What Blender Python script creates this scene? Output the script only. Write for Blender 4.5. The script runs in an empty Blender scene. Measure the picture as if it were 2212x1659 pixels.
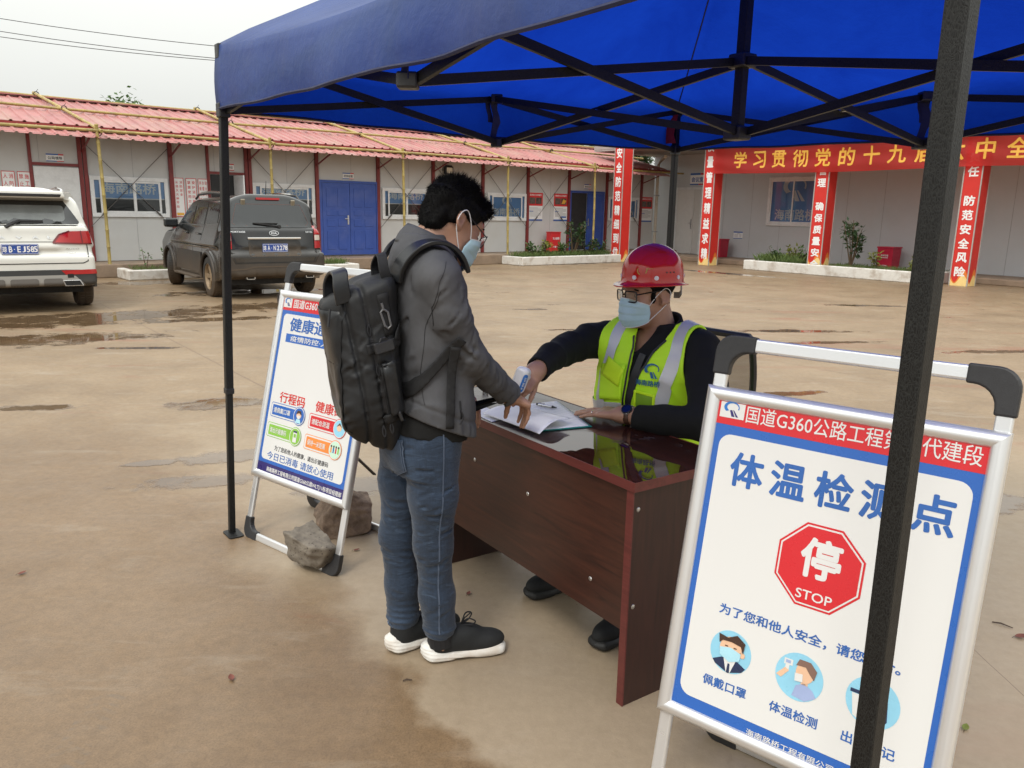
import bpy, bmesh, math, random
import numpy as np
from mathutils import Vector, Matrix, Euler
S = bpy.context.scene
C = S.collection
R = math.radians
PI = math.pi
# ------------------------------------------------------------------ camera
cam = bpy.data.cameras.new('camera'); camo = bpy.data.objects.new('camera', cam); C.objects.link(camo)
F_PX, HOR, ROLL = 1698.7, 458.05, .0191           # focal length and horizon of the photograph (2212 px wide)
cam.sensor_width = 36; cam.lens = F_PX / 2212 * 36; cam.clip_start = .05; cam.clip_end = 2000
th = math.atan((829.5 - HOR) / F_PX); ro = math.atan(ROLL)
fw = Vector((0, math.cos(th), -math.sin(th))); up = Vector((0, math.sin(th), math.cos(th))); rt = Vector((1, 0, 0))
cx = rt * math.cos(ro) + up * math.sin(ro); cy = up * math.cos(ro) - rt * math.sin(ro)
CM = Matrix((cx, cy, -fw)).transposed().to_4x4(); CM.translation = (0, 0, 1.53)
camo.matrix_world = CM
S.camera = camo
# ------------------------------------------------------------------ overcast sky, weak broad sun, exposure
SUN_EL, SUN_AZ = 52, 205                          # azimuth clockwise from +y
w = bpy.data.worlds.new('World'); S.world = w; w.use_nodes = True
nt = w.node_tree; nt.nodes.clear()
N = nt.nodes.new; L = nt.links.new
out = N('ShaderNodeOutputWorld'); bg = N('ShaderNodeBackground'); sky = N('ShaderNodeTexSky')
sky.sky_type = 'NISHITA'; sky.sun_disc = False; sky.sun_elevation = R(SUN_EL); sky.sun_rotation = R(SUN_AZ)
sky.air_density = 1.0; sky.dust_density = 6; sky.ozone_density = 1
hsv = N('ShaderNodeHueSaturation'); hsv.inputs['Saturation'].default_value = .12
# cloud deck: overcast luminance rises from the horizon to the zenith
tc = N('ShaderNodeTexCoord'); sx = N('ShaderNodeSeparateXYZ'); mr = N('ShaderNodeMapRange'); mr.inputs[1].default_value = -.05; mr.inputs[2].default_value = 1
mr.inputs[3].default_value = .80; mr.inputs[4].default_value = 3.0
mul = N('ShaderNodeMix'); mul.data_type = 'RGBA'; mul.blend_type = 'MULTIPLY'; mul.inputs[0].default_value = 1
mx = N('ShaderNodeMix'); mx.data_type = 'RGBA'; mx.inputs[0].default_value = .86; mx.inputs[7].default_value = (8.2, 8.35, 8.0, 1)
cn = N('ShaderNodeTexNoise'); cn.inputs['Scale'].default_value = 2.2; cn.inputs['Detail'].default_value = 5
cr = N('ShaderNodeMapRange'); cr.inputs[3].default_value = .93; cr.inputs[4].default_value = 1.07
mu2 = N('ShaderNodeMath'); mu2.operation = 'MULTIPLY'
L(tc.outputs['Generated'], sx.inputs[0]); L(tc.outputs['Generated'], cn.inputs['Vector']); L(sx.outputs[2], mr.inputs[0]); L(cn.outputs[0], cr.inputs[0])
L(mr.outputs[0], mu2.inputs[0]); L(cr.outputs[0], mu2.inputs[1])
L(sky.outputs[0], hsv.inputs['Color']); L(hsv.outputs[0], mx.inputs[6]); L(mx.outputs[2], mul.inputs[6]); L(mu2.outputs[0], mul.inputs[7])
L(mul.outputs[2], bg.inputs[0]); bg.inputs[1].default_value = .1
L(bg.outputs[0], out.inputs[0])
sun = bpy.data.lights.new('sun', 'SUN'); sun.energy = 1.2; sun.angle = R(14); sun.color = (1, .95, .87)
so = bpy.data.objects.new('sun', sun); C.objects.link(so)
az = R(SUN_AZ); el = R(SUN_EL)
so.rotation_euler = Vector((math.sin(az) * math.cos(el), math.cos(az) * math.cos(el), math.sin(el))).to_track_quat('Z', 'Y').to_euler()
S.view_settings.view_transform = 'Standard'; S.view_settings.look = 'None'; S.view_settings.gamma = 1; S.view_settings.exposure = .0
S.cycles.max_bounces = 7; S.cycles.diffuse_bounces = 3; S.cycles.glossy_bounces = 4; S.cycles.transparent_max_bounces = 8; S.cycles.transmission_bounces = 5
S.cycles.use_denoising = True; S.cycles.caustics_reflective = False; S.cycles.caustics_refractive = False
# ------------------------------------------------------------------ helpers
rnd = random.Random(7)
def setp(o, label=None, cat=None, group=None, kind=None):
    if label: o['label'] = label
    if cat: o['category'] = cat
    if group: o['group'] = group
    if kind: o['kind'] = kind
    return o
def thing(name, label, cat, loc=(0, 0, 0), rz=0, group=None):
    o = bpy.data.objects.new(name, None); C.objects.link(o); o.empty_display_size = .1
    o.location = loc; o.rotation_euler = (0, 0, rz)
    return setp(o, label, cat, group)
def mobj(name, verts, faces, m, parent=None, smooth=False, fm=None):
    me = bpy.data.meshes.new(name)
    if len(verts) and isinstance(faces, np.ndarray):
        n = len(faces); k = faces.shape[1]
        me.vertices.add(len(verts)); me.vertices.foreach_set('co', np.asarray(verts, np.float32).ravel())
        me.loops.add(n * k); me.loops.foreach_set('vertex_index', faces.astype(np.int32).ravel())
        me.polygons.add(n); me.polygons.foreach_set('loop_start', np.arange(0, n * k, k, dtype=np.int32))
        me.update(calc_edges=True); me.validate()
    else:
        me.from_pydata([tuple(v) for v in verts], [], [tuple(f) for f in faces]); me.update()
    for q in (m if isinstance(m, (list, tuple)) else [m]): me.materials.append(q)
    if fm is not None: me.polygons.foreach_set('material_index', np.asarray(fm, np.int32))
    if smooth: me.polygons.foreach_set('use_smooth', [True] * len(me.polygons))
    o = bpy.data.objects.new(name, me); C.objects.link(o)
    if parent is not None: o.parent = parent
    return o
def bev(o, wd=.004, seg=2, ang=40):
    b = o.modifiers.new('bevel', 'BEVEL'); b.width = wd; b.segments = seg; b.limit_method = 'ANGLE'; b.angle_limit = R(ang); b.use_clamp_overlap = True
    return o
def autosm(o, ang=35):
    me = o.data
    me.polygons.foreach_set('use_smooth', [True] * len(me.polygons))
    bm = bmesh.new(); bm.from_mesh(me)
    for e in bm.edges:
        if len(e.link_faces) == 2 and e.calc_face_angle(0) > R(ang): e.smooth = False
    bm.to_mesh(me); bm.free(); return o
def fr(o, x, y=None):      # frame matrix from origin and x axis, (optional) y axis
    x = Vector(x).normalized()
    if y is None: y = Vector((0, 0, 1)).cross(x)
    y = Vector(y); z = x.cross(y).normalized(); y = z.cross(x)
    m = Matrix((x, y, z)).transposed().to_4x4(); m.translation = Vector(o); return m
I4 = Matrix.Identity(4)
class MB:
    def __init__(s): s.v = []; s.f = []; s.m = []
    def add(s, vs, fs, M=None, mi=0):
        b = len(s.v)
        for v in vs: s.v.append(tuple(M @ Vector(v)) if M is not None else tuple(v))
        for f in fs: s.f.append(tuple(b + i for i in f)); s.m.append(mi)
        return s
    def box(s, a, b, M=None, mi=0):
        x0, y0, z0 = a; x1, y1, z1 = b
        return s.add([(x0, y0, z0), (x1, y0, z0), (x1, y1, z0), (x0, y1, z0), (x0, y0, z1), (x1, y0, z1), (x1, y1, z1), (x0, y1, z1)],
                     [(3, 2, 1, 0), (4, 5, 6, 7), (0, 1, 5, 4), (1, 2, 6, 5), (2, 3, 7, 6), (3, 0, 4, 7)], M, mi)
    def cbox(s, c, h, M=None, mi=0):
        return s.box([c[i] - h[i] for i in range(3)], [c[i] + h[i] for i in range(3)], M, mi)
    def bar(s, p, q, wd, ht=None, upv=(0, 0, 1), mi=0):       # rectangular bar between two points
        p = Vector(p); q = Vector(q); d = (q - p); x = d.normalized(); u = Vector(upv)
        if abs(x.dot(u)) > .98: u = Vector((1, 0, 0))
        y = u.cross(x).normalized(); z = x.cross(y); M = Matrix((x, y, z)).transposed().to_4x4(); M.translation = p
        ht = ht or wd
        return s.box((0, -wd / 2, -ht / 2), (d.length, wd / 2, ht / 2), M, mi)
    def tube(s, pts, r, n=10, cap=True, mi=0, closed=False, sq=None):
        pts = [Vector(p) for p in pts]; rs = r if isinstance(r, (list, tuple)) else [r] * len(pts)
        b = len(s.v); prev = None; K = len(pts)
        for i, p in enumerate(pts):
            if closed: t = pts[(i + 1) % K] - pts[i - 1]
            else: t = (pts[min(i + 1, K - 1)] - pts[max(i - 1, 0)])
            t.normalize()
            if prev is None:
                a = Vector((0, 0, 1)) if abs(t.z) < .9 else Vector((1, 0, 0))
                u = a.cross(t).normalized()
            else: u = (prev - t * prev.dot(t)).normalized()
            prev = u; v = t.cross(u)
            for k in range(n):
                a = 2 * PI * k / n
                s.v.append(tuple(p + (u * math.cos(a) + v * math.sin(a) * (sq or 1)) * rs[i]))
        for i in range(K if closed else K - 1):
            j = (i + 1) % K
            for k in range(n):
                l = (k + 1) % n; s.f.append((b + i * n + k, b + i * n + l, b + j * n + l, b + j * n + k)); s.m.append(mi)
        if cap and not closed:
            s.f.append(tuple(b + k for k in reversed(range(n)))); s.m.append(mi)
            s.f.append(tuple(b + (K - 1) * n + k for k in range(n))); s.m.append(mi)
        return s
    def cyl(s, p, q, r0, r1=None, n=16, mi=0): return s.tube([p, q], [r0, r0 if r1 is None else r1], n, True, mi)
    def prism(s, poly, d, M=None, mi=0):                    # polygon in xy extruded from z=0 to d
        n = len(poly); vs = [(x, y, 0) for x, y in poly] + [(x, y, d) for x, y in poly]
        ar = sum(poly[i][0] * poly[(i + 1) % n][1] - poly[(i + 1) % n][0] * poly[i][1] for i in range(n))
        fs = [tuple(reversed(range(n))), tuple(range(n, 2 * n))] + [(i, (i + 1) % n, n + (i + 1) % n, n + i) for i in range(n)]
        if ar < 0: fs = [tuple(reversed(f)) for f in fs]
        return s.add(vs, fs, M, mi)
    def ribbon(s, pts, nrm, wd, t=.003, mi=0):                # strap: points, surface normals, width vector per point
        b = len(s.v); K = len(pts)
        for p, nn, ww in zip(pts, nrm, wd):
            p = Vector(p); nn = Vector(nn).normalized() * t / 2; ww = Vector(ww)
            for q in (p - ww - nn, p + ww - nn, p + ww + nn, p - ww + nn): s.v.append(tuple(q))
        for i in range(K - 1):
            for k in range(4):
                l = (k + 1) % 4; s.f.append((b + i * 4 + k, b + i * 4 + l, b + i * 4 + 4 + l, b + i * 4 + 4 + k)); s.m.append(mi)
        s.f.append((b + 3, b + 2, b + 1, b)); s.m.append(mi); e = b + (K - 1) * 4; s.f.append((e, e + 1, e + 2, e + 3)); s.m.append(mi)
        return s
    def sph(s, c, r, n=12, M=None, mi=0):
        rr = r if isinstance(r, (tuple, list)) else (r, r, r); vs = []; fs = []; h = n // 2
        for i in range(h + 1):
            for k in range(n):
                a = PI * i / h; b = 2 * PI * k / n
                vs.append((c[0] + rr[0] * math.sin(a) * math.cos(b), c[1] + rr[1] * math.sin(a) * math.sin(b), c[2] + rr[2] * math.cos(a)))
        for i in range(h):
            for k in range(n):
                l = (k + 1) % n; fs.append((i * n + k, (i + 1) * n + k, (i + 1) * n + l, i * n + l))
        return s.add(vs, fs, M, mi)
    def lathe(s, prof, n=24, M=None, mi=0):
        vs = []; fs = []; K = len(prof)
        for r_, z in prof:
            for k in range(n):
                a = 2 * PI * k / n; vs.append((r_ * math.cos(a), r_ * math.sin(a), z))
        for i in range(K - 1):
            for k in range(n):
                l = (k + 1) % n; fs.append((i * n + k, i * n + l, (i + 1) * n + l, (i + 1) * n + k))
        return s.add(vs, fs, M, mi)
    def build(s, name, m, parent=None, smooth=False, M=None):
        vs = s.v if M is None else [tuple(M @ Vector(v)) for v in s.v]
        o = mobj(name, vs, s.f, m, parent, False, s.m if isinstance(m, (list, tuple)) else None)
        if smooth: autosm(o)
        return o
# ------------------------------------------------------------------ materials
def newmat(name):
    m = bpy.data.materials.new(name); m.use_nodes = True; t = m.node_tree
    return m, t, t.nodes['Principled BSDF']
def ramp(t, fac, stops, interp='LINEAR'):
    r = t.nodes.new('ShaderNodeValToRGB'); e = r.color_ramp.elements; r.color_ramp.interpolation = interp
    while len(e) < len(stops): e.new(.5)
    for i, (p, c) in enumerate(stops): e[i].position = p; e[i].color = (*c[:3], 1) if not isinstance(c, (int, float)) else (c, c, c, 1)
    t.links.new(fac, r.inputs[0]); return r.outputs[0]
def noise(t, sc=5, det=4, ro_=.55, vec=None, dist=0):
    n = t.nodes.new('ShaderNodeTexNoise'); n.inputs['Scale'].default_value = sc; n.inputs['Detail'].default_value = det; n.inputs['Roughness'].default_value = ro_; n.inputs['Distortion'].default_value = dist
    if vec is not None: t.links.new(vec, n.inputs['Vector'])
    return n.outputs[0]
def objco(t, scale=(1, 1, 1), rot=(0, 0, 0), kind='Object'):
    c = t.nodes.new('ShaderNodeTexCoord'); mp = t.nodes.new('ShaderNodeMapping'); mp.inputs['Scale'].default_value = scale; mp.inputs['Rotation'].default_value = rot
    t.links.new(c.outputs[kind], mp.inputs[0]); return mp.outputs[0]
def mixc(t, f, a, b, blend='MIX'):
    m = t.nodes.new('ShaderNodeMix'); m.data_type = 'RGBA'; m.blend_type = blend
    for s_, v in ((0, f), (6, a), (7, b)):
        if hasattr(v, 'is_linked') or hasattr(v, 'links'): t.links.new(v, m.inputs[s_])
        else: m.inputs[s_].default_value = v if s_ == 0 else (*v[:3], 1)
    return m.outputs[2]
def mth(t, op, a, b=0., c=None, clamp=False):
    m = t.nodes.new('ShaderNodeMath'); m.operation = op; m.use_clamp = clamp
    for i, v in enumerate((a, b) if c is None else (a, b, c)):
        if hasattr(v, 'links'): t.links.new(v, m.inputs[i])
        else: m.inputs[i].default_value = v
    return m.outputs[0]
def bump(t, p, h, st=.3, dist=.01):
    b = t.nodes.new('ShaderNodeBump'); b.inputs['Strength'].default_value = st; b.inputs['Distance'].default_value = dist
    t.links.new(h, b.inputs['Height']); t.links.new(b.outputs[0], p.inputs['Normal'])
def pm(name, col, rough=.5, metal=0., var=.12, sc=8, bst=0., bsc=60, bd=.003, coat=0., spec=.5, stretch=(1, 1, 1), dirt=None, dsc=3, damt=.5, rv=.1):
    m, t, p = newmat(name); v = objco(t, stretch)
    n = noise(t, sc, 5, .6, v)
    c = ramp(t, n, [(.25, [x * (1 - var) for x in col]), (.75, [min(1, x * (1 + var)) for x in col])])
    if dirt:
        d = ramp(t, noise(t, dsc, 6, .65, v), [(.48, 0.), (.72, damt)]); c = mixc(t, d, c, dirt)
    t.links.new(c, p.inputs['Base Color'])
    p.inputs['Metallic'].default_value = metal; p.inputs['Coat Weight'].default_value = coat; p.inputs['Specular IOR Level'].default_value = spec
    r_ = ramp(t, noise(t, sc * 2.3, 4, .6, v), [(.3, max(0, rough - rv)), (.7, min(1, rough + rv))]); t.links.new(r_, p.inputs['Roughness'])
    if bst: bump(t, p, noise(t, bsc, 4, .6, v), bst, bd)
    return m
# ------------------------------------------------------------------ lettering (2-D shapes on a panel, one mesh per colour)
_tx = {}
def glyphs(body, bold=0.):
    """2-D outlines as triangles; bold lettering is the outline laid over itself with small shifts, each a hair higher"""
    if body not in _tx:
        cu = bpy.data.curves.new('lettering', 'FONT'); cu.body = body; cu.size = 1; cu.resolution_u = 3; cu.fill_mode = 'FRONT'
        ob = bpy.data.objects.new('lettering', cu); C.objects.link(ob)
        me = ob.to_mesh()
        vs = np.array([v.co[:2] for v in me.vertices]) if len(me.vertices) else np.zeros((0, 2)); fs = [tuple(p.vertices) for p in me.polygons]
        ob.to_mesh_clear(); bpy.data.objects.remove(ob); bpy.data.curves.remove(cu); _tx[body] = (vs, fs)
    vs, fs = _tx[body]; n = len(vs)
    if not bold: return np.c_[vs, np.zeros(n)] if n else np.zeros((0, 3)), fs
    V = []; F = []
    for k, (dx, dy) in enumerate(((0, 0), (1, 0), (-1, 0), (0, 1), (0, -1), (.7, .7), (-.7, -.7), (.7, -.7), (-.7, .7))):
        V.append(np.c_[vs + np.array((dx, dy)) * bold, np.full(n, k * 2.5e-5)]); F += [tuple(i + k * n for i in f) for f in fs]
    return np.concatenate(V), F
class Panel:
    """flat artwork on a board: x right, y up, z out of the board"""
    def __init__(s, M=None, lift=.0012): s.M = M or I4; s.k = {}; s.lift = lift
    def mb(s, key): return s.k.setdefault(key, MB())
    def poly(s, key, pts, lay=1):
        a = sum(pts[i][0] * pts[(i + 1) % len(pts)][1] - pts[(i + 1) % len(pts)][0] * pts[i][1] for i in range(len(pts)))
        if a < 0: pts = pts[::-1]
        s.mb(key).add([(x, y, s.lift * lay) for x, y in pts], [tuple(range(len(pts)))], s.M)
    def rect(s, key, x0, y0, x1, y1, lay=1, r=0):
        if r <= 0: return s.poly(key, [(x0, y0), (x1, y0), (x1, y1), (x0, y1)], lay)
        pts = []
        for cx_, cy_, a0 in ((x1 - r, y0 + r, -90), (x1 - r, y1 - r, 0), (x0 + r, y1 - r, 90), (x0 + r, y0 + r, 180)):
            for i in range(7): a = R(a0 + 15 * i); pts.append((cx_ + r * math.cos(a), cy_ + r * math.sin(a)))
        s.poly(key, pts, lay)
    def circ(s, key, x, y, r, lay=1, n=32, ry=None): s.poly(key, [(x + r * math.cos(2 * PI * i / n), y + (ry or r) * math.sin(2 * PI * i / n)) for i in range(n)], lay)
    def text(s, key, body, x, y, h=None, wd=None, lay=2, bold=0., align='c', vertical=False, pitch=None):
        if not isinstance(key, tuple): s.n = getattr(s, 'n', 0) + 1; key = (key, s.n)      # each line of writing is a part of its own
        if vertical:
            for i, ch in enumerate(body):
                if ch != ' ': s.text(key, ch, x, y - i * pitch, h, wd, lay, bold)
            return
        vs, fs = glyphs(body, bold)
        if not len(vs): return
        zz = vs[:, 2]; vs = vs[:, :2]; lo = vs.min(0); hi = vs.max(0); sp = hi - lo
        ky = (h / max(sp[1], 1e-6)) if h else None; kx = (wd / max(sp[0], 1e-6)) if wd else None
        ky = ky or kx; kx = kx or ky
        q = (vs - (lo + hi) / 2) * (kx, ky)
        if align == 'l': q[:, 0] += sp[0] * kx / 2
        s.mb(key).add([(x + a, y + b, s.lift * lay + c) for (a, b), c in zip(q, zz)], fs, s.M)
    def logo(s, k1, k2, x, y, r, lay=2):
        o = [(x + r * math.cos(R(a)), y + .62 * r + r * .72 * math.sin(R(a)) - .3 * r) for a in range(-20, 236, 8)]
        i = [(x + .13 * r + r * .74 * math.cos(R(a)), y + .62 * r + r * .5 * math.sin(R(a)) - .28 * r) for a in range(236, -21, -8)]
        s.poly(k1, o + i, lay)
        s.poly(k2, [(x - .2 * r, y - .05 * r), (x + .1 * r, y + .0 * r), (x + .52 * r, y - .8 * r), (x + .12 * r, y - .8 * r)], lay)
        s.poly(k2, [(x + .2 * r, y + .0 * r), (x + .34 * r, y + .0 * r), (x + .98 * r, y - .8 * r), (x + .68 * r, y - .8 * r)], lay)
    def build(s, parent, spec):                               # spec: key -> (part name, material)
        for k, mb in s.k.items(): k = k[0] if isinstance(k, tuple) else k; mb.build(spec[k][0], spec[k][1], parent)
# ------------------------------------------------------------------ implicit surfaces (bodies, clothes, bags) -> one smooth mesh
def smin(a, b, k):
    h = np.maximum(k - np.abs(a - b), 0) / k
    return np.minimum(a, b) - h * h * k * .25
def smax(a, b, k): return -smin(-a, -b, k)
def cap(a, b, ra, rb=None):
    a = np.array(a, np.float32); b = np.array(b, np.float32); rb = ra if rb is None else rb; ab = b - a; L2 = float(ab @ ab) + 1e-12
    def f(P):
        q = P - a; t = np.clip((q @ ab) / L2, 0, 1); return np.sqrt(((q - t[:, None] * ab) ** 2).sum(1)) - (ra + (rb - ra) * t)
    return f
def ell(c, r, rot=None):
    c = np.array(c, np.float32); r = np.array(r, np.float32); Rm = None if rot is None else np.array(Euler(rot).to_matrix(), np.float32)
    def f(P):
        q = P - c
        if Rm is not None: q = q @ Rm
        k0 = np.sqrt(((q / r) ** 2).sum(1)); k1 = np.sqrt(((q / (r * r)) ** 2).sum(1)) + 1e-9; return k0 * (k0 - 1) / k1
    return f
def rbox(c, h, r, rot=None):
    c = np.array(c, np.float32); h = np.array(h, np.float32) - r; Rm = None if rot is None else np.array(Euler(rot).to_matrix(), np.float32)
    def f(P):
        q = P - c
        if Rm is not None: q = q @ Rm
        q = np.abs(q) - h; return np.sqrt((np.maximum(q, 0) ** 2).sum(1)) + np.minimum(q.max(1), 0) - r
    return f
def loft(zs, cxs, cys, a, b, e=2.3):
    """stack of super-ellipses along z"""
    def f(P):
        z = P[:, 2]; X = P[:, 0] - np.interp(z, zs, cxs); Y = P[:, 1] - np.interp(z, zs, cys); A = np.interp(z, zs, a); B = np.interp(z, zs, b)
        k = ((np.abs(X / A)) ** e + (np.abs(Y / B)) ** e) ** (1 / e); d = (k - 1) * np.minimum(A, B)
        dz = np.maximum(zs[0] - z, z - zs[-1]); return np.maximum(d, dz)
    return f
def chain(pts, rs, k=.02):
    fs = [cap(pts[i], pts[i + 1], rs[i], rs[i + 1]) for i in range(len(pts) - 1)]
    def f(P):
        d = fs[0](P)
        for g in fs[1:]: d = smin(d, g(P), k)
        return d
    return f
def union(k, *fs):
    def f(P):
        d = fs[0](P)
        for g in fs[1:]: d = smin(d, g(P), k)
        return d
    return f
def wob(seed, amp, freq, n=9, st=(1, 1, 1)):
    g = np.random.RandomState(seed); K = g.normal(size=(n, 3)); K = K / np.linalg.norm(K, axis=1)[:, None] * (freq * g.uniform(.6, 1.6, (n, 1))) * np.array(st); ph = g.uniform(0, 6.28, n); K = K.astype(np.float32)
    def f(P): return amp * np.sin(P @ K.T + ph).sum(1) / n * 2.2
    return f
def folds(seed, amp, freq, axis, st=2.5):
    """ridged cloth folds running across `axis`"""
    w1 = wob(seed, st, freq * .22); ax = np.array(axis, np.float32); ax /= np.linalg.norm(ax); w2 = wob(seed + 3, 1, freq * .3)
    def f(P):
        s_ = np.sin((P @ ax) * freq + w1(P)); return amp * (1.2 * np.abs(s_) ** .8 - .6) * np.clip(.55 + w2(P), 0, 1.4)
    return f
def surf(f, lo, hi, h):
    lo = np.array(lo, float); hi = np.array(hi, float); BS = 8
    nb = np.ceil((hi - lo) / h / BS).astype(int); n = nb * BS + 1
    V = np.ones(n, np.float32)
    bc = np.stack(np.meshgrid(*[np.arange(k) for k in nb], indexing='ij'), -1).reshape(-1, 3)
    cen = lo + (bc + .5) * BS * h
    d = np.concatenate([f(cen[i:i + 60000].astype(np.float32)) for i in range(0, len(cen), 60000)])
    act = np.abs(d) < BS * h * 1.5
    V[:] = 1
    # fill sign of inactive blocks
    for b in bc[(~act) & (d < 0)]:
        s_ = b * BS; V[s_[0]:s_[0] + BS + 1, s_[1]:s_[1] + BS + 1, s_[2]:s_[2] + BS + 1] = -1
    g = np.stack(np.meshgrid(*[np.arange(BS + 1)] * 3, indexing='ij'), -1).reshape(-1, 3)
    ab = bc[act]
    for i in range(0, len(ab), 400):
        bb = ab[i:i + 400]; idx = (bb[:, None, :] * BS + g[None]).reshape(-1, 3)
        V[idx[:, 0], idx[:, 1], idx[:, 2]] = f((lo + idx * h).astype(np.float32))
    ins = V < 0
    cs = [ins[a:n[0] - 1 + a, b:n[1] - 1 + b, c:n[2] - 1 + c] for a in (0, 1) for b in (0, 1) for c in (0, 1)]
    any_ = np.logical_or.reduce(cs); all_ = np.logical_and.reduce(cs); mk = any_ & ~all_
    cell = np.argwhere(mk); ID = -np.ones(mk.shape, np.int64); ID[mk] = np.arange(len(cell))
    off = np.array([(a, b, c) for a in (0, 1) for b in (0, 1) for c in (0, 1)])
    val = np.stack([V[cell[:, 0] + o[0], cell[:, 1] + o[1], cell[:, 2] + o[2]] for o in off], 1)
    acc = np.zeros((len(cell), 3)); cnt = np.zeros(len(cell))
    for i in range(8):
        for j in range(i + 1, 8):
            if np.abs(off[i] - off[j]).sum() != 1: continue
            c_ = (val[:, i] < 0) != (val[:, j] < 0); t = np.zeros(len(cell)); t[c_] = val[c_, i] / (val[c_, i] - val[c_, j])
            acc[c_] += off[i] + t[c_, None] * (off[j] - off[i]); cnt[c_] += 1
    vs = lo + (cell + acc / cnt[:, None]) * h
    q = []
    for ax in range(3):
        a1, a2 = [(1, 2), (2, 0), (0, 1)][ax]
        A = np.take(ins, range(0, n[ax] - 1), ax); B = np.take(ins, range(1, n[ax]), ax)
        for inv in (False, True):
            e = np.argwhere((A & ~B) if not inv else (~A & B))
            e = e[(e[:, a1] > 0) & (e[:, a2] > 0) & (e[:, a1] < n[a1] - 1) & (e[:, a2] < n[a2] - 1)]
            if not len(e): continue
            def at(d1, d2):
                k = e.copy(); k[:, a1] -= d1; k[:, a2] -= d2; return ID[k[:, 0], k[:, 1], k[:, 2]]
            Q = np.stack([at(1, 1), at(0, 1), at(0, 0), at(1, 0)], 1)
            q.append(Q[:, ::-1] if inv else Q)
    q = np.concatenate(q)
    e = np.concatenate([q[:, [0, 1]], q[:, [1, 2]], q[:, [2, 3]], q[:, [3, 0]]]); deg = np.bincount(e.ravel(), minlength=len(vs))[:, None] + 1e-9
    for lam in (.55, -.57, .55, -.57, .5, -.5):                  # Taubin smoothing takes the voxel terraces out
        a = np.zeros_like(vs)
        for k in range(3): a[:, k] = np.bincount(e[:, 0], vs[e[:, 1], k], len(vs)) + np.bincount(e[:, 1], vs[e[:, 0], k], len(vs))
        vs = vs + lam * (a / deg - vs)
    return vs, q
def sdf_obj(name, f, lo, hi, h, m, parent=None, relax=1):
    vs, q = surf(f, lo, hi, h); return mobj(name, vs, q, m, parent, True)
# shapes laid onto an implicit surface: a 2-D outline (or lettering) is carried along the frame's -z until it meets the surface
def cast(f, pts, M, off, start=.6):
    M3 = np.array(M.to_3x3()); o = np.array(M.translation); P = (o + np.asarray(pts)[:, :1] * M3[:, 0] + np.asarray(pts)[:, 1:2] * M3[:, 1] + start * M3[:, 2]).astype(np.float64)
    d = -M3[:, 2]; t = np.zeros(len(P))
    for _ in range(70): t += np.clip(f((P + t[:, None] * d).astype(np.float32)).astype(np.float64) * .8, -.02, .3)
    global MISS; Q = P + t[:, None] * d; MISS = np.abs(f(Q.astype(np.float32))) > .03; return P + (t - off)[:, None] * d
def flatpoly(poly, cell):
    bm = bmesh.new(); vs = [bm.verts.new((x, y, 0)) for x, y in poly]; fa = bm.faces.new(vs)
    if fa.normal.z < 0 or fa.calc_area() == 0: pass
    bm.normal_update(); bm.faces.ensure_lookup_table()
    if bm.faces[0].normal.z < 0: bmesh.ops.reverse_faces(bm, faces=bm.faces[:])
    bmesh.ops.triangulate(bm, faces=bm.faces[:])
    for _ in range(7):
        e = [x for x in bm.edges if x.calc_length() > cell]
        if not e: break
        bmesh.ops.subdivide_edges(bm, edges=e, cuts=1); bmesh.ops.triangulate(bm, faces=[q for q in bm.faces if len(q.verts) > 3])
    bm.verts.index_update(); v = np.array([x.co[:2] for x in bm.verts]); fs = [tuple(x.index for x in q.verts) for q in bm.faces]; bm.free(); return v, fs
def decal(name, f, polys, M, off, m, parent, cell=.05, th=0, start=.6):
    mb = MB()
    for poly in polys:
        v, fs = flatpoly(poly, cell); q = cast(f, v, M, off, start); mb.add(q, [t for t in fs if not any(MISS[i] for i in t)])
    o = mb.build(name, m, parent); o.data.polygons.foreach_set('use_smooth', [True] * len(o.data.polygons))
    if th: s_ = o.modifiers.new('thickness', 'SOLIDIFY'); s_.thickness = th; s_.offset = 1
    return o
def decaltext(name, f, items, M, off, m, parent, start=.6):
    mb = MB()
    for body, x, y, h, wd, bold in items:
        vs, fs = glyphs(body, bold); zz = vs[:, 2:]; vs = vs[:, :2]; lo = vs.min(0); hi = vs.max(0); sp = hi - lo; ky = h / sp[1]; kx = wd / sp[0] if wd else ky
        mb.add(cast(f, (vs - (lo + hi) / 2) * (kx, ky) + (x, y), M, off, start) + zz * np.array(M.to_3x3())[:, 2], fs)
    return mb.build(name, m, parent)
def line2(pts, wd):                                            # thin outline strip following a polyline
    out = []
    for i in range(len(pts) - 1):
        a = Vector(pts[i]); b = Vector(pts[i + 1]); d = (b - a).normalized(); n = Vector((-d.y, d.x)) * wd / 2; a = a - d * wd * .3; b = b + d * wd * .3
        out.append([tuple(a - n), tuple(b - n), tuple(b + n), tuple(a + n)])
    return out
def rrect(x0, y0, x1, y1, r, n=5):
    return [(cx_ + r * math.cos(R(a0 + 90 * i / n)), cy_ + r * math.sin(R(a0 + 90 * i / n))) for cx_, cy_, a0 in ((x1 - r, y0 + r, -90), (x1 - r, y1 - r, 0), (x0 + r, y1 - r, 90), (x0 + r, y0 + r, 180)) for i in range(n + 1)]
def circ2(x, y, r, n=20, ry=None): return [(x + r * math.cos(2 * PI * i / n), y + (ry or r) * math.sin(2 * PI * i / n)) for i in range(n)]

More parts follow.
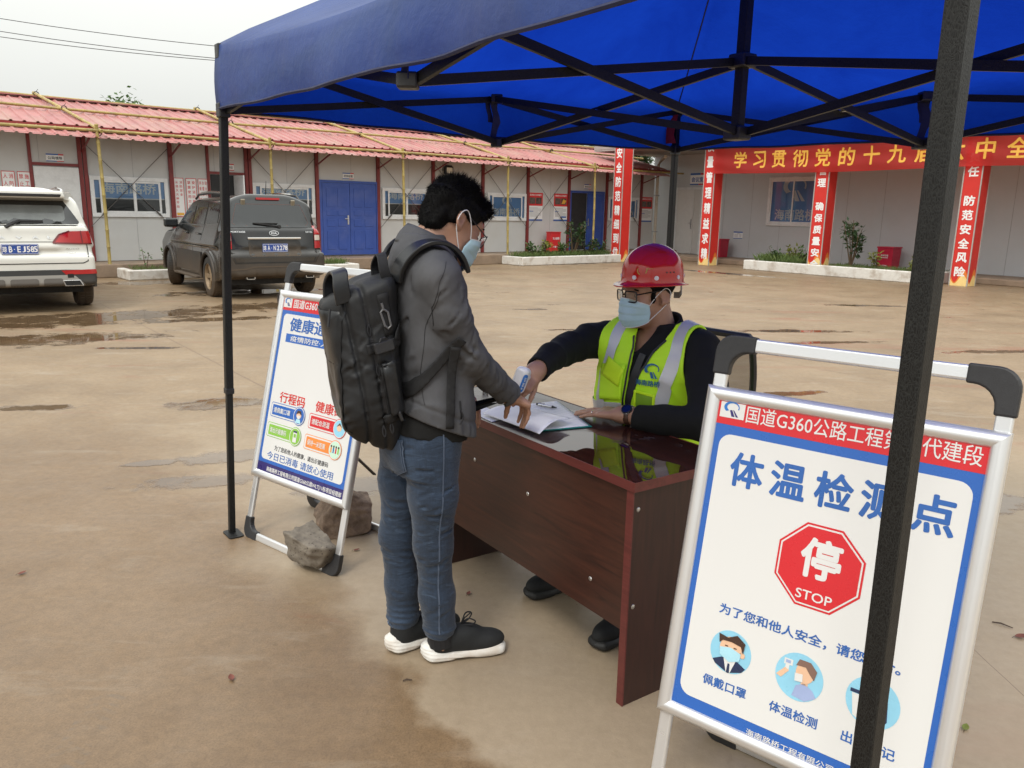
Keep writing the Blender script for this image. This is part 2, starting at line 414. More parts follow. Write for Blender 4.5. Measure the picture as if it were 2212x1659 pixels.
def stripoly(pts, wd):                                         # one closed outline around a polyline
    pts = [Vector(p) for p in pts]; Lp = []; Rp = []
    for i, p in enumerate(pts):
        t = (pts[min(i + 1, len(pts) - 1)] - pts[max(i - 1, 0)]).normalized(); n = Vector((-t.y, t.x)) * wd / 2; Lp.append(tuple(p + n)); Rp.append(tuple(p - n))
    return [Rp + Lp[::-1]]
# ------------------------------------------------------------------ photograph -> world: where a photographed ground point lies
def G(x, y, z=0.):
    d = CM.to_3x3() @ Vector((x - 1106, -(y - 829.5), -F_PX)); o = CM.translation
    return o + d * ((z - o.z) / d.z)
# ------------------------------------------------------------------ ground: rain-wet concrete yard
def ground_mat():
    m, t, p = newmat('wet_concrete'); v = objco(t)
    col = ramp(t, noise(t, .9, 7, .62, v), [(.28, (.175, .118, .068)), (.5, (.235, .164, .097)), (.75, (.295, .213, .133))])
    fine = noise(t, 26, 6, .7, v)
    col = mixc(t, .5, col, ramp(t, fine, [(.3, (.62, .62, .62)), (.7, (1.25, 1.25, 1.25))]), 'MULTIPLY')
    col = mixc(t, .6, col, ramp(t, noise(t, 150, 3, .8, v), [(.36, (.60, .58, .56)), (.5, (1., 1., 1.)), (.66, (1.22, 1.22, 1.22))]), 'MULTIPLY')
    # pale cement patches and scuffs
    vs = objco(t, (1.6, 5.5, 1), (0, 0, R(-38)))
    sc = ramp(t, noise(t, 1.1, 8, .68, vs, .6), [(.56, 0.), (.66, .30)]); col = mixc(t, sc, col, (.36, .31, .245))
    # red-brown laterite mud streaks dragged by tyres
    vs2 = objco(t, (.35, 2.6, 1), (0, 0, R(-14)))
    rs = ramp(t, noise(t, .62, 7, .7, vs2, .8), [(.575, 0.), (.66, .75)]); col = mixc(t, rs, col, (.22, .10, .055))
    # far-yard tan wash
    sp = t.nodes.new('ShaderNodeSeparateXYZ'); t.links.new(v, sp.inputs[0]); X, Y = sp.outputs[0], sp.outputs[1]
    # dry floor under the canopy: distance inside the eave line A-B
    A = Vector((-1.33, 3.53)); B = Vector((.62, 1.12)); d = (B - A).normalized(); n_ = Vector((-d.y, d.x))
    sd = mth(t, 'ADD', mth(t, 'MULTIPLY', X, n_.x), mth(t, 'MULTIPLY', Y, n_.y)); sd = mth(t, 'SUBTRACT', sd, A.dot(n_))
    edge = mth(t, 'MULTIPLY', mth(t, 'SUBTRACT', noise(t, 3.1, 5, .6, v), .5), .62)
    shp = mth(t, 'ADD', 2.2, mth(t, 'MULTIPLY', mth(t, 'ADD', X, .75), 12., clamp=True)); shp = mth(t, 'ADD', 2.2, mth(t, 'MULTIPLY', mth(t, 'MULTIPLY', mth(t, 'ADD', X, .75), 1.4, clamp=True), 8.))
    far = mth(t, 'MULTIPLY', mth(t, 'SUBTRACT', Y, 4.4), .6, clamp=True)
    c_ = G(640, 1215); e1 = mth(t, 'MULTIPLY', mth(t, 'SUBTRACT', X, c_.x), 1 / .42); e2 = mth(t, 'MULTIPLY', mth(t, 'SUBTRACT', Y, c_.y), 1 / .38); light_spot = mth(t, 'MULTIPLY', mth(t, 'SUBTRACT', 1., mth(t, 'ADD', mth(t, 'MULTIPLY', e1, e1), mth(t, 'MULTIPLY', e2, e2))), .35); sd = mth(t, 'ADD', sd, mth(t, 'MAXIMUM', light_spot, 0.))  # ellipse by leg A: bright spot of light painted in as paler ground
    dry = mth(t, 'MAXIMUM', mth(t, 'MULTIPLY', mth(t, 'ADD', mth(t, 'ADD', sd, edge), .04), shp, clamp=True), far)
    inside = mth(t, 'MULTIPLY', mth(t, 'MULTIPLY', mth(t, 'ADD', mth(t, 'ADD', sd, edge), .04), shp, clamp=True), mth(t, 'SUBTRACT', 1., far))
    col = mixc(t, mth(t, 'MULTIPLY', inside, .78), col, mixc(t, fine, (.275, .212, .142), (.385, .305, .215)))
    damp = mth(t, 'SUBTRACT', 1., dry)
    col = mixc(t, mth(t, 'MULTIPLY', damp, .8), col, mixc(t, 1., col, (.74, .66, .57), 'MULTIPLY'))
    # puddles: ellipses (x, y, half length, half width, turn) with ragged rims
    wn = noise(t, 3.2, 6, .65, v); wn2 = noise(t, 1.4, 4, .6, objco(t, (1, 2.2, 1), (0, 0, R(-35))))
    pud = None
    for px, py, rx, ry, ang in PUDDLES:
        c = G(px, py); dx = mth(t, 'SUBTRACT', X, c.x); dy = mth(t, 'SUBTRACT', Y, c.y); ca, sa = math.cos(R(ang)), math.sin(R(ang))
        a = mth(t, 'MULTIPLY', mth(t, 'ADD', mth(t, 'MULTIPLY', dx, ca), mth(t, 'MULTIPLY', dy, sa)), 1 / rx)
        b = mth(t, 'MULTIPLY', mth(t, 'SUBTRACT', mth(t, 'MULTIPLY', dy, ca), mth(t, 'MULTIPLY', dx, sa)), 1 / ry)
        k = mth(t, 'SUBTRACT', 1., mth(t, 'ADD', mth(t, 'MULTIPLY', a, a), mth(t, 'MULTIPLY', b, b)))
        pud = k if pud is None else mth(t, 'MAXIMUM', pud, k)
    pud = mth(t, 'MAXIMUM', pud, -1.5)
    pm_ = mth(t, 'ADD', mth(t, 'MULTIPLY', pud, .55), mth(t, 'MULTIPLY', mth(t, 'SUBTRACT', wn, .5), 2.6))
    film = ramp(t, pm_, [(.0, 0.), (.10, .35), (.32, 1.)]); rim = ramp(t, pm_, [(-.0, 0.), (.02, .0), (.3, 1.)])
    # thin loose films all over the far yard
    gen = ramp(t, wn2, [(.63, 0.), (.70, .7)]); gen = mth(t, 'MULTIPLY', gen, mth(t, 'MULTIPLY', mth(t, 'SUBTRACT', Y, 6.), .12, clamp=True))
    wet = mth(t, 'MAXIMUM', film, gen)
    col = mixc(t, mth(t, 'MULTIPLY', wet, .75), col, mixc(t, 1., col, (.42, .36, .32), 'MULTIPLY'))
    # slab joints and a crack
    jn = noise(t, 9, 4, .6, v)
    for (x0, y0), (x1, y1), wd in JOINTS:
        a = G(x0, y0); b = G(x1, y1); d = (b - a).normalized(); n2 = Vector((-d.y, d.x))
        k = mth(t, 'ABSOLUTE', mth(t, 'ADD', mth(t, 'SUBTRACT', mth(t, 'ADD', mth(t, 'MULTIPLY', X, n2.x), mth(t, 'MULTIPLY', Y, n2.y)), a.x * n2.x + a.y * n2.y), mth(t, 'MULTIPLY', mth(t, 'SUBTRACT', jn, .5), wd * 2.5)))
        al = mth(t, 'SUBTRACT', mth(t, 'ADD', mth(t, 'MULTIPLY', X, d.x), mth(t, 'MULTIPLY', Y, d.y)), a.x * d.x + a.y * d.y)
        ins = mth(t, 'MULTIPLY', mth(t, 'GREATER_THAN', al, 0.), mth(t, 'LESS_THAN', al, (b - a).length))
        ln = mth(t, 'MULTIPLY', mth(t, 'LESS_THAN', k, wd), ins); col = mixc(t, mth(t, 'MULTIPLY', ln, .7), col, (.13, .08, .05))
    # tyre print in dried mud
    a = G(120, 1680); b = G(240, 1500); d = (b - a).normalized(); n2 = Vector((-d.y, d.x)); dx = mth(t, 'SUBTRACT', X, a.x); dy = mth(t, 'SUBTRACT', Y, a.y); al = mth(t, 'ADD', mth(t, 'MULTIPLY', dx, d.x), mth(t, 'MULTIPLY', dy, d.y)); ac = mth(t, 'ABSOLUTE', mth(t, 'ADD', mth(t, 'MULTIPLY', dx, n2.x), mth(t, 'MULTIPLY', dy, n2.y)))
    lug = mth(t, 'GREATER_THAN', mth(t, 'SINE', mth(t, 'ADD', mth(t, 'MULTIPLY', al, 170.), mth(t, 'MULTIPLY', ac, 90.))), -.1); tk = mth(t, 'MULTIPLY', mth(t, 'MULTIPLY', mth(t, 'LESS_THAN', ac, .055), lug), ramp(t, noise(t, 14, 4, .6, v), [(.45, 0.), (.62, .5)])); tk = mth(t, 'MULTIPLY', tk, mth(t, 'LESS_THAN', al, (b - a).length)); col = mixc(t, tk, col, (.13, .105, .08))
    # grit
    vo = t.nodes.new('ShaderNodeTexVoronoi'); vo.inputs['Scale'].default_value = 9; t.links.new(v, vo.inputs['Vector'])
    gr = mth(t, 'LESS_THAN', vo.outputs['Distance'], mth(t, 'MULTIPLY', noise(t, 2, 2, .5, v), .06)); col = mixc(t, mth(t, 'MULTIPLY', gr, .6), col, (.12, .08, .05))
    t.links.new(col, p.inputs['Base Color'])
    base_r = ramp(t, noise(t, 5, 5, .6, v), [(.3, .42), (.7, .62)])
    base_r = mth(t, 'SUBTRACT', base_r, mth(t, 'MULTIPLY', damp, .12))
    rr = mth(t, 'MULTIPLY', base_r, mth(t, 'SUBTRACT', 1., mth(t, 'MULTIPLY', wet, .93))); t.links.new(rr, p.inputs['Roughness'])
    p.inputs['Specular IOR Level'].default_value = .5
    hgt = mth(t, 'MULTIPLY', mth(t, 'ADD', mth(t, 'ADD', noise(t, 40, 5, .7, v), mth(t, 'MULTIPLY', noise(t, 260, 3, .7, v), .35)), mth(t, 'MULTIPLY', noise(t, 6, 4, .6, v), 2.)), mth(t, 'SUBTRACT', 1., mth(t, 'MULTIPLY', wet, .97)))
    bump(t, p, hgt, .35, .004)
    return m
PUDDLES = [(150, 690, 2.6, .75, 35), (60, 735, 1.6, .5, 25), (330, 610, 1.3, .5, 35), (600, 660, 1.7, .5, 30), (540, 630, 1.8, .45, 32), (455, 690, 1.1, .22, 25),
           (90, 880, .42, .1, 10), (300, 752, .5, .09, 8), (480, 870, .42, .2, 20), (500, 985, .34, .15, 15), (430, 1040, .5, .12, 15), (330, 1000, .16, .06, 20), (800, 1050, .4, .2, 10),
           (1230, 570, 1.8, .35, 36), (1560, 590, 2.2, .3, -50), (1150, 668, .35, .1, 10), (1270, 712, .6, .08, 10), (1700, 715, 1.0, .16, 5), (1780, 740, .9, .1, 12),
           (1860, 660, 1.1, .15, 0), (2060, 800, .55, .12, 10), (2130, 760, .7, .12, 12), (2150, 1090, .3, .14, 20), (1690, 850, .5, .1, 15), (580, 575, 1.2, .3, 33), (380, 560, 1., .3, 30)]
JOINTS = [((215, 655), (860, 985), .008), ((1583, 763), (2170, 869), .006), ((1040, 690), (1330, 735), .006), ((2095, 1395), (2230, 1520), .002)]
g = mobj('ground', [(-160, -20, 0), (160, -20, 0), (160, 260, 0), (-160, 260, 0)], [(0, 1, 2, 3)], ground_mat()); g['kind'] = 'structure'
# ------------------------------------------------------------------ shared materials
M_wall = pm('panel_white', (.56, .565, .56), .45, var=.05, sc=1.5, dirt=(.42, .36, .28), dsc=.9, damt=.22)
M_wall2 = pm('panel_grey', (.54, .56, .58), .4, var=.04, sc=1.2, dirt=(.42, .38, .32), dsc=.8, damt=.15)
M_red = pm('red_steel', (.20, .028, .028), .5, var=.2, sc=6)
M_redroof = pm('roof_sheet', (.36, .135, .128), .5, var=.22, sc=1.4, dirt=(.40, .30, .23), dsc=.8, damt=.65, stretch=(3, 1, 1))
M_awn = pm('awning_sheet', (.42, .17, .16), .5, var=.2, sc=2.5, dirt=(.48, .36, .32), dsc=2.2, damt=.7)
M_dkred = pm('gutter_red', (.24, .025, .025), .5, var=.2, sc=4)
M_wfr = pm('window_white', (.74, .75, .76), .35, var=.06, sc=14, dirt=(.45, .45, .45), dsc=6, damt=.35)
M_blue = pm('door_blue', (.035, .085, .36), .42, var=.12, sc=4, dirt=(.12, .14, .3), dsc=2, damt=.4)
M_dark = pm('room_dark', (.02, .02, .022), .6, var=.3, sc=2)  # for flat sheets: shade of the unlit rooms put into the colour
M_steel = pm('steel', (.6, .6, .6), .3, metal=1, sc=20)
M_black = pm('black_plastic', (.018, .018, .02), .45, var=.2, sc=20)
M_wire = pm('rusty_rod', (.10, .09, .085), .5, sc=20)
M_bam = pm('bamboo', (.37, .28, .085), .45, var=.3, sc=7, dirt=(.2, .17, .1), dsc=5, damt=.6)
M_tie = pm('wire_tie', (.05, .045, .04), .7)
M_porch = pm('porch_concrete', (.26, .19, .135), .55, var=.2, sc=3, bst=.3, bsc=30, bd=.01, dirt=(.15, .11, .08), dsc=2, damt=.7)
M_kerb = pm('whitewash', (.66, .64, .60), .7, var=.08, sc=6, bst=.5, bsc=22, bd=.01, dirt=(.30, .22, .15), dsc=3.5, damt=.8)
M_soil = pm('soil', (.13, .075, .045), .9, var=.35, sc=9, bst=.8, bsc=18, bd=.03)
M_txw = pm('print_white', (.82, .82, .82), .4, var=.02)
M_txb = pm('print_blue', (.03, .12, .42), .4, var=.05)
M_txr = pm('print_red', (.62, .03, .035), .4, var=.05)
M_txk = pm('print_black', (.03, .03, .035), .4, var=.05)
M_txy = pm('print_yellow', (.80, .42, .06), .5, var=.08)
M_txg = pm('print_grey', (.38, .38, .39), .5, var=.1)
M_film = pm('window_film', (.15, .36, .76), .35, var=.12, sc=2)
M_filmt = pm('film_lettering', (.74, .80, .86), .4, var=.05)
def glass(name, tint=(.5, .52, .53), refl=.35):
    m, t, p = newmat(name); t.nodes.remove(p); o = t.nodes['Material Output']
    tr = t.nodes.new('ShaderNodeBsdfTransparent'); gl = t.nodes.new('ShaderNodeBsdfGlossy'); fz = t.nodes.new('ShaderNodeFresnel'); fz.inputs[0].default_value = 1.5; mx = t.nodes.new('ShaderNodeMixShader')
    tr.inputs[0].default_value = (*tint, 1); gl.inputs['Roughness'].default_value = .03; f = mth(t, 'ADD', fz.outputs[0], refl * .15, clamp=True)
    t.links.new(f, mx.inputs[0]); t.links.new(tr.outputs[0], mx.inputs[1]); t.links.new(gl.outputs[0], mx.inputs[2]); t.links.new(mx.outputs[0], o.inputs[0]); return m
M_glass = glass('window_glass', (.86, .88, .88), .25)
# ------------------------------------------------------------------ left building: long prefabricated site office
A1 = .7048; T1 = Matrix.Translation((-9.335, 17.5049, 0)) @ Matrix.Rotation(A1, 4, 'Z')
b1 = thing('site_office', 'long low white prefabricated site office with corrugated red roof and blue doors', 'building', (-9.335, 17.5049, 0), A1)
ZB = .297
mb = MB(); mb.box((-9.0, 0, ZB), (18.93, 5.4, 3.05)); mb.build('wall', M_wall, b1)
mb = MB()
for s in np.arange(-9 + .91, 18.9, .91): mb.box((s - .004, -.004, ZB), (s + .004, -.0005, 3.0))
mb.build('panel_joint', M_txg, b1)
mb = MB(); mb.box((-9.2, -1.0, 0), (19.2, -.002, .285)); mb.box((-9.2, -.0015, .05), (19.2, 5.6, .29)); o = mb.build('plinth', M_porch, b1); bev(o, .02)
def corrug(s0, s1, per, y0, z0, y1, z1, amp):                  # ribbed sheet from (y0,z0) to (y1,z1)
    L_ = math.hypot(y1 - y0, z1 - z0); ny, nz = -(z1 - z0) / L_, (y1 - y0) / L_
    prof = [(0, 0), (.38, 0), (.48, 1), (.62, 1), (.72, 0)]; vs = []; fs = []; K = int((s1 - s0) / per)
    xs = [(s0 + (k + a) * per, h * amp) for k in range(K) for a, h in prof] + [(s0 + K * per, 0)]
    for x, h in xs: vs += [(x, y0 + ny * h, z0 + nz * h), (x, y1 + ny * h, z1 + nz * h)]
    for i in range(len(xs) - 1): fs.append((2 * i, 2 * i + 2, 2 * i + 3, 2 * i + 1))
    return vs, fs
mb = MB(); mb.add(*corrug(-9.2, 19.2, .235, -.5, 3.12, 2.7, 3.93, .027)); mb.add(*corrug(-9.2, 19.2, .235, 2.7, 3.93, 5.9, 3.12, .035))
o = mb.build('roof', M_redroof, b1); sd_ = o.modifiers.new('t', 'SOLIDIFY'); sd_.thickness = .012
mb = MB(); mb.box((-9.2, 2.55, 3.945), (19.2, 2.85, 3.972)); mb.build('ridge_cap', M_redroof, b1)
mb = MB(); mb.box((-9.2, -.53, 3.03), (19.2, -.44, 3.105)); mb.build('gutter', M_dkred, b1)
mb = MB(); mb.add(*corrug(-9.2, 18.9, .235, -.98, 2.86, -.42, 3.01, .026)); o = mb.build('awning', M_awn, b1); sd_ = o.modifiers.new('t', 'SOLIDIFY'); sd_.thickness = .004
mb = MB(); mb.box((-9.1, -.035, 2.96), (18.93, -.004, 3.03)); mb.build('wall_plate', M_red, b1)
for k in range(-4, 11):
    s = 1.82 * k; mb = MB()
    if k in (0, 2): mb.box((s - .085, -.055, ZB), (s - .01, -.003, 2.96)); mb.box((s + .01, -.055, ZB), (s + .085, -.003, 2.96))
    else: mb.box((s - .045, -.06, ZB), (s + .045, -.003, 2.96))
    mb.build('post', M_red, b1)
    mb = MB(); mb.bar((s, -.06, 2.62), (s, -.8, 2.86), .03, .03); mb.build('awning_bracket', M_red, b1)
for s0, s1, zt in ((-.95, -.09, 2.3), (2.70, 3.55, 2.28)):     # red door surrounds with lintels
    mb = MB(); mb.box((s0 - .06, -.045, ZB), (s0, -.003, 2.96)); mb.box((s0 + .001, -.04, zt), (s1, -.003, zt + .06)); mb.build('door_surround', M_red, b1)
def rods(k):
    a, b = 1.82 * k + .05, 1.82 * k + 1.77; mb = MB()
    for p, q in (((a, -.07, 2.8), (b, -.07, 1.05)), ((b, -.075, 2.8), (a, -.075, 1.05))):
        mb.cyl(p, q, .007, n=6)
        P = Vector(p).lerp(Vector(q), .83); d = (Vector(q) - Vector(p)).normalized(); mb.tube([P - d * .1, P - d * .05, P + d * .05, P + d * .1], [.006, .02, .02, .006], 8)
    mb.build('cross_brace', M_wire, b1)
for k in (0, 2, 4, 5, 6, 7, 9, 10): rods(k) if k < 10 else None
def win1(s0, s1, z0, z1, split, film, txt=None, z_txt=None, h=.3, lg=False):
    w_ = MB(); f = .085
    w_.box((s0, -.05, z0), (s1, -.003, z0 + f)); w_.box((s0, -.05, z1 - f), (s1, -.003, z1)); w_.box((s0, -.05, z0 + f), (s0 + f, -.003, z1 - f)); w_.box((s1 - f, -.05, z0 + f), (s1, -.003, z1 - f))
    fo = w_.build('window', M_wfr, b1); bev(fo, .004)
    mb = MB(); a, b, c, d = s0 + f, s1 - f, z0 + f, z1 - f; t = .045
    for u0, u1, y in ((a + .1, split + .03, -.046), (split - .03, b - .08, -.036)):
        mb.box((u0, y, c + .001), (u0 + t, y + .02, d - .001)); mb.box((u1 - t, y, c + .001), (u1, y + .02, d - .001)); mb.box((u0 + t, y, c + .001), (u1 - t, y + .02, c + t)); mb.box((u0 + t, y, d - t), (u1 - t, y + .02, d - .001))
    bev(mb.build('sash', M_wfr, fo), .003)
    MB().box((a, -.0075, c), (b, -.0035, d)).build('interior_shade', M_dark, fo)  # dark backing sheet, the room's shade is in its colour
    MB().add([(a, -.022, c), (b, -.022, c), (b, -.022, d), (a, -.022, d)], [(0, 1, 2, 3)]).build('pane', M_glass, fo)
    zf = d - film * (d - c)
    MB().box((a, -.011, zf), (b, -.0085, d)).build('film', M_film, fo)
    MB().box((a, -.0145, zf - .012), (b, -.0115, zf + .012)).build('rail', M_wfr, fo)
    P = Panel(Matrix.Translation((0, -.0115, 0)) @ Matrix.Rotation(PI / 2, 4, 'X'))
    if txt: P.text('t', txt, (s0 + s1) / 2 - .02, z_txt, h, (s1 - s0) * .7, 1, .02)
    if lg: P.logo('t', 't', (s0 + s1) / 2, d - .2, .19, 1)
    P.build(fo, {'t': ('lettering', M_filmt)})
win1(.1, 1.73, 1.26, 2.13, 1.0, .55, '海南路桥', 1.88, .24)
win1(3.73, 5.38, 1.29, 2.12, 4.52, .45, '海南路桥', 1.93, .2)
win1(7.40, 9.03, 1.27, 2.12, 8.2, .5, '海南路桥', 1.92, .22)
win1(11.10, 12.68, 1.26, 2.1, 11.9, 1., '海南路桥', 1.53, .24, True)
win1(16.49, 18.1, 1.3, 2.12, 17.3, 1., '海南路桥', 1.55, .22)
win1(-3.3, -1.9, 1.26, 2.13, -2.6, .55)
def dleaf(s0, s1, z0, z1, parent, name='door', mtl=None, pan=True, M=None, hs=None):
    mb = MB(); mb.box((s0, -.045, z0), (s1, -.006, z1)); o = mb.build(name, mtl or M_blue, parent); bev(o, .004)
    if pan:
        mb = MB(); wd = s1 - s0; m_ = .14 * wd; mid = (s0 + s1) / 2
        for za, zb in ((.08, .34), (.40, .5), (.55, .62), (.67, .93)):
            a, b = z0 + (z1 - z0) * za, z0 + (z1 - z0) * zb
            for u0, u1 in ((s0 + m_, mid - .04), (mid + .04, s1 - m_)): mb.box((u0, -.056, a), (u1, -.0455, b))
        bev(mb.build('raised_panel', mtl or M_blue, o), .009, 2)
    if hs:
        mb = MB(); mb.box((hs - .022, -.058, 1.12), (hs + .022, -.0465, 1.36)); mb.bar((hs, -.07, 1.27), (hs - .11, -.07, 1.27), .02, .018); mb.cyl((hs, -.046, 1.27), (hs, -.075, 1.27), .012, n=8)
        bev(mb.build('handle', M_steel, o), .003)
    return o
mb = MB(); mb.box((5.5, -.05, ZB), (5.58, -.003, 2.26)); mb.box((7.2, -.05, ZB), (7.27, -.003, 2.26)); mb.box((5.58, -.05, 2.2), (7.2, -.003, 2.26)); mb.build('door_frame', M_blue, b1)
dleaf(5.59, 6.385, ZB + .02, 2.195, b1, hs=6.33); dleaf(6.395, 7.19, ZB + .02, 2.195, b1)
mb = MB(); mb.box((14.6, -.05, ZB), (14.67, -.003, 2.27)); mb.box((16.2, -.05, ZB), (16.27, -.003, 2.27)); mb.box((14.67, -.05, 2.2), (16.2, -.003, 2.27)); mb.build('door_frame', M_blue, b1)
MB().box((14.68, -.006, ZB + .02), (15.43, -.0035, 2.195)).build('doorway', M_dark, b1)  # flat dark sheet on the wall, painted as the shade indoors
dleaf(15.44, 16.19, ZB + .02, 2.195, b1, hs=15.5)
dleaf(-.94, -.09, ZB + .02, 2.28, b1, 'door', M_wfr, False, hs=-.2)
MB().box((2.72, -.006, ZB + .02), (3.54, -.0035, 2.27)).build('doorway', M_dark, b1)  # dark sheet on the solid wall, painted as the unlit room
mb = MB(); mb.box((3.28, -.6, ZB + .03), (3.31, -.012, 2.26)); mb.box((3.42, -.035, ZB), (3.53, -.0065, 2.27)); mb.build('open_door', M_wfr, b1)
# things fixed on that wall
def wallthing(name, label, cat, T, s, y, z, group=None):
    o = thing(name, label, cat, group=group); o.matrix_world = T @ Matrix.Translation((s, y, z)); return o
XZ = Matrix.Rotation(PI / 2, 4, 'X')
def slogan(s0, s1, z0, z1, cols, label, y=-.004, T=T1):
    r = wallthing('fire_safety_board', label, 'sign', T, s0, y, z0, 'tall red and white fire safety boards')
    W, H = s1 - s0, z1 - z0; MB().box((0, -.014, 0), (W, -.001, H)).build('board', M_txw, r)
    P = Panel(Matrix.Translation((0, -.0142, 0)) @ XZ)
    for a in ((0, 0, W, .014), (0, H - .014, W, H), (0, .014, .013, H - .014), (W - .013, .014, W, H - .014)): P.rect('r', *a, 1)
    n = len(cols); mx_ = max(len(c) for c in cols); pt_ = min((H - .24) / mx_, .145)
    for i, c in enumerate(cols): P.text('r', c, W * (n - i - .5) / n * .84 + W * .08, H - .1, pt_ * .66, min(pt_ * .66, W * .8 / n * .8), 1, .012, vertical=True, pitch=pt_)
    P.rect('g', .03, .03, W - .03, .09, 1)
    P.build(r, {'r': ('lettering', M_txr), 'g': ('artwork', M_txy)})
slogan(1.87, 2.09, 1.28, 2.16, ['消防安全', '从熄灭火种开始'], 'white fire board beside first window, reading about putting out embers')
slogan(2.14, 2.38, 1.28, 2.16, ['爱护消防器材', '掌握使用方法'], 'middle fire board of three by the dark doorway behind the black car')
slogan(2.42, 2.65, 1.28, 2.16, ['动火作业前', '办理安全证', '并做好安全'], 'fire board with three columns of text right beside the dark doorway')
slogan(-1.24, -1.0, 1.3, 2.16, ['施工现场', '禁止吸烟'], 'fire board next to the plain white door above the white car')
slogan(-1.52, -1.28, 1.3, 2.16, ['消防设施', '人人爱护'], 'leftmost red-bordered fire board above the white car')
M_pic = pm('poster_photo', (.10, .08, .07), .4, var=.9, sc=9)
for s0, lab, pc in ((12.78, 'red-headed notice poster beside the logo window', 0), (13.9, 'red-headed notice poster beside the half-open blue door, fiery picture on it', 1), (18.23, 'red-headed notice poster at the far end of the white office', 0)):
    r = wallthing('notice_poster', lab, 'poster', T1, s0, -.004, 1.27, 'red headed posters on the office wall')
    MB().box((0, -.01, 0), (.62, -.001, .88)).build('board', M_txw, r); P = Panel(Matrix.Translation((0, -.0102, 0)) @ XZ)
    P.rect('r', 0, .47, .62, .88, 1); P.rect('p', .05, .53, .3, .73, 2); P.rect('p', .32, .53, .57, .73, 2)
    if pc: P.poly('o', [(.34, .55), (.42, .7), (.56, .66), (.5, .56)], 3)
    P.text('w', '森林防火工作宣传', .31, .81, .06, .5, 2, .02)
    for i in range(9): P.rect('k', .06, .40 - i * .033, .06 + .5 * (1 if i % 4 else .7), .40 - i * .033 + .012, 1)
    P.rect('b', .05, .29, .22, .31, 2); P.rect('b', 0, 0, .62, .045, 1); P.rect('b', .34, .1, .57, .15, 2) if pc else None
    P.build(r, {'r': ('heading', M_txr), 'p': ('picture', M_pic), 'w': ('lettering', M_txw), 'k': ('text_block', M_txg), 'b': ('footer', M_txb), 'o': ('fire_picture', M_txy)})
def plate(s0, z0, wd, ht, tx, lab, T=T1, head=False):
    r = wallthing('door_sign', lab, 'sign', T, s0, -.004, z0, 'small door signs')
    MB().box((0, -.012, 0), (wd, -.001, ht)).build('board', M_txw, r); P = Panel(Matrix.Translation((0, -.0122, 0)) @ XZ)
    P.rect('b', 0, ht * .84, wd, ht, 1); P.rect('b', 0, 0, wd * .6, ht * .1, 1); P.rect('o', wd * .6, 0, wd, ht * .1, 1); P.rect('o', wd * .7, ht * .84, wd, ht, 2)
    P.text('k', tx, wd / 2, ht * .46, ht * .42, wd * .82, 2, .02)
    P.build(r, {'b': ('blue_band', M_txb), 'o': ('orange_band', M_txr), 'k': ('lettering', M_txb if head else M_txk)})
plate(-.68, 2.39, .33, .155, '公司领导', 'small white name plate above the plain white door')
plate(2.97, 2.38, .33, .155, '项目书记', 'small white name plate above the dark doorway')
plate(6.21, 2.31, .33, .155, '项目经理', 'small white name plate above the double blue door')
plate(15.28, 2.34, .33, .155, '综合办公室', 'small white name plate above the half-open blue door')
r = wallthing('flood_lamp', 'black flood lamp on a white pipe, high on the office wall', 'lamp', T1, 9.56, 0, 2.55)
mb = MB(); mb.box((-.14, -.2, .02), (.14, -.1, .24)); mb.box((-.12, -.17, .24), (.12, -.11, .27)); o = mb.build('housing', M_black, r); bev(o, .012)
MB().box((-.1, -.206, .04), (.1, -.2005, .2)).build('lens', pm('lamp_lens', (.75, .73, .62), .2), r)
mb = MB(); mb.bar((-.12, -.1, .13), (-.12, -.004, .13), .02); mb.bar((.12, -.1, .13), (.12, -.004, .13), .02); mb.build('bracket', M_black, r)
mb = MB(); mb.cyl((-.17, -.03, .3), (-.17, -.03, -.1), .012, n=8); mb.build('conduit', M_txw, r)
r = wallthing('extinguisher_box', 'red fire extinguisher box standing behind the leafy shrub by the blue door', 'box', T1, 13.45, -.3, ZB)
mb = MB(); mb.box((0, -.12, 0), (.42, .12, .6)); o = mb.build('box', M_txr, r); bev(o, .01)
mb = MB(); mb.box((-.01, -.13, .601), (.43, .13, .63)); mb.build('lid', M_txr, r)
Pn = Panel(Matrix.Translation((0, -.1215, 0)) @ XZ); Pn.text('w', '灭火器箱', .21, .42, .08, .3, 1, .02); Pn.text('w', '火警119', .21, .15, .06, .26, 1, .02); Pn.build(r, {'w': ('lettering', M_txw)})
# ------------------------------------------------------------------ bamboo scaffold tied over the roof
sc_ = thing('bamboo_scaffold', 'yellow bamboo pole frame tied over the red roof on slender posts', 'scaffold', (-9.335, 17.5049, 0), A1)
rb = random.Random(3)
def bamboo(p, q, r, name):
    p = Vector(p); q = Vector(q); n = max(3, int((q - p).length / .32)); pts = []; rs = []
    off = Vector((rb.uniform(-1, 1), rb.uniform(-1, 1), rb.uniform(-1, 1))) * .03
    for i in range(n + 1):
        c = p.lerp(q, i / n) + off * math.sin(PI * i / n) * min(1., n / 12)
        d = (q - p).normalized(); 
        for dl, k in ((-.018, 1), (0, 1.22), (.018, 1)): pts.append(c + d * dl); rs.append(r * k)
    MB().tube(pts, rs, 8).build(name, M_bam, sc_, True)
def lash(c, r=.055):
    mb = MB(); c = Vector(c)
    for k in range(3):
        pts = [c + Vector((math.cos(a) * r, (k - 1) * .02, math.sin(a) * r)) for a in np.linspace(0, 2 * PI, 10)[:-1]]; mb.tube(pts, .008, 5, False, closed=True)
    mb.tube([c + Vector((0, 0, r)), c + Vector((.05, .03, r + .06))], .006, 4); mb.build('lashing', M_tie, sc_)
roofz = lambda y: 3.12 + (y + .5) / 3.2 * .81
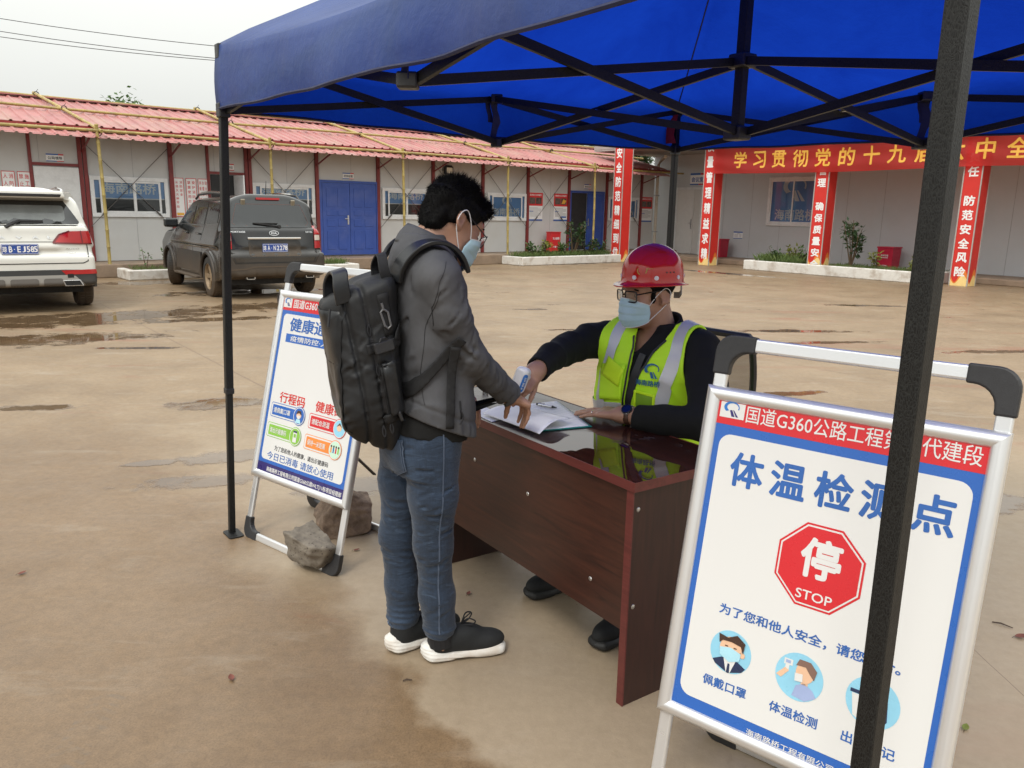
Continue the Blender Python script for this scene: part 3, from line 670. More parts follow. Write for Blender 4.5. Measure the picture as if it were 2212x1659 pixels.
for i, s in enumerate((-7.2, -3.5, .15, 3.87, 7.55, 11.2, 14.86)):
    bamboo((s, -.92, .29), (s - .02, -.9, 3.12), .034, 'pole'); bamboo((s + .05, -.98, 3.0), (s - .42, 2.85, 4.06), .034, 'rafter')
    for y in (-.88, 1.0, 2.75): lash((s - .42 * (y + .9) / 3.75 + .02, y, roofz(y) + (.085 if y > 0 else -.06)))
for y, z in ((-.93, 2.985), (1.0, roofz(1.) + .085), (2.75, 4.02)):
    for s0, s1 in ((-9.3, -2.2), (-2.6, 4.9), (4.5, 12.1), (11.7, 19.4)): bamboo((s0, y, z + rb.uniform(-.015, .015)), (s1, y + .03, z + rb.uniform(-.015, .015)), .03, 'rail')
# ------------------------------------------------------------------ right building with porch
A2 = -.9304; T2 = Matrix.Translation((5.6699, 30.1748, 0)) @ Matrix.Rotation(A2, 4, 'Z')
b2 = thing('meeting_building', 'pale grey panel building with a flat porch roof and sliding windows', 'building', (5.6699, 30.1748, 0), A2)
Z2 = .15
MB().box((-.75, 0, Z2), (19, 6, 3.95)).build('wall', M_wall2, b2)
mb = MB()
for s in np.arange(.35, 19, 1.15):
    if s > 2: mb.box((s - .006, -.004, Z2), (s + .006, -.0005, 3.6))
mb.build('panel_joint', M_txg, b2)
mb = MB(); mb.box((-.9, -1.6, 0), (19.2, -.002, Z2)); o = mb.build('plinth', M_porch, b2); bev(o, .02)
mb = MB(); mb.box((-.78, -3.05, 3.66), (19.2, .02, 3.72)); mb.box((-.78, -3.06, 3.721), (19.2, 6.1, 3.98)); mb.build('porch_roof', pm('porch_soffit', (.36, .33, .31), .6, var=.1, sc=2), b2)
mb = MB(); mb.tube([(18.99, -.09, .29), (18.99, -.09, 3.3), (18.9, -.25, 3.42), (18.0, -1.2, 3.5)], .055, 10); o = mb.build('downpipe', pm('pipe_cream', (.60, .54, .44), .4), b1, True)
for z in (.9, 2.2): MB().box((18.92, -.16, z), (19.06, -.0, z + .04)).build('pipe_clip', M_txg, o)
def win2(s0, s1, z0, z1):
    w_ = MB(); f = .09
    w_.box((s0, -.06, z0), (s1, -.003, z0 + f)); w_.box((s0, -.06, z1 - f), (s1, -.003, z1)); w_.box((s0, -.06, z0 + f), (s0 + f, -.003, z1 - f)); w_.box((s1 - f, -.06, z0 + f), (s1, -.003, z1 - f))
    fo = w_.build('window', M_wfr, b2); bev(fo, .006); m_ = (s0 + s1) / 2; mb = MB(); t = .05
    for u0, u1, y in ((s0 + f, m_ + .03, -.045), (m_ - .03, s1 - f, -.035)):
        mb.box((u0, y, z0 + f), (u0 + t, y + .02, z1 - f)); mb.box((u1 - t, y, z0 + f), (u1, y + .02, z1 - f)); mb.box((u0 + t, y, z0 + f), (u1 - t, y + .02, z0 + f + t)); mb.box((u0 + t, y, z1 - f - t), (u1 - t, y + .02, z1 - f))
    bev(mb.build('sash', M_wfr, fo), .004)
    MB().box((s0 + f, -.01, z0 + f), (s1 - f, -.004, z1 - f)).build('film', M_film, fo); MB().add([(s0 + f, -.028, z0 + f), (s1 - f, -.028, z0 + f), (s1 - f, -.028, z1 - f), (s0 + f, -.028, z1 - f)], [(0, 1, 2, 3)]).build('pane', M_glass, fo)
    P = Panel(Matrix.Translation((0, -.0105, 0)) @ XZ); P.logo('t', 't', m_ + .02, z1 - .42, .42, 1); P.text('t', '海南路桥', m_ + .1, z0 + .36, .36, (s1 - s0) * .8, 1, .02); P.build(fo, {'t': ('lettering', M_filmt)})
win2(4.45, 6.3, 1.25, 2.79); win2(13.2, 15.05, 1.25, 2.79)
mb = MB(); mb.box((.44, -.05, Z2), (.53, -.003, 2.52)); mb.box((1.62, -.05, Z2), (1.7, -.003, 2.52)); mb.box((.53, -.05, 2.44), (1.62, -.003, 2.52)); mb.build('door_frame', M_wfr, b2)
o = MB().box((.535, -.045, Z2 + .02), (1.32, -.006, 2.435)).build('door', pm('door_cream', (.68, .67, .65), .4, var=.04), b2); bev(o, .004)
hd = MB().box((1.22, -.06, 1.06), (1.28, -.0455, 1.4)).bar((1.25, -.08, 1.26), (1.13, -.08, 1.26), .02).build('handle', M_steel, o); bev(hd, .004)
MB().box((1.33, -.04, Z2 + .02), (1.615, -.006, 2.435)).build('side_panel', pm('door_cream', (.60, .585, .56), .4, var=.04), b2)
plate(1.06, 2.6, .66, .41, '会议室', 'white meeting room sign on the grey wall beside the red pillar', T2, True)
r = wallthing('notice_sheet', 'small printed notice on the grey wall above the red bin', 'poster', T2, 3.15, -.003, .78)
MB().box((0, -.006, 0), (.38, -.001, .24)).build('sheet', M_txw, r); Pn = Panel(Matrix.Translation((0, -.0065, 0)) @ XZ); Pn.rect('b', 0, .2, .38, .24); Pn.rect('b', 0, 0, .38, .02)
Pn.rect('k', .14, .165, .28, .18)
for i in range(4): Pn.rect('k', .04, .05 + i * .03, .2, .06 + i * .03); Pn.rect('k', .24, .05 + i * .03, .33, .06 + i * .03)
Pn.build(r, {'b': ('band', M_txb), 'k': ('text_block', M_txg)})
M_bin = pm('bin_red', (.50, .015, .05), .4, var=.08, sc=5)
for s, lab in ((3.0, 'red square litter bin by the meeting room wall below the notice'), (9.02, 'red square litter bin standing behind the planter beside the canopy pole')):
    r = wallthing('litter_bin', lab, 'bin', T2, s, -.55, Z2, 'red litter bins by the porch')
    mb = MB(); q = .21; mb.add([(-q, -q, 0), (q, -q, 0), (q, q, 0), (-q, q, 0), (-q * 1.1, -q * 1.1, .58), (q * 1.1, -q * 1.1, .58), (q * 1.1, q * 1.1, .58), (-q * 1.1, q * 1.1, .58)], [(3, 2, 1, 0), (4, 5, 6, 7), (0, 1, 5, 4), (1, 2, 6, 5), (2, 3, 7, 6), (3, 0, 4, 7)]); bev(mb.build('bin_body', M_bin, r), .01)
    bev(MB().box((-.245, -.245, .581), (.245, .245, .62)).build('rim', M_bin, r), .008)
    Pn = Panel(fr((0, -.2215, 0), (1, 0, 0), (0, -.036, 1))); Pn.text('w', '劣化垃圾', 0, .38, .05, .22, 1, .02); Pn.text('w', '分类投放', 0, .1, .035, .18, 1, .01); Pn.rect('w', -.1, .31, .1, .325); Pn.build(r, {'w': ('lettering', M_txw)})
# pillars wrapped in red slogan cloth
M_cloth = pm('slogan_red', (.60, .028, .02), .5, var=.08, sc=3)
M_flame = pm('print_flame', (.85, .62, .25), .5, var=.1); M_flame2 = pm('print_orange', (.75, .20, .03), .5)
for s, z0, tx, zt, ptc, lab in ((None, 0, '安全防范精细到位', 3.60, .447, 'red slogan pillar nearest the white office, fine management slogan'), (4.17, 0, '质量管理精益求精', 3.78, .465, 'red slogan pillar beside the meeting room door, left end of banner'),
                               (8.06, .2, '规范管理 确保质量安全', 3.56, .312, 'red slogan pillar rising from the planter in front of the window'), (11.95, 0, '落实责任 防范安全风险', 3.80, .33, 'red slogan pillar at the right end of the planter by the canopy pole')):
    r = wallthing('slogan_pillar', lab, 'pillar', T2, s or 0, -2.5, 0, 'red slogan pillars along the porch')
    if s is None: r.matrix_world = Matrix.Translation((3.47, 26.33, 0)) @ Matrix.Rotation(A2, 4, 'Z')
    o = MB().box((-.2, -.2, 0), (.2, .2, 3.65)).build('shaft', M_cloth, r); bev(o, .008)
    mb = MB()
    for x, y in ((-.203, -.203), (.203, -.203), (.203, .203), (-.203, .203)): mb.box((x - .012, y - .012, .0), (x + .012, y + .012, 3.64))
    mb.build('corner_trim', pm('trim_grey', (.4, .38, .36), .4), r)
    P1_ = Panel(fr((0, -.2015, 0), (1, 0, 0), (0, 0, 1))); P2_ = Panel(fr((.2015, 0, 0), (0, 1, 0), (0, 0, 1)))
    hh = ptc * .72; P1_.text('w', tx, 0, zt - .16, hh, .25, 2, .035, vertical=True, pitch=ptc)
    for P_ in (P1_, P2_):
        for k, am in (('o', .4), ('y', .26)):
            P_.poly(k, [(-.19, z0)] + [(.19 - .38 * i / 12 * 1, z0 + am * (.55 + .45 * math.sin(i * 1.9 + am * 9))) for i in range(13)][::-1][:0] + [(.19, z0)] + [(.19 - .38 * i / 12, z0 + am * (.6 + .4 * math.sin(i * .52))) for i in range(13)], 1 if k == 'o' else 2)
        P_.build(r, {'w': ('lettering', M_txw), 'o': ('flame_print', M_flame2), 'y': ('flame_print', M_flame)})
# banner
def cloth_mat():
    m, t, p = newmat('banner_cloth'); p.inputs['Base Color'].default_value = (.62, .035, .03, 1); p.inputs['Roughness'].default_value = .55
    tr = t.nodes.new('ShaderNodeBsdfTranslucent'); tr.inputs[0].default_value = (1., .12, .09, 1); tp = t.nodes.new('ShaderNodeBsdfTransparent'); mx = t.nodes.new('ShaderNodeMixShader'); mx2 = t.nodes.new('ShaderNodeMixShader'); mx.inputs[0].default_value = .5; mx2.inputs[0].default_value = .12
    o = t.nodes['Material Output']; t.links.new(p.outputs[0], mx.inputs[1]); t.links.new(tr.outputs[0], mx.inputs[2]); t.links.new(mx.outputs[0], mx2.inputs[1]); t.links.new(tp.outputs[0], mx2.inputs[2]); t.links.new(mx2.outputs[0], o.inputs[0]); return m
r = wallthing('slogan_banner', 'long red cloth banner with yellow characters stretched between the red pillars', 'banner', T2, 4.36, -2.78, 2.8)
BW, BH = 12.2, .75
def bwave(x, z): return .02 * math.sin(x * 1.7) + .012 * math.sin(x * 4.1 + z * 3) + .012 * math.sin(z * 14 + x * .8 + math.sin(x * .9) * 2) - .12 * math.sin(PI * min(1, x / BW)) * .3
def bdrop(x): return -.05 * math.sin(PI * (x % 7.8) / 7.8) - .004 * x
vs = []; fs = []; nx_, nz_ = 160, 14
for i in range(nx_ + 1):
    for j in range(nz_ + 1): x = BW * i / nx_; z = BH * j / nz_; vs.append((x, bwave(x, z), z + bdrop(x)))
for i in range(nx_):
    for j in range(nz_): a = i * (nz_ + 1) + j; fs.append((a, a + nz_ + 1, a + nz_ + 2, a + 1))
mobj('cloth', vs, fs, cloth_mat(), r, True)
mb = MB()
for i, ch in enumerate('学习贯彻党的十九届六中全会精神'):
    vs_, fs_ = glyphs(ch, .022); zz = vs_[:, 2]; vs_ = vs_[:, :2]; lo = vs_.min(0); hi = vs_.max(0); q = (vs_ - (lo + hi) / 2) / (hi - lo).max() * .47
    x0 = 1.0 + i * .683; mb.add([(x0 + a, bwave(x0 + a, .375 + b) - .006 - c * 8, .385 + b + bdrop(x0 + a)) for (a, b), c in zip(q, zz)], fs_)
mb.build('lettering', M_txy, r)
mb = MB(); mb.cyl((0, 0, .74), (-.1, .1, .8), .006, n=6); mb.cyl((0, 0, .02), (-.1, .1, -.05), .006, n=6); mb.build('tie_cord', M_txr, r)
# ------------------------------------------------------------------ planters and plants
def planter(T, s0, s1, y0, y1, hk, lab):
    r = thing('planter', lab, 'planter', group='whitewashed planters'); r.matrix_world = T
    mb = MB(); t = .16
    mb.box((s0, y0, 0), (s1, y0 + t, hk)); mb.box((s0, y0 + t, 0), (s0 + t, y1, hk)); mb.box((s1 - t, y0 + t, 0), (s1, y1, hk)); bev(mb.build('kerb', M_kerb, r), .025, 3)
    vs = []; fs = []; nx_ = max(4, int((s1 - s0) / .15)); ny_ = 6
    for i in range(nx_ + 1):
        for j in range(ny_ + 1): vs.append((s0 + t + (s1 - s0 - 2 * t) * i / nx_, y0 + t + (y1 - y0 - t) * j / ny_, hk - .05 + .05 * math.sin(i * .9 + j * 1.7) * math.sin(j * .8 + 1)))
    for i in range(nx_):
        for j in range(ny_): a = i * (ny_ + 1) + j; fs.append((a, a + ny_ + 1, a + ny_ + 2, a + 1))
    mobj('soil', vs, fs, M_soil, r, True)
planter(T1, .25, 5.6, -1.9, -1.002, .21, 'white planter kerb at the left office wall behind the cars')
planter(T1, 10.9, 15.15, -1.95, -1.002, .25, 'white planter kerb in front of the half-open blue door')
planter(T2, 6.0, 11.5, -3.1, -1.602, .28, 'white planter kerb on the right around a red pillar')
def leaf_mat(name, a, b):
    m, t, p = newmat(name); v = objco(t); c = ramp(t, noise(t, 14, 3, .6, v), [(.3, a), (.7, b)]); t.links.new(c, p.inputs['Base Color']); p.inputs['Roughness'].default_value = .5
    tr = t.nodes.new('ShaderNodeBsdfTranslucent'); t.links.new(c, tr.inputs[0]); mx = t.nodes.new('ShaderNodeMixShader'); mx.inputs[0].default_value = .25; o = t.nodes['Material Output']
    t.links.new(p.outputs[0], mx.inputs[1]); t.links.new(tr.outputs[0], mx.inputs[2]); t.links.new(mx.outputs[0], o.inputs[0]); return m
M_leaf = leaf_mat('leaf_green', (.035, .085, .02), (.09, .17, .04)); M_leafy = leaf_mat('leaf_yellow_green', (.12, .17, .025), (.26, .26, .05)); M_leafd = leaf_mat('leaf_dark', (.02, .05, .018), (.05, .1, .03)); M_grass = leaf_mat('grass_blade', (.07, .13, .03), (.17, .22, .07))
M_stem = pm('stem', (.12, .08, .045), .7)
def leafv(mb, c, d, ln, wd, up_):
    d = d.normalized(); s_ = d.cross(up_); s_ = s_.normalized() if s_.length > 1e-4 else Vector((1, 0, 0)); n_ = s_.cross(d)
    mb.add([c, c + d * ln * .45 + s_ * wd - n_ * ln * .05, c + d * ln - n_ * ln * .22, c + d * ln * .45 - s_ * wd - n_ * ln * .05], [(0, 1, 2, 3)])
def plant(T, s, y, z, h, sp, nst, nlf, ll, mt, lab, seed, grp='plants in the white planters', curl=.5, tips=None):
    rp = random.Random(seed); r = wallthing('plant', lab, 'plant', T, s, y, z, grp); st = MB(); lf = MB()
    for k in range(nst):
        a = rp.uniform(0, 2 * PI); ln = h * rp.uniform(.6, 1.05); tip = Vector((math.cos(a) * sp * rp.uniform(.3, 1), math.sin(a) * sp * rp.uniform(.3, 1), ln)); mid = tip * .5 + Vector((rp.uniform(-.05, .05) * h, rp.uniform(-.05, .05) * h, .06 * h))
        pts = [Vector((0, 0, -.03)) * (1 - t) ** 2 + mid * 2 * t * (1 - t) + tip * t * t for t in np.linspace(0, 1, 6)]; st.tube(pts, [.008 * h / .5 * (1.1 - .8 * t) + .002 for t in np.linspace(0, 1, 6)], 5)
        for i in range(nlf):
            t = rp.uniform(.3, 1) ** .7; c = Vector((0, 0, 0)) * (1 - t) ** 2 + mid * 2 * t * (1 - t) + tip * t * t
            d = Vector((rp.gauss(0, 1), rp.gauss(0, 1), rp.gauss(.35, .6))); leafv(lf, c + d.normalized() * ll * .3, d, ll * rp.uniform(.6, 1.2), ll * .24, Vector((rp.gauss(0, .4), rp.gauss(0, .4), 1)))
    st.build('stem', M_stem, r); lf.build('foliage', mt, r)
def on1(px, py, y): return None
# left planter
plant(T1, 1.35, -1.45, .17, .42, .3, 9, 16, .12, M_leaf, 'low leafy shrub in the left planter beside the black car', 11)
plant(T1, .75, -1.4, .17, .5, .08, 2, 12, .08, M_leaf, 'thin upright sprig in the left planter near the bamboo post', 12)
plant(T1, 1.95, -1.4, .17, .33, .1, 3, 8, .08, M_leaf, 'small sprig right of the low leafy shrub by the black car', 13)
# middle planter
for s, h, sp, n, lab, sd2, mt in ((11.75, .42, .25, 7, 'leftmost bushy plant of the middle planter', 21, M_leaf), (12.3, .55, .22, 7, 'yellow-tipped plant left of the centre of the middle planter', 22, M_leafy), (12.85, .40, .25, 7, 'round low plant left of the tall shrub in the middle planter', 23, M_leaf),
                                (14.15, .5, .4, 10, 'dense dark plant before the open blue door', 24, M_leafd), (14.7, .42, .3, 7, 'dark plant right of the bamboo post before the blue door', 25, M_leafd)):
    plant(T1, s, -1.45, .2, h, sp, n, 16, .13, mt, lab, sd2)
plant(T1, 13.5, -1.4, .2, 1.1, .5, 8, 30, .15, M_leafd, 'tall open shrub before the red extinguisher box', 26)
# right planter
plant(T2, 8.95, -2.35, .23, 1.2, .55, 8, 34, .15, M_leafd, 'tall open shrub right of the pillar in the right planter', 31)
for s, h, sp, n, lab, sd2, mt in ((6.6, .45, .25, 5, 'grassy green plant at the left end of the right planter', 32, M_leaf), (7.25, .45, .2, 6, 'yellowish plant just left of the pillar in the right planter', 33, M_leafy), (7.6, .5, .15, 3, 'thin sprig touching the pillar in the right planter', 34, M_leaf),
                                (9.75, .42, .2, 6, 'yellow-green plant right of the tall open shrub', 35, M_leafy), (10.75, .35, .2, 6, 'low yellowish plant near the canopy pole in the right planter', 36, M_leafy)):
    plant(T2, s, -2.5, .23, h, sp, n, 14, .12, mt, lab, sd2)
def grass(T, s0, s1, y0, y1, z, n, h, nm, seed):
    rp = random.Random(seed); mb = MB()
    for k in range(n):
        a = rp.uniform(0, 6.28); x, y = rp.uniform(s0, s1), rp.uniform(y0, y1); hh = h * rp.uniform(.4, 1.1); dx, dy = math.cos(a), math.sin(a); le = rp.uniform(.1, .7) * hh; w_ = .005
        mb.add([(x - dy * w_, y + dx * w_, z), (x + dy * w_, y - dx * w_, z), (x + dx * le * .4 + dy * w_ * .7, y + dy * le * .4 - dx * w_ * .7, z + hh * .65), (x + dx * le, y + dy * le, z + hh)], [(0, 1, 2, 3)])
    o = mb.build('grass', M_grass, None, M=T); setp(o, nm, 'grass', kind='stuff')
grass(T1, .5, 2.4, -1.72, -1.05, .16, 700, .12, 'short grass in the left planter', 1); grass(T1, 11.1, 14.95, -1.75, -1.05, .2, 2300, .2, 'grass growing along the middle planter', 2)
grass(T1, 5.0, 5.4, -1.7, -1.05, .16, 200, .2, 'tuft of grass at the end of the left planter', 5)
grass(T2, 6.2, 7.7, -2.9, -1.7, .22, 1500, .28, 'grass at the left end of the right planter', 3); grass(T2, 8.4, 11.3, -2.9, -1.7, .22, 1400, .12, 'sparse grass along the right planter', 4)
# ------------------------------------------------------------------ trees beyond the office, overhead wires
def tree(x, y, h, cr, seed, lab, mt=None, bare=False, grp='trees behind the office roof'):
    rp = random.Random(seed); r = thing('tree', lab, 'tree', (x, y, 0), 0, grp); tr = MB(); lf = MB()
    tr.tube([(0, 0, 0), (rp.uniform(-.2, .2), 0, h * .4), (rp.uniform(-.3, .3), rp.uniform(-.2, .2), h * .8)], [.22, .15, .07], 8); base = Vector((0, 0, h * .55))
    for k in range(16 if not bare else 14):
        a = rp.uniform(0, 6.28); z0 = h * rp.uniform(.45, .75); tip = Vector((math.cos(a) * cr * rp.uniform(.4, 1), math.sin(a) * cr * rp.uniform(.4, 1), h * rp.uniform(.72, 1.0)))
        st_ = Vector((0, 0, z0)); md = st_.lerp(tip, .5) + Vector((0, 0, .2)); tr.tube([st_, md, tip], [.07, .045, .012], 6)
        if bare:
            for j in range(6):
                q = st_.lerp(tip, rp.uniform(.4, 1)); tr.tube([q, q + Vector((rp.uniform(-.7, .7), rp.uniform(-.7, .7), rp.uniform(.2, .9)))], [.02, .006], 4)
            continue
        for j in range(60):
            q = md.lerp(tip, rp.uniform(.2, 1.1)) + Vector((rp.gauss(0, .32), rp.gauss(0, .32), rp.gauss(0, .26))); d = Vector((rp.gauss(0, 1), rp.gauss(0, 1), rp.gauss(0, .7))); leafv(lf, q, d, .3 * rp.uniform(.6, 1.3), .09, Vector((rp.gauss(0, .5), rp.gauss(0, .5), 1)))
    tr.build('trunk', M_stem, r)
    if not bare: lf.build('crown', mt or M_leafd, r)
tree(-23.6, 50, 7.9, 1.1, 41, 'bright green treetop showing above the left part of the red roof', M_leaf)
tree(-25.3, 52, 7.45, .8, 42, 'small bushy treetop just left of the bright green one', M_leafy)
tree(-10.0, 50, 7.3, 2.0, 43, 'bare branching tree showing under the canopy edge', bare=True); tree(-7.6, 51, 7.0, 1.4, 44, 'thin bare tree beside the grey utility pole', bare=True)
for i, (x, h) in enumerate(((.6, 6.0), (2.1, 5.75), (3.5, 5.9), (4.9, 5.7), (6.2, 5.5), (7.6, 6.3))): tree(x, 50 + i % 2, h, 1.0, 50 + i, ['leafy tree behind the office roof, first from the left under the canopy', 'second leafy treetop behind the roof under the canopy', 'third leafy treetop behind the roof under the canopy', 'fourth leafy treetop behind the roof under the canopy', 'fifth leafy treetop close to the first red pillar', 'leafy tree between the first red pillar and the grey building'][i])
r = thing('utility_pole', 'grey concrete utility pole poking above the red roof among bare branches', 'pole', (-7.74, 45, 0)); MB().cyl((0, 0, 0), (0, 0, 6.15), .15, .11, 14).build('shaft', M_porch, r); MB().bar((-.7, 0, 5.7), (.7, 0, 5.7), .07).build('cross_arm', M_black, r)
for i, (za, zb, lab) in enumerate(((8.76, 7.87, 'highest of the three overhead wires'), (8.27, 7.40, 'middle one of the three overhead wires'), (8.06, 7.32, 'lowest of the three overhead wires'))):
    sl = (zb - za) / 8.71; pts = [(-20.9 + x, 34, za + sl * x + .0035 * x * (x - 8.71)) for x in np.linspace(-12, 30, 40)]
    o = MB().tube(pts, .014, 5).build('overhead_wire', M_black); setp(o, lab, 'wire', 'overhead wires')
# ------------------------------------------------------------------ pop-up canopy
def fabric_mat():
    m, t, p = newmat('canopy_fabric'); v = objco(t); o = t.nodes['Material Output']
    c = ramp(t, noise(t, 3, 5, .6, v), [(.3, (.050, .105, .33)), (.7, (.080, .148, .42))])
    st = ramp(t, noise(t, 1.4, 7, .7, objco(t, (1, 1, .4))), [(.56, 0.), (.75, .35)]); c = mixc(t, st, c, (.12, .13, .2))
    t.links.new(c, p.inputs['Base Color']); p.inputs['Roughness'].default_value = .42; p.inputs['Specular IOR Level'].default_value = .6
    hh = mth(t, 'ADD', mth(t, 'ADD', noise(t, 7, 5, .6, v, .2), mth(t, 'MULTIPLY', noise(t, 2.2, 4, .6, v, .3), 1.2)), mth(t, 'MULTIPLY', noise(t, 900, 2, .5, v), .04)); bump(t, p, hh, .4, .02); bnode = [n for n in t.nodes if n.type == 'BUMP'][0]
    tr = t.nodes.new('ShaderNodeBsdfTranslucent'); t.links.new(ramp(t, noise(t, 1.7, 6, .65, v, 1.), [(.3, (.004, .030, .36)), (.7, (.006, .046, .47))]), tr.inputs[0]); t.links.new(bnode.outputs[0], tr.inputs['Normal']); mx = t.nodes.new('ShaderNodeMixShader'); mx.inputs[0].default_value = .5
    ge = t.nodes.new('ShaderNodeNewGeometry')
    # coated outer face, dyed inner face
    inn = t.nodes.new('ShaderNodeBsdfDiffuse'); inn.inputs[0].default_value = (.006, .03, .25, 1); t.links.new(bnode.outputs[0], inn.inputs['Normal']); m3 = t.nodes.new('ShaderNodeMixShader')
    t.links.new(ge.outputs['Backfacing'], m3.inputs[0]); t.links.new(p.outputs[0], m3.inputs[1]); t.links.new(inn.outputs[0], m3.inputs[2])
    t.links.new(m3.outputs[0], mx.inputs[1]); t.links.new(tr.outputs[0], mx.inputs[2]); t.links.new(mx.outputs[0], o.inputs[0]); return m
def hammer_mat():
    m, t, p = newmat('hammered_black'); v = objco(t, (1, 1, .45)); vo = t.nodes.new('ShaderNodeTexVoronoi'); vo.feature = 'DISTANCE_TO_EDGE'; vo.inputs['Scale'].default_value = 330; vo.inputs['Randomness'].default_value = 1
    mp = t.nodes.new('ShaderNodeVectorMath'); mp.operation = 'ADD'; n = t.nodes.new('ShaderNodeTexNoise'); n.inputs['Scale'].default_value = 90; t.links.new(v, n.inputs['Vector'])
    sc = t.nodes.new('ShaderNodeVectorMath'); sc.operation = 'SCALE'; sc.inputs['Scale'].default_value = .012; t.links.new(n.outputs['Color'], sc.inputs[0]); t.links.new(v, mp.inputs[0]); t.links.new(sc.outputs[0], mp.inputs[1]); t.links.new(mp.outputs[0], vo.inputs['Vector'])
    c = ramp(t, vo.outputs['Distance'], [(.0, (.024, .025, .024)), (.10, (.011, .011, .011)), (.3, (.006, .006, .006))]); t.links.new(c, p.inputs['Base Color']); p.inputs['Roughness'].default_value = .46; bump(t, p, vo.outputs['Distance'], .35, .002); return m
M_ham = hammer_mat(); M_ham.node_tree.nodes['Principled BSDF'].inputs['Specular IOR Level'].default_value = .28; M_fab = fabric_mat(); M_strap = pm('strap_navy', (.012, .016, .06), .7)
LA, LB, LC = Vector((-1.33, 3.53, 0)), Vector((.588, 1.12, 0)), Vector((1.013, 5.19, 0)); LD = LB + LC - LA
TA, TB, TC = LA + Vector((.085, -.01, 0)), LB + Vector((.004, .02, 0)), LC + Vector((-.01, -.01, 0)); TD = LD
ct = (TA + TD) / 2
tent = thing('canopy', 'blue pop-up canopy on a black folding frame over the desk', 'canopy', tuple(ct))
def lc(p, z=None): q = Vector(p) - ct; return Vector((q.x, q.y, q.z if z is None else z))
cor = [TA, TB, TD, TC]; PK = Vector((0, 0, 2.98)); ZE, ZV = 2.205, 1.935
# fabric: four roof panels and a valance, one sheet
vs = []; fs = []; NE = 36; NR = 14
def edge(i, t):
    a, b = lc(cor[i], 0), lc(cor[(i + 1) % 4], 0); return a.lerp(b, t) * (1 + .012)
for i in range(4):
    b0 = len(vs)
    for k in range(NE + 1):
        t = k / NE; e = edge(i, t); sg = math.sin(PI * t); sag = .085 * sg ** .8; nv = e.normalized()
        for j in range(NR + 1):                                 # rim -> peak
            s = j / NR; z = (ZE - sag) * (1 - s) + PK.z * s - .10 * math.sin(PI * s) * sg - .03 * math.sin(PI * s)
            p = e * (1 - s); p.z = z
            if j == 0: p.z -= .012
            vs.append(p)
        for j in range(1, 8):                                   # valance down to its hem
            s = j / 7; r_ = nv * (.018 * math.sin(s * 2.4) + .012 * s * math.sin(t * 19 + i) * sg + .005 * math.sin(t * 47 + s * 3) * sg * s)
            p = e + r_; p.z = (ZE - sag - .012) * (1 - s) + (ZV - .02 * sg + .003 * math.sin(t * 31)) * s
            vs.append(p)
    W_ = NR + 8
    for k in range(NE):
        for j in range(NR): a = b0 + k * W_ + j; fs.append((a, a + W_, a + W_ + 1, a + 1))
        q = lambda kk, j: b0 + kk * W_ + (0 if j == 0 else NR + j)
        for j in range(7): fs.append((q(k, j), q(k, j + 1), q(k + 1, j + 1), q(k + 1, j)))
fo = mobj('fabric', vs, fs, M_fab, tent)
bm = bmesh.new(); bm.from_mesh(fo.data); bmesh.ops.remove_doubles(bm, verts=bm.verts[:], dist=.002); bmesh.ops.recalc_face_normals(bm, faces=bm.faces[:])
up_ = sum(f.normal.z for f in bm.faces)
if up_ < 0: bmesh.ops.reverse_faces(bm, faces=bm.faces[:])
bm.to_mesh(fo.data); bm.free(); fo.data.polygons.foreach_set('use_smooth', [True] * len(fo.data.polygons))
mb = MB()
for i in range(4):                                              # hem
    pts = []
    for k in range(NE + 1):
        t = k / NE; e = edge(i, t); sg = math.sin(PI * t); nv = e.normalized(); p = e + nv * (.018 * math.sin(2.4) + .012 * math.sin(t * 19 + i) * sg + .005 * math.sin(t * 47 + 3) * sg); p.z = ZV - .02 * sg + .003 * math.sin(t * 31); pts.append(p)
    mb.tube(pts, .006, 6)
mb.build('hem', M_strap, tent)
mb = MB()
for i in range(4):                                              # corner seams of the roof
    a = lc(cor[i], ZE) * 1.005; a.z = ZE - .01; pts = [a.lerp(PK, s) - Vector((0, 0, .03 * math.sin(PI * s) + .008)) for s in np.linspace(0, 1, 12)]; mb.tube(pts, .004, 5)
mb.build('seam', M_strap, tent)
def bolt(mb, p, d, r=.008): d = Vector(d).normalized(); p = Vector(p); mb.cyl(p - d * .02, p + d * .021, r, n=8)
bolts = MB()
for i, (lo_, hi_) in enumerate(((LA, TA), (LB, TB), (LD, TD), (LC, TC))):
    a = lc(lo_, 0); b = lc(hi_, 2.17); k = .70 / 2.17 if i != 1 else .60 / 2.17; mid = a.lerp(b, k); x = (lc(cor[(i + 1) % 4], 0) - lc(cor[i], 0)).normalized()
    mb = MB(); mb.bar(mid, b, .034, .034, x); lg_ = mb.build('leg', M_ham, tent); bev(lg_, .004)
    mb = MB(); mb.bar(a, mid + (mid - a).normalized() * .05, .028, .028, x); bev(mb.build('leg_tube', M_ham, lg_), .003)
    mb = MB(); mb.bar(mid - (b - a).normalized() * .012, mid + (b - a).normalized() * .016, .039, .039, x); bev(mb.build('lock_collar', M_black, lg_), .004)
    mb = MB(); mb.prism(rrect(-.055, -.035, .055, .035, .015), .006, Matrix.Translation(a + x * .02) @ Matrix.Rotation(math.atan2(x.y, x.x), 4, 'Z')); mb.cyl(a + x * .055, a + x * .055 + Vector((0, 0, .008)), .007, n=8); mb.build('foot_plate', M_ham, lg_)
    for z in (1.93, 2.165): mb = MB(); c = a.lerp(b, z / 2.17); mb.bar(c - Vector((0, 0, .03)), c + Vector((0, 0, .03)), .048, .048, x); bev(mb.build('slider', M_black, lg_), .005)
mids = []
ZMU, ZML, ZCU, ZCL = 2.105, 1.885, 2.10, 1.84
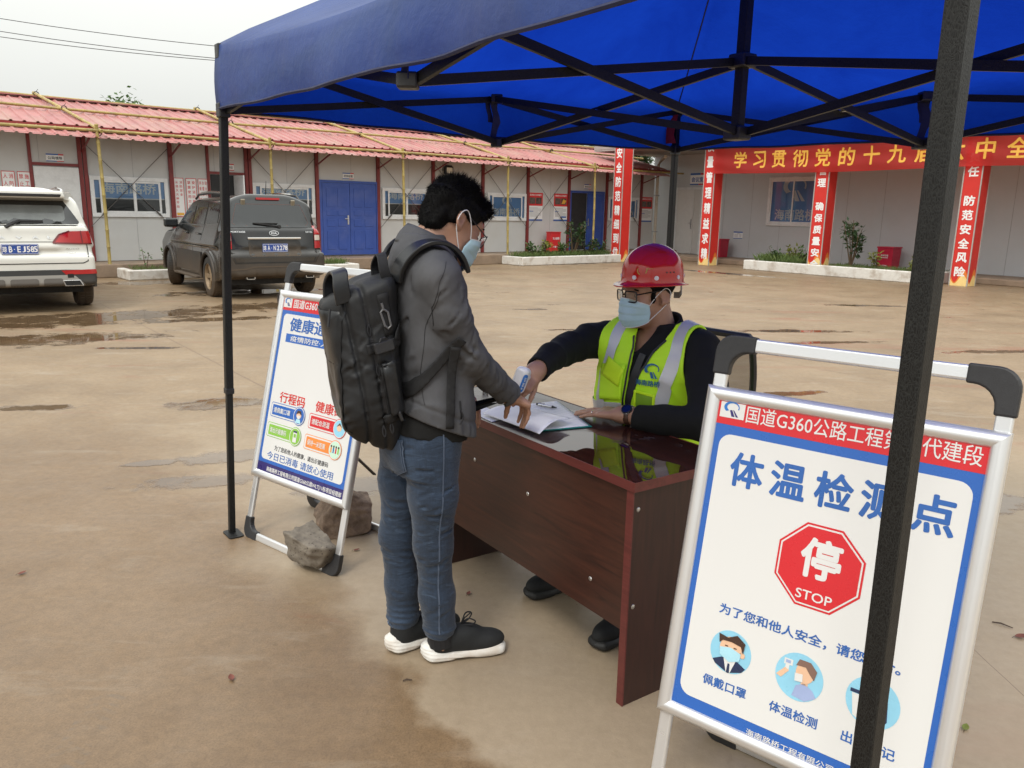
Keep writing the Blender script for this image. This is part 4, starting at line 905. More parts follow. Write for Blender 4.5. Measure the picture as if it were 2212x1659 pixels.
for i in range(4):
    a, b = lc(cor[i], 0), lc(cor[(i + 1) % 4], 0); m_ = a.lerp(b, .5); m_ *= .985; mids.append(m_)
    for z in (ZMU, ZML): mb = MB(); mb.cbox((m_.x, m_.y, z), (.03, .03, .022)); bev(mb.build('hub', M_black, tent), .006); bolt(bolts, (m_.x, m_.y, z), m_ * -1, .006)
    sd_ = m_.normalized() * .018
    for c0 in (a, b):
        c0 = c0 * .985; kz = lambda p, z: Vector((p.x, p.y, z))
        mb = MB(); mb.bar(kz(c0, 1.93) + sd_, kz(m_, ZMU) + sd_, .016, .030); mb.build('truss_bar', M_ham, tent)
        mb = MB(); mb.bar(kz(c0, 2.16) - sd_, kz(m_, ZML) - sd_, .016, .030); mb.build('truss_bar', M_ham, tent)
        x_ = kz(c0, 2.0).lerp(kz(m_, 1.99), .5); bolt(bolts, (x_.x, x_.y, 2.02), m_, .007)
    tg = Vector((-m_.y, m_.x, 0)).normalized() * .018
    mb = MB(); mb.bar(kz(m_, ZMU) + tg, Vector((0, 0, ZCL)) + tg, .016, .030); mb.build('truss_bar', M_ham, tent)
    mb = MB(); mb.bar(kz(m_, ZML) - tg, Vector((0, 0, ZCU)) - tg, .016, .030); mb.build('truss_bar', M_ham, tent)
    x_ = m_ * .5; bolt(bolts, (x_.x, x_.y, 1.983), tg, .007)
    # hanging tie straps
    st = MB(); q = kz(m_ * 1.01, ZMU + .02); pts = [q + Vector((tg.x * .6 * math.sin(k * 1.3), tg.y * .6 * math.sin(k * 1.3), -.034 * k)) for k in range(8)]; st.ribbon(pts, [m_] * 8, [tg * (1.2 + .25 * math.sin(k * 2)) for k in range(8)], .003)
    pts = [p + tg * 1.6 + m_ * .01 for p in pts[:5]]; st.ribbon(pts, [m_] * 5, [tg * .8] * 5, .003); st.build('tie_strap', M_strap, tent)
mb = MB(); mb.bar((0, 0, ZCL - .02), (0, 0, 2.86), .038, .038, (1, .7, 0)); bev(mb.build('centre_post', M_ham, tent), .004)
for z in (ZCU, ZCL): mb = MB(); mb.cbox((0, 0, z), (.038, .038, .025), Matrix.Rotation(R(35), 4, 'Z')); bev(mb.build('centre_hub', M_black, tent), .006)
bolts.build('bolt', M_steel, tent)
M_rag = pm('rag_red', (.25, .012, .02), .8); cl = lc(TC, 0); mb = MB(); xw = Vector((.8, -.6, 0))
mb.ribbon([cl + Vector((0, 0, z)) + xw * dx + Vector((-.03, -.03, 0)) for z, dx in ((2.14, .02), (2.08, -.01), (2.02, -.035), (1.97, -.02))], [(1, 1, 0)] * 4, [xw * k for k in (.012, .03, .045, .05)], .004); mb.build('corner_tab', M_rag, tent)
# ------------------------------------------------------------------ A-frame notice stands
M_alu = pm('brushed_aluminium', (.78, .785, .79), .3, metal=.7, var=.02, sc=3, rv=.03)
M_corner = pm('corner_plastic', (.022, .022, .024), .5, var=.15, sc=60, bst=.3, bsc=500, bd=.001)
M_board = pm('poster_white', (.71, .71, .70), .3, var=.004, sc=2, rv=.01); M_pr = pm('poster_red', (.62, .022, .03), .3, var=.03); M_pb = pm('poster_blue', (.028, .125, .46), .3, var=.03); M_navy = pm('poster_navy', (.03, .022, .14), .3); M_ink = pm('ink_blue', (.03, .12, .40), .3)
M_inkr = pm('ink_red', (.60, .04, .035), .3); M_lb = pm('icon_sky', (.28, .60, .78), .3); M_skin_p = pm('icon_skin', (.78, .50, .33), .3); M_hair_p = pm('icon_hair', (.06, .03, .022), .3); M_suit = pm('icon_navy', (.022, .035, .09), .3); M_coat = pm('icon_lilac', (.34, .42, .66), .3)
M_grn = pm('icon_green', (.25, .52, .07), .3); M_org = pm('icon_orange', (.80, .25, .05), .3); M_pblue2 = pm('icon_blue', (.02, .16, .52), .3); M_brn = pm('icon_brown', (.22, .13, .10), .3)
def astand(name, label, pose, lean, W, L, pb, pt, rear, art):
    X, Y, yaw = pose; r = thing(name, label, 'notice stand', (X, Y, 0), yaw, 'aluminium A-frame notice stands')
    Pm = Matrix(((1, 0, 0), (0, math.sin(lean), -math.cos(lean)), (0, math.cos(lean), math.sin(lean)))).to_4x4()
    tw, td = .034, .018
    def frame(PM, W, L, rname):
        el_ = .085
        mb = MB()
        for x0, x1, s0, s1 in ((0, tw, el_, L - el_), (W - tw, W, el_, L - el_), (el_, W - el_, 0, tw), (el_, W - el_, L - tw, L)): mb.box((x0, s0, -td), (x1, s1, 0), PM)
        f_ = mb.build(rname, M_alu, r); bev(f_, .006, 3)
        for sx_, sy_ in ((0, 0), (1, 0), (0, 1), (1, 1)):
            o_ = .004; ri = .045; e2 = el_ + .012
            out_ = [(-o_, e2)] + [(-o_ + ri * (1 - math.cos(R(a))), -o_ + ri * (1 - math.sin(R(a)))) for a in range(0, 91, 15)] + [(e2, -o_)]
            inn = [(e2, tw + o_), (tw + o_ + .045, tw + o_)] + [(tw + o_ + .045 - .045 * math.sin(R(a)), tw + o_ + .045 - .045 * math.cos(R(a))) for a in range(15, 90, 15)] + [(tw + o_, tw + o_ + .045), (tw + o_, e2)]
            poly = out_ + inn; poly = [((W - x) if sx_ else x, (L - y) if sy_ else y) for x, y in poly]
            mb = MB(); mb.prism(poly, td + .008, PM @ Matrix.Translation((0, 0, -td - .004))); bev(mb.build('corner', M_corner, r), .005, 3)
    frame(Pm, W, L, 'front_frame')
    # rear frame: feet at `rear`, head meets the front frame near the top of the board
    (rx, ry), rw = rear; h0 = Pm @ Vector((.03, pt - .02, -td - .012)); b = Vector((rx, ry, 0)); y_ = (h0 - b); RL = y_.length; x_ = Vector((1, 0, 0)); RM = fr(b, x_, y_ - x_ * y_.dot(x_)); sh = Matrix.Shear('XY', 4, (0, 0))
    frame(RM, rw, RL, 'rear_frame')
    for x in (.02, W - .03): mb = MB(); mb.bar(Pm @ Vector((x, .52, -.02)), Vector((x * .9 + rx * .5, ry * .78, .34)), .014, .006); mb.build('stay', M_black, r)
    # board with snap rails
    MB().box((.018, pb + .01, .0005), (W - .018, pt - .01, .008), Pm).build('backing', M_board, r)
    rw_ = .036; mb = MB()
    def rail(p0, p1, n_):                                       # rounded rail with mitred ends; n_ points inward
        vs = []; fs = []; p0 = Vector((*p0, 0)); p1 = Vector((*p1, 0)); n_ = Vector((*n_, 0)); d = (p1 - p0).normalized(); prof = [(0, 0), (0, .012), (.006, .018), (.014, .021), (.022, .0205), (.03, .016), (.036, .0085), (.036, 0)]
        for u, h in prof:
            for e, sg in ((p0, 1), (p1, -1)): q = e + n_ * u + d * u * sg; vs.append((q.x, q.y, h))
        K = len(prof)
        for i in range(K - 1): fs.append((2 * i, 2 * i + 1, 2 * i + 3, 2 * i + 2))
        mb2 = MB(); mb2.add(vs, fs, Pm); o = mb2.build('board_rail', M_alu, r)
        bm = bmesh.new(); bm.from_mesh(o.data); bmesh.ops.recalc_face_normals(bm, faces=bm.faces[:]); bm.to_mesh(o.data); bm.free(); autosm(o, 50)
    rail((-.004, pb), (W + .004, pb), (0, 1)); rail((-.004, pt), (W + .004, pt), (0, -1)); rail((-.004, pb), (-.004, pt), (1, 0)); rail((W + .004, pb), (W + .004, pt), (-1, 0))
    P = Panel(Pm @ Matrix.Translation((0, 0, .0082)), .0006); art(P); P.build(r, ART); return r
ART = {'r': ('red_band', M_pr), 'b': ('blue_border', M_pb), 'w': ('white_field', M_board), 'tw': ('lettering', M_board), 'tb': ('lettering', M_ink), 'tr': ('lettering', M_inkr), 'tk': ('lettering', M_txk), 'n': ('navy_band', M_navy), 'lb': ('emblem', M_pblue2), 'ln': ('emblem', M_navy),
       'oc': ('stop_symbol', M_pr), 'ow': ('stop_outline', M_board), 'or': ('stop_field', M_pr), 'c': ('picture', M_lb), 'sk': ('picture_face', M_skin_p), 'hr': ('picture_hair', M_hair_p), 'su': ('picture_suit', M_suit), 'co': ('picture_coat', M_coat), 'mk': ('picture_mask', pm('icon_mask', (.42, .72, .84), .3)), 'wh': ('picture_white', M_board), 'br': ('picture_hair', M_brn),
       'p1': ('pill', M_pb), 'p2': ('pill', M_pr), 'p3': ('pill', M_grn), 'p4': ('pill', M_org), 'ol': ('pill_outline', M_pb), 'ol2': ('pill_outline', M_pr), 'ol3': ('pill_outline', M_grn), 'ol4': ('pill_outline', M_org), 'g': ('picture', M_grn), 'pl': ('picture', pm('icon_mint', (.55, .78, .62), .3))}
def art_temp(P):
    P.rect('b', .015, .30, .635, 1.05, 1); P.rect('r', .015, 1.045, .635, 1.125, 2); P.rect('w', .047, .355, .605, 1.022, 2, .03)
    P.rect('w', .037, 1.062, .1, 1.1, 3); P.logo('lb', 'ln', .066, 1.082, .02, 4)
    P.text('tw', '国道G360公路工程第三代建段', .358, 1.079, .042, .505, 3, -.005)
    for ch, x in zip('体温检测点', (.128, .23, .335, .435, .541)): P.text('tb', ch, x, .942, .085, .085, 3, .028)
    def oc(r_): return [(.331 + r_ * math.cos(R(22.5 + 45 * i)), .762 + r_ * math.sin(R(22.5 + 45 * i))) for i in range(8)]
    P.poly('oc', oc(.105), 3); P.poly('ow', oc(.1), 4); P.poly('or', oc(.096), 5)
    P.text('tw', '停', .333, .782, .095, .092, 6, .03); P.text('tw', 'STOP', .331, .694, .022, .082, 6, .01)
    P.text('tb', '为了您和他人安全，请您配合。', .325, .598, .027, .415, 3, .022)
    for x, tx in ((.16, '佩戴口罩'), (.329, '体温检测'), (.494, '出入登记')): P.text('tb', tx, x, .414, .026, .112, 3, .02)
    x, y = .162, .50                                            # man in a mask
    P.circ('c', x, y, .052, 3); P.poly('su', [(x - .042, y - .03), (x - .02, y - .018), (x + .022, y - .018), (x + .042, y - .028), (x + .034, y - .039), (x, y - .052), (x - .034, y - .039)], 4)
    P.poly('wh', [(x - .015, y - .016), (x + .017, y - .016), (x + .006, y - .05), (x - .004, y - .05)], 5); P.poly('su', [(x - .002, y - .028), (x + .003, y - .028), (x + .005, y - .05), (x - .003, y - .05)], 6)
    P.circ('sk', x, y + .008, .028, 6, ry=.03); P.circ('sk', x + .03, y + .002, .007, 6); P.poly('mk', [(x - .027, y + .006), (x, y + .012), (x + .027, y + .004), (x + .025, y - .014), (x, y - .024), (x - .025, y - .012)], 7)
    P.poly('hr', [(x - .03, y + .016), (x - .034, y + .038), (x - .01, y + .034), (x + .012, y + .046), (x + .034, y + .032), (x + .032, y + .006), (x + .024, y + .022), (x, y + .026), (x - .022, y + .024)], 8)
    for e in (-.011, .011): P.rect('hr', x + e - .004, y + .012, x + e + .004, y + .0145, 8)
    x, y = .329, .503                                           # temperature check
    P.circ('c', x, y, .055, 3); P.poly('co', [(x - .01, y - .046), (x - .004, y - .02), (x + .014, y - .01), (x + .034, y - .02), (x + .044, y - .034), (x + .02, y - .05)], 4); P.circ('sk', x + .012, y + .014, .021, 5, ry=.024); P.rect('sk', x + .006, y - .014, x + .022, y + .0, 4)
    P.poly('br', [(x - .01, y + .026), (x - .004, y + .042), (x + .022, y + .042), (x + .038, y + .026), (x + .034, y + .004), (x + .022, y + .016), (x + .012, y + .028)], 6); P.poly('wh', [(x - .01, y + .008), (x + .008, y + .01), (x + .01, y - .008), (x - .008, y - .01)], 7)
    P.rect('wh', x - .038, y + .02, x - .018, y + .034, 4); P.rect('wh', x - .034, y + .004, x - .025, y + .02, 4); P.rect('co', x - .034, y + .024, x - .023, y + .031, 5); P.poly('sk', [(x - .052, y - .01), (x - .04, y - .014), (x - .024, y + .008), (x - .034, y + .012)], 5)
    x, y = .489, .508                                           # signing in at a desk
    P.circ('c', x, y, .056, 3); P.poly('su', [(x + .004, y - .05), (x + .0, y - .0), (x + .012, y + .02), (x + .03, y + .012), (x + .034, y - .03), (x + .022, y - .05)], 4); P.circ('su', x + .014, y + .03, .013, 4); P.poly('wh', [(x - .044, y + .008), (x - .012, y + .008), (x - .016, y - .05), (x - .036, y - .04)], 4); P.rect('su', x - .048, y + .009, x - .008, y + .017, 4)
    P.text('tw', '海南路桥工程有限公司WLTJ11标项目经理部', .43, .328, .02, .40, 3, .012)
def art_health(P):
    sx_, sy_ = 1., 1.
    P.rect('b', .02, .36, .667, 1.16, 1); P.rect('n', .02, .315, .667, .372, 2); P.rect('r', .02, 1.092, .667, 1.165, 2); P.rect('w', .05, .388, .637, 1.075, 2, .02)
    P.rect('w', .035, 1.105, .095, 1.152, 3); P.logo('lb', 'ln', .064, 1.128, .021, 4); P.text('tw', '国道G360公路工程第三代建段', .385, 1.126, .042, .55, 3, .015)
    P.text('tb', '健康通行码', .33, 1.03, .065, .45, 3, .022); P.rect('b', .09, .945, .60, .985, 3); P.text('tw', '疫情防控·人人有责', .34, .965, .026, .43, 4, .012)
    P.text('tr', '行程码', .212, .69, .05, .19, 3, .02); P.text('tr', '健康码', .478, .69, .05, .19, 3, .02)
    for x, y, tx, k, o_, ic in ((.17, .625, '请佩戴口罩', 'p1', 'ol', 'c'), (.455, .62, '请配合测温', 'p2', 'ol2', 'c'), (.165, .53, '请出示健康码', 'p3', 'ol3', 'g'), (.448, .525, '保持一米距离', 'p4', 'ol4', 'pl')):
        P.rect(o_, x - .103, y - .034, x + .113, y + .034, 3, .01); P.rect('w', x - .1, y - .031, x + .11, y + .031, 4, .009); P.rect(k, x - .09, y - .024, x + .1, y + .024, 5, .004); P.text('tw', tx, x - .018, y, .026, .125, 6, .015)
        P.circ(o_, x + .112, y, .043, 6); P.circ('w', x + .112, y, .04, 7); P.circ({'ol': 'ol'}.get(o_, ic), x + .112, y, .036, 8); q = x + .112
        if o_ == 'ol': P.circ('sk', q, y + .004, .017, 9); P.poly('hr', [(q - .019, y + .006), (q - .012, y + .024), (q + .012, y + .024), (q + .019, y + .006), (q, y + .014)], 10); P.poly('wh', [(q - .014, y + .002), (q + .014, y + .002), (q + .008, y - .012), (q - .008, y - .012)], 10); P.poly('mk', [(q - .02, y - .032), (q - .012, y - .014), (q + .012, y - .014), (q + .02, y - .032)], 9)
        elif o_ == 'ol3': P.rect('wh', q - .013, y - .026, q + .013, y + .026, 9); P.rect('su', q - .013, y + .018, q + .013, y + .026, 10); P.rect('p3', q - .008, y - .004, q + .008, y + .012, 10)
        elif o_ == 'ol4':
            for i, kk in enumerate(('p4', 'p1', 'p2', 'p3')): P.circ('hr', q - .024 + i * .016, y + .014, .005, 9); P.rect(kk, q - .028 + i * .016, y - .014, q - .02 + i * .016, y + .009, 9)
        else: P.circ('sk', q, y + .004, .016, 9); P.poly('hr', [(q - .018, y + .006), (q, y + .025), (q + .018, y + .006), (q, y + .015)], 10)
    P.text('tk', '为了您和他人的健康，请出示健康码', .335, .452, .024, .39, 3, .012); P.text('tb', '今日已消毒 请放心使用', .333, .412, .036, .48, 3, .008)
    P.text('tw', '海南路桥工程有限公司国道G360公路WLTJ11标项目经理部', .375, .345, .026, .54, 3, .018)
astand('notice_stand', 'health notice stand with rocks on its foot, left of the man', (-1.267, 3.508, -.674), .242, .687, 1.316, .295, 1.183, ((-.09, .445), .66), art_health)
astand('notice_stand', 'temperature check notice stand with red stop sign, behind the front canopy leg', (.364, 1.77, -.69), .196, .65, 1.263, .289, 1.136, ((-.02, .40), .62), art_temp)
# ------------------------------------------------------------------ rocks holding the stand down
def rockmat(name, a, b, sc, sp=None):
    m, t, p = newmat(name); v = objco(t); n = noise(t, sc, 8, .72, v); c = ramp(t, n, [(.3, a), (.5, [(x + y) / 2 for x, y in zip(a, b)]), (.68, b)])
    if sp: vo = t.nodes.new('ShaderNodeTexVoronoi'); vo.inputs['Scale'].default_value = 60; t.links.new(v, vo.inputs['Vector']); c = mixc(t, mth(t, 'MULTIPLY', mth(t, 'LESS_THAN', vo.outputs['Distance'], .22), mth(t, 'GREATER_THAN', noise(t, 9, 2, .5, v), .5)), c, sp)
    t.links.new(c, p.inputs['Base Color']); p.inputs['Roughness'].default_value = .85; bump(t, p, noise(t, sc * 2.2, 7, .75, v), .9, .012); return m
def rock(name, label, c, rz, f, bound, m):
    def g(P): return f(P) + wob(5, .006, 28)(P) + wob(8, .004, 70)(P) + wob(9, .0022, 160)(P)
    o = sdf_obj(name, g, (-bound,) * 3, (bound,) * 3, .005, m); o.location = c; o.rotation_euler = (0, 0, rz); return setp(o, label, 'rock', 'rocks weighing down the stand')
def polyh(planes, k=.012):
    pl = [(np.array(Vector(n).normalized(), np.float32), d) for n, d in planes]
    def f(P):
        d = P @ pl[0][0] - pl[0][1]
        for n, e in pl[1:]: d = smax(d, P @ n - e, k)
        return d
    return f
rock('rock', 'grey broken concrete lump resting on the front foot of the notice stand', (-.845, 3.175, .085), R(-38), polyh([((.06, 0, 1), .062), ((0, -.2, -1), .066), ((-1, 0, -.35), .098), ((1, .1, -.55), .090), ((-.1, -1, -.1), .07), ((.2, 1, 0), .07), ((.7, -.6, -.3), .095), ((.5, .5, .9), .085)], .005), .22, rockmat('concrete_lump', (.12, .10, .08), (.25, .215, .17), 11, (.05, .04, .03)))
rock('rock', 'brown rough stone lying on the rear foot of the notice stand', (-.80, 3.60, .098), R(20), polyh([((0, 0, -1), .095), ((.55, -.1, 1), .100), ((-.8, -.1, .55), .100), ((1, 0, -.1), .120), ((0, -1, .15), .09), ((0, 1, .2), .09), ((-1, 0, -.5), .135), ((.3, -.8, .5), .095)], .015), .26, rockmat('laterite', (.10, .065, .045), (.36, .26, .185), 16))
# ------------------------------------------------------------------ desk
def woodmat(name, a, b, rough, coat, rot=(0, 0, 0), st=(1.2, 14, 14)):
    m, t, p = newmat(name); v = objco(t, st, rot); n = noise(t, 2.2, 8, .6, v, 1.2); c = ramp(t, n, [(.3, a), (.5, [(x + y) / 2 for x, y in zip(a, b)]), (.7, b)]); t.links.new(c, p.inputs['Base Color'])
    p.inputs['Roughness'].default_value = rough; p.inputs['Coat Weight'].default_value = coat; p.inputs['Coat Roughness'].default_value = .04; return m
DK = math.atan2(.822, -.57)
desk = thing('desk', 'dark mahogany office desk with wet glossy top and bare edge trim', 'desk', (.37, 2.212, 0), DK)
M_w1 = woodmat('mahogany_panel', (.026, .0090, .006), (.066, .021, .012), .38, 0); M_w2 = woodmat('mahogany_edge', (.09, .018, .016), (.14, .03, .026), .4, 0); M_w3 = woodmat('mahogany_side', (.020, .0075, .006), (.042, .014, .010), .42, 0, (0, 0, 0), (14, 14, 1.2))
def topmat():
    m, t, p = newmat('wet_desktop'); v = objco(t, (1.2, 14, 14)); c = ramp(t, noise(t, 2.2, 8, .6, v, 1.2), [(.3, (.022, .007, .006)), (.7, (.045, .014, .010))])
    o = objco(t); wet = ramp(t, noise(t, 2.6, 5, .55, o, .5), [(.42, 0.), (.47, 1.)]); sp = t.nodes.new('ShaderNodeSeparateXYZ'); t.links.new(o, sp.inputs[0])
    near = mth(t, 'MULTIPLY', mth(t, 'SUBTRACT', .62, sp.outputs[0]), 6., clamp=True); wet = mth(t, 'MULTIPLY', mth(t, 'MAXIMUM', wet, mth(t, 'MULTIPLY', mth(t, 'GREATER_THAN', noise(t, 5, 4, .6, o), .40), near)), mth(t, 'ADD', .25, mth(t, 'MULTIPLY', near, .75)))
    film = mixc(t, mth(t, 'MULTIPLY', mth(t, 'SUBTRACT', 1., wet), .35), c, (.075, .07, .068))
    t.links.new(film, p.inputs['Base Color']); t.links.new(mth(t, 'SUBTRACT', .30, mth(t, 'MULTIPLY', wet, .28)), p.inputs['Roughness']); p.inputs['Specular IOR Level'].default_value = .6
    bump(t, p, wet, .25, .001); return m
DL, DD, DT = 1.36, .47, .028
MB().box((.004, -DD + .004, .75 - DT + .001), (DL - .004, -.004, .75)).build('desktop', topmat(), desk)
mb = MB(); mb.box((0, -.0035, .75 - DT), (DL, 0, .7515)); mb.box((0, -DD, .75 - DT), (DL, -DD + .0035, .7515)); mb.box((0, -DD + .0036, .75 - DT), (.0035, -.0036, .7515)); mb.box((DL - .0035, -DD + .0036, .75 - DT), (DL, -.0036, .7515)); mb.build('edge_trim', M_w2, desk)
for x in (.012, DL - .16):                                      # pedestal panels with a stepped foot
    poly = [(-.012, 0), (-.012, .722), (-.44, .722), (-.44, .05), (-.34, .05), (-.34, 0), (-.02, 0)][::-1]
    mb = MB(); mb.prism([(y, z) for y, z in poly], .026, Matrix(((0, 0, 1, x), (1, 0, 0, 0), (0, 1, 0, 0), (0, 0, 0, 1)))); o = mb.build('side_panel', M_w3, desk)
    MB().box((x - .001, -.0115, 0), (x + .027, -.006, .7215)).build('edge_trim', M_w2, o)
MB().box((.0385, -.034, .25), (DL - .1605, -.016, .721)).build('modesty_panel', M_w1, desk)
mb = MB()
for x, z in ((.2, .36), (.56, .54), (.92, .57)): mb.sph((x, -.0155, z), (.008, .003, .008), 10)
for y, z in ((-.03, .66), (-.03, .34)): mb.sph((.0115, y, z), (.003, .008, .008), 10)
mb.build('screw_cap', M_steel, desk)
# things on the desk (desk frame: x along the front edge from the near corner, -y towards the guard)
TD_ = Matrix.Translation((.37, 2.212, 0)) @ Matrix.Rotation(DK, 4, 'Z')
M_paper = pm('paper', (.74, .74, .78), .5, var=.02, sc=3); M_teal = pm('folder_teal', (.01, .22, .20), .35)
def dthing(name, label, cat, x, y, z=.7505, rz=0):
    o = thing(name, label, cat); o.matrix_world = TD_ @ Matrix.Translation((x, -y, z)) @ Matrix.Rotation(rz, 4, 'Z'); return o
fo = dthing('register_folder', 'teal folder holding an open register with a blank white sheet turned over it', 'folder', .74, .22)
def sheet(name, q, h, m, n=14, cy_=None):                       # four corners, height profile h(u,v)
    vs = []; fs = []
    for i in range(n + 1):
        for j in range(n + 1):
            u, v = i / n, j / n; p = [(1 - u) * (1 - v) * q[0][k] + u * (1 - v) * q[1][k] + u * v * q[2][k] + (1 - u) * v * q[3][k] for k in (0, 1)]; vs.append((p[0], p[1], h(u, v)))
    for i in range(n):
        for j in range(n): a = i * (n + 1) + j; fs.append((a, a + 1, a + n + 2, a + n + 1))
    o = mobj(name, vs, fs, m, fo, True); s_ = o.modifiers.new('t', 'SOLIDIFY'); s_.thickness = .0008; return o
D = lambda l, n: (l - .74, -(n - .22))
sheet('cover', [D(.60, .09), D(.55, .30), D(.92, .43), D(.97, .20)], lambda u, v: .002, M_teal)
sheet('register_page', [D(.60, .11), D(.56, .29), D(.93, .425), D(.96, .21)], lambda u, v: .005 + .003 * math.sin(v * 3), M_paper)
Pn = Panel(Matrix.Translation((0, 0, .0095)))
for i in range(11): a = D(.63 + i * .026, .25); b = D(.66 + i * .026, .37); Pn.poly('k', [a, b, (b[0] + .001, b[1]), (a[0] + .001, a[1])])
Pn.build(fo, {'k': ('ruled_line', M_txg)})
sheet('blank_page', [D(.545, .05), D(.90, .035), D(.93, .20), D(.60, .235)], lambda u, v: .012 + .030 * math.sin(min(1, v * 1.25) * PI * .75) * (1 - u * .55), M_paper)
sheet('loose_page', [D(.80, .015), D(1.00, .03), D(1.0, .12), D(.82, .10)], lambda u, v: .0015, M_paper)
o = dthing('pen', 'silver and black pen lying on the open register', 'pen', .86, .315, .7655, R(200))
mb = MB(); mb.cyl((-.035, 0, 0), (.030, 0, 0), .0055, n=10); mb.build('barrel', M_steel, o); MB().cyl((.0305, 0, 0), (.052, 0, -.001), .0052, .0018, 10).build('tip', M_black, o); MB().bar((-.036, 0, .007), (-.006, 0, .0075), .003, .0015).build('clip', M_black, o); MB().cyl((-.045, 0, 0), (-.0355, 0, 0), .0048, n=10).build('cap', M_black, o)
o = dthing('plastic_cap', 'small clear plastic cup standing at the far corner of the desk', 'cup', 1.26, .28); MB().lathe([(.012, 0), (.014, .03), (.017, .034), (.013, .034), (.011, .003)], 16).build('cup_body', glass('clear_plastic', (.8, .82, .82), .8), o, True)
# ------------------------------------------------------------------ office chair of the guard
ch = thing('office_chair', 'black mesh-backed office chair behind the seated guard', 'chair'); ch.matrix_world = TD_ @ Matrix.Translation((.83, -1.0, 0)) @ Matrix.Rotation(R(94), 4, 'Z')
def meshmat():
    m, t, p = newmat('chair_mesh'); p.inputs['Base Color'].default_value = (.012, .012, .013, 1); p.inputs['Roughness'].default_value = .7; o = t.nodes['Material Output']; vo = t.nodes.new('ShaderNodeTexVoronoi'); vo.inputs['Scale'].default_value = 260; vo.inputs['Randomness'].default_value = 0; t.links.new(objco(t), vo.inputs['Vector'])
    tr = t.nodes.new('ShaderNodeBsdfTransparent'); mx = t.nodes.new('ShaderNodeMixShader'); t.links.new(mth(t, 'MULTIPLY', mth(t, 'LESS_THAN', vo.outputs['Distance'], 9.), .4), mx.inputs[0]); t.links.new(p.outputs[0], mx.inputs[1]); t.links.new(tr.outputs[0], mx.inputs[2]); t.links.new(mx.outputs[0], o.inputs[0]); return m
# chair frame: x forward (towards the desk), seat centre at origin
bev(MB().prism(rrect(-.24, -.24, .24, .24, .07), .07, Matrix.Translation((.02, 0, .41))).build('seat', M_black, ch), .02, 3)
bk = MB(); zs = np.linspace(.52, 1.0, 12); ring = [(-.25 - .05 * math.sin((z - .52) / .48 * 3), y, z) for z in zs for y in (-.22,)] + [(-.25 - .02, y, 1.005) for y in np.linspace(-.2, .2, 8)] + [(-.25 - .05 * math.sin((z - .52) / .48 * 3), .22, z) for z in zs[::-1]] + [(-.25, y, .515) for y in np.linspace(.2, -.2, 8)]
bk.tube(ring, .016, 8, closed=True); bo = bk.build('back_frame', M_black, ch, True)
vs = []; fs = []
for i in range(13):
    for j in range(9): z = .52 + .48 * i / 12; y = -.21 + .42 * j / 8; vs.append((-.25 - .05 * math.sin((z - .52) / .48 * 3) - .02 * (1 - (y / .21) ** 2), y, z))
for i in range(12):
    for j in range(8): a = i * 9 + j; fs.append((a, a + 1, a + 10, a + 9))
mobj('mesh_back', vs, fs, meshmat(), ch, True)
mb = MB(); mb.cyl((0, 0, .12), (0, 0, .41), .028, n=12); mb.build('column', M_steel, ch)
for k in range(5):
    a = 2 * PI * k / 5 + .3; d = Vector((math.cos(a), math.sin(a), 0)); mb = MB(); mb.tube([d * .02 + Vector((0, 0, .13)), d * .28 + Vector((0, 0, .075))], [.03, .018], 8); mb.build('base_arm', M_black, ch); MB().cyl(d * .28 + Vector((-d.y, d.x, 0)) * .02 + Vector((0, 0, .028)), d * .28 - Vector((-d.y, d.x, 0)) * .02 + Vector((0, 0, .028)), .028, n=12).build('caster', M_black, ch)
mb = MB(); mb.bar((-.2, 0, .42), (-.28, 0, .56), .06, .012); mb.build('back_support', M_black, ch)
# ------------------------------------------------------------------ parked cars (x forward, y left, origin on the ground under the rear axle)
def paint(name, col, rough, mud, mz0, mz1, mamt, coat=.6):
    m, t, p = newmat(name); v = objco(t); sp = t.nodes.new('ShaderNodeSeparateXYZ'); t.links.new(v, sp.inputs[0])
    n = noise(t, 3, 6, .65, v); lim = mth(t, 'MULTIPLY', mth(t, 'SUBTRACT', mth(t, 'ADD', mz1, mth(t, 'MULTIPLY', mth(t, 'SUBTRACT', n, .5), .5)), sp.outputs[2]), 1 / (mz1 - mz0), clamp=True)
    k = mth(t, 'MULTIPLY', lim, mamt); sk = ramp(t, noise(t, 5, 5, .6, v), [(.45, 0.), (.8, .22 * mamt)]); k = mth(t, 'MAXIMUM', k, sk)
    t.links.new(mixc(t, k, col, mud), p.inputs['Base Color']); t.links.new(mth(t, 'ADD', rough, mth(t, 'MULTIPLY', k, .5)), p.inputs['Roughness']); t.links.new(mth(t, 'MULTIPLY', mth(t, 'SUBTRACT', 1., k), coat), p.inputs['Coat Weight']); p.inputs['Coat Roughness'].default_value = .06; return m
MUD = (.16, .115, .075)
def cmat(n, c, r, mud=.0, **k): return paint(n, c, r, MUD, .2, .7, mud, 0)
M_cglass = pm('car_glass', (.016, .019, .021), .04, var=.05, spec=.8); M_chrome = pm('chrome', (.75, .75, .75), .12, metal=1, var=.02); M_lampr = pm('lamp_red', (.42, .012, .015), .1, var=.1, coat=.8); M_lampw = pm('lamp_clear', (.62, .55, .50), .12, coat=.8); M_lampd = pm('lamp_dark_red', (.14, .006, .008), .1, coat=.8)
M_plate = pm('plate_blue', (.025, .07, .30), .35, var=.05); M_seam = pm('seam_black', (.008, .008, .008), .7); M_under = pm('underbody', (.012, .011, .01), .8)
M_tyre = paint('tyre', (.018, .018, .018), .75, (.12, .085, .055), .05, .55, .75, 0)
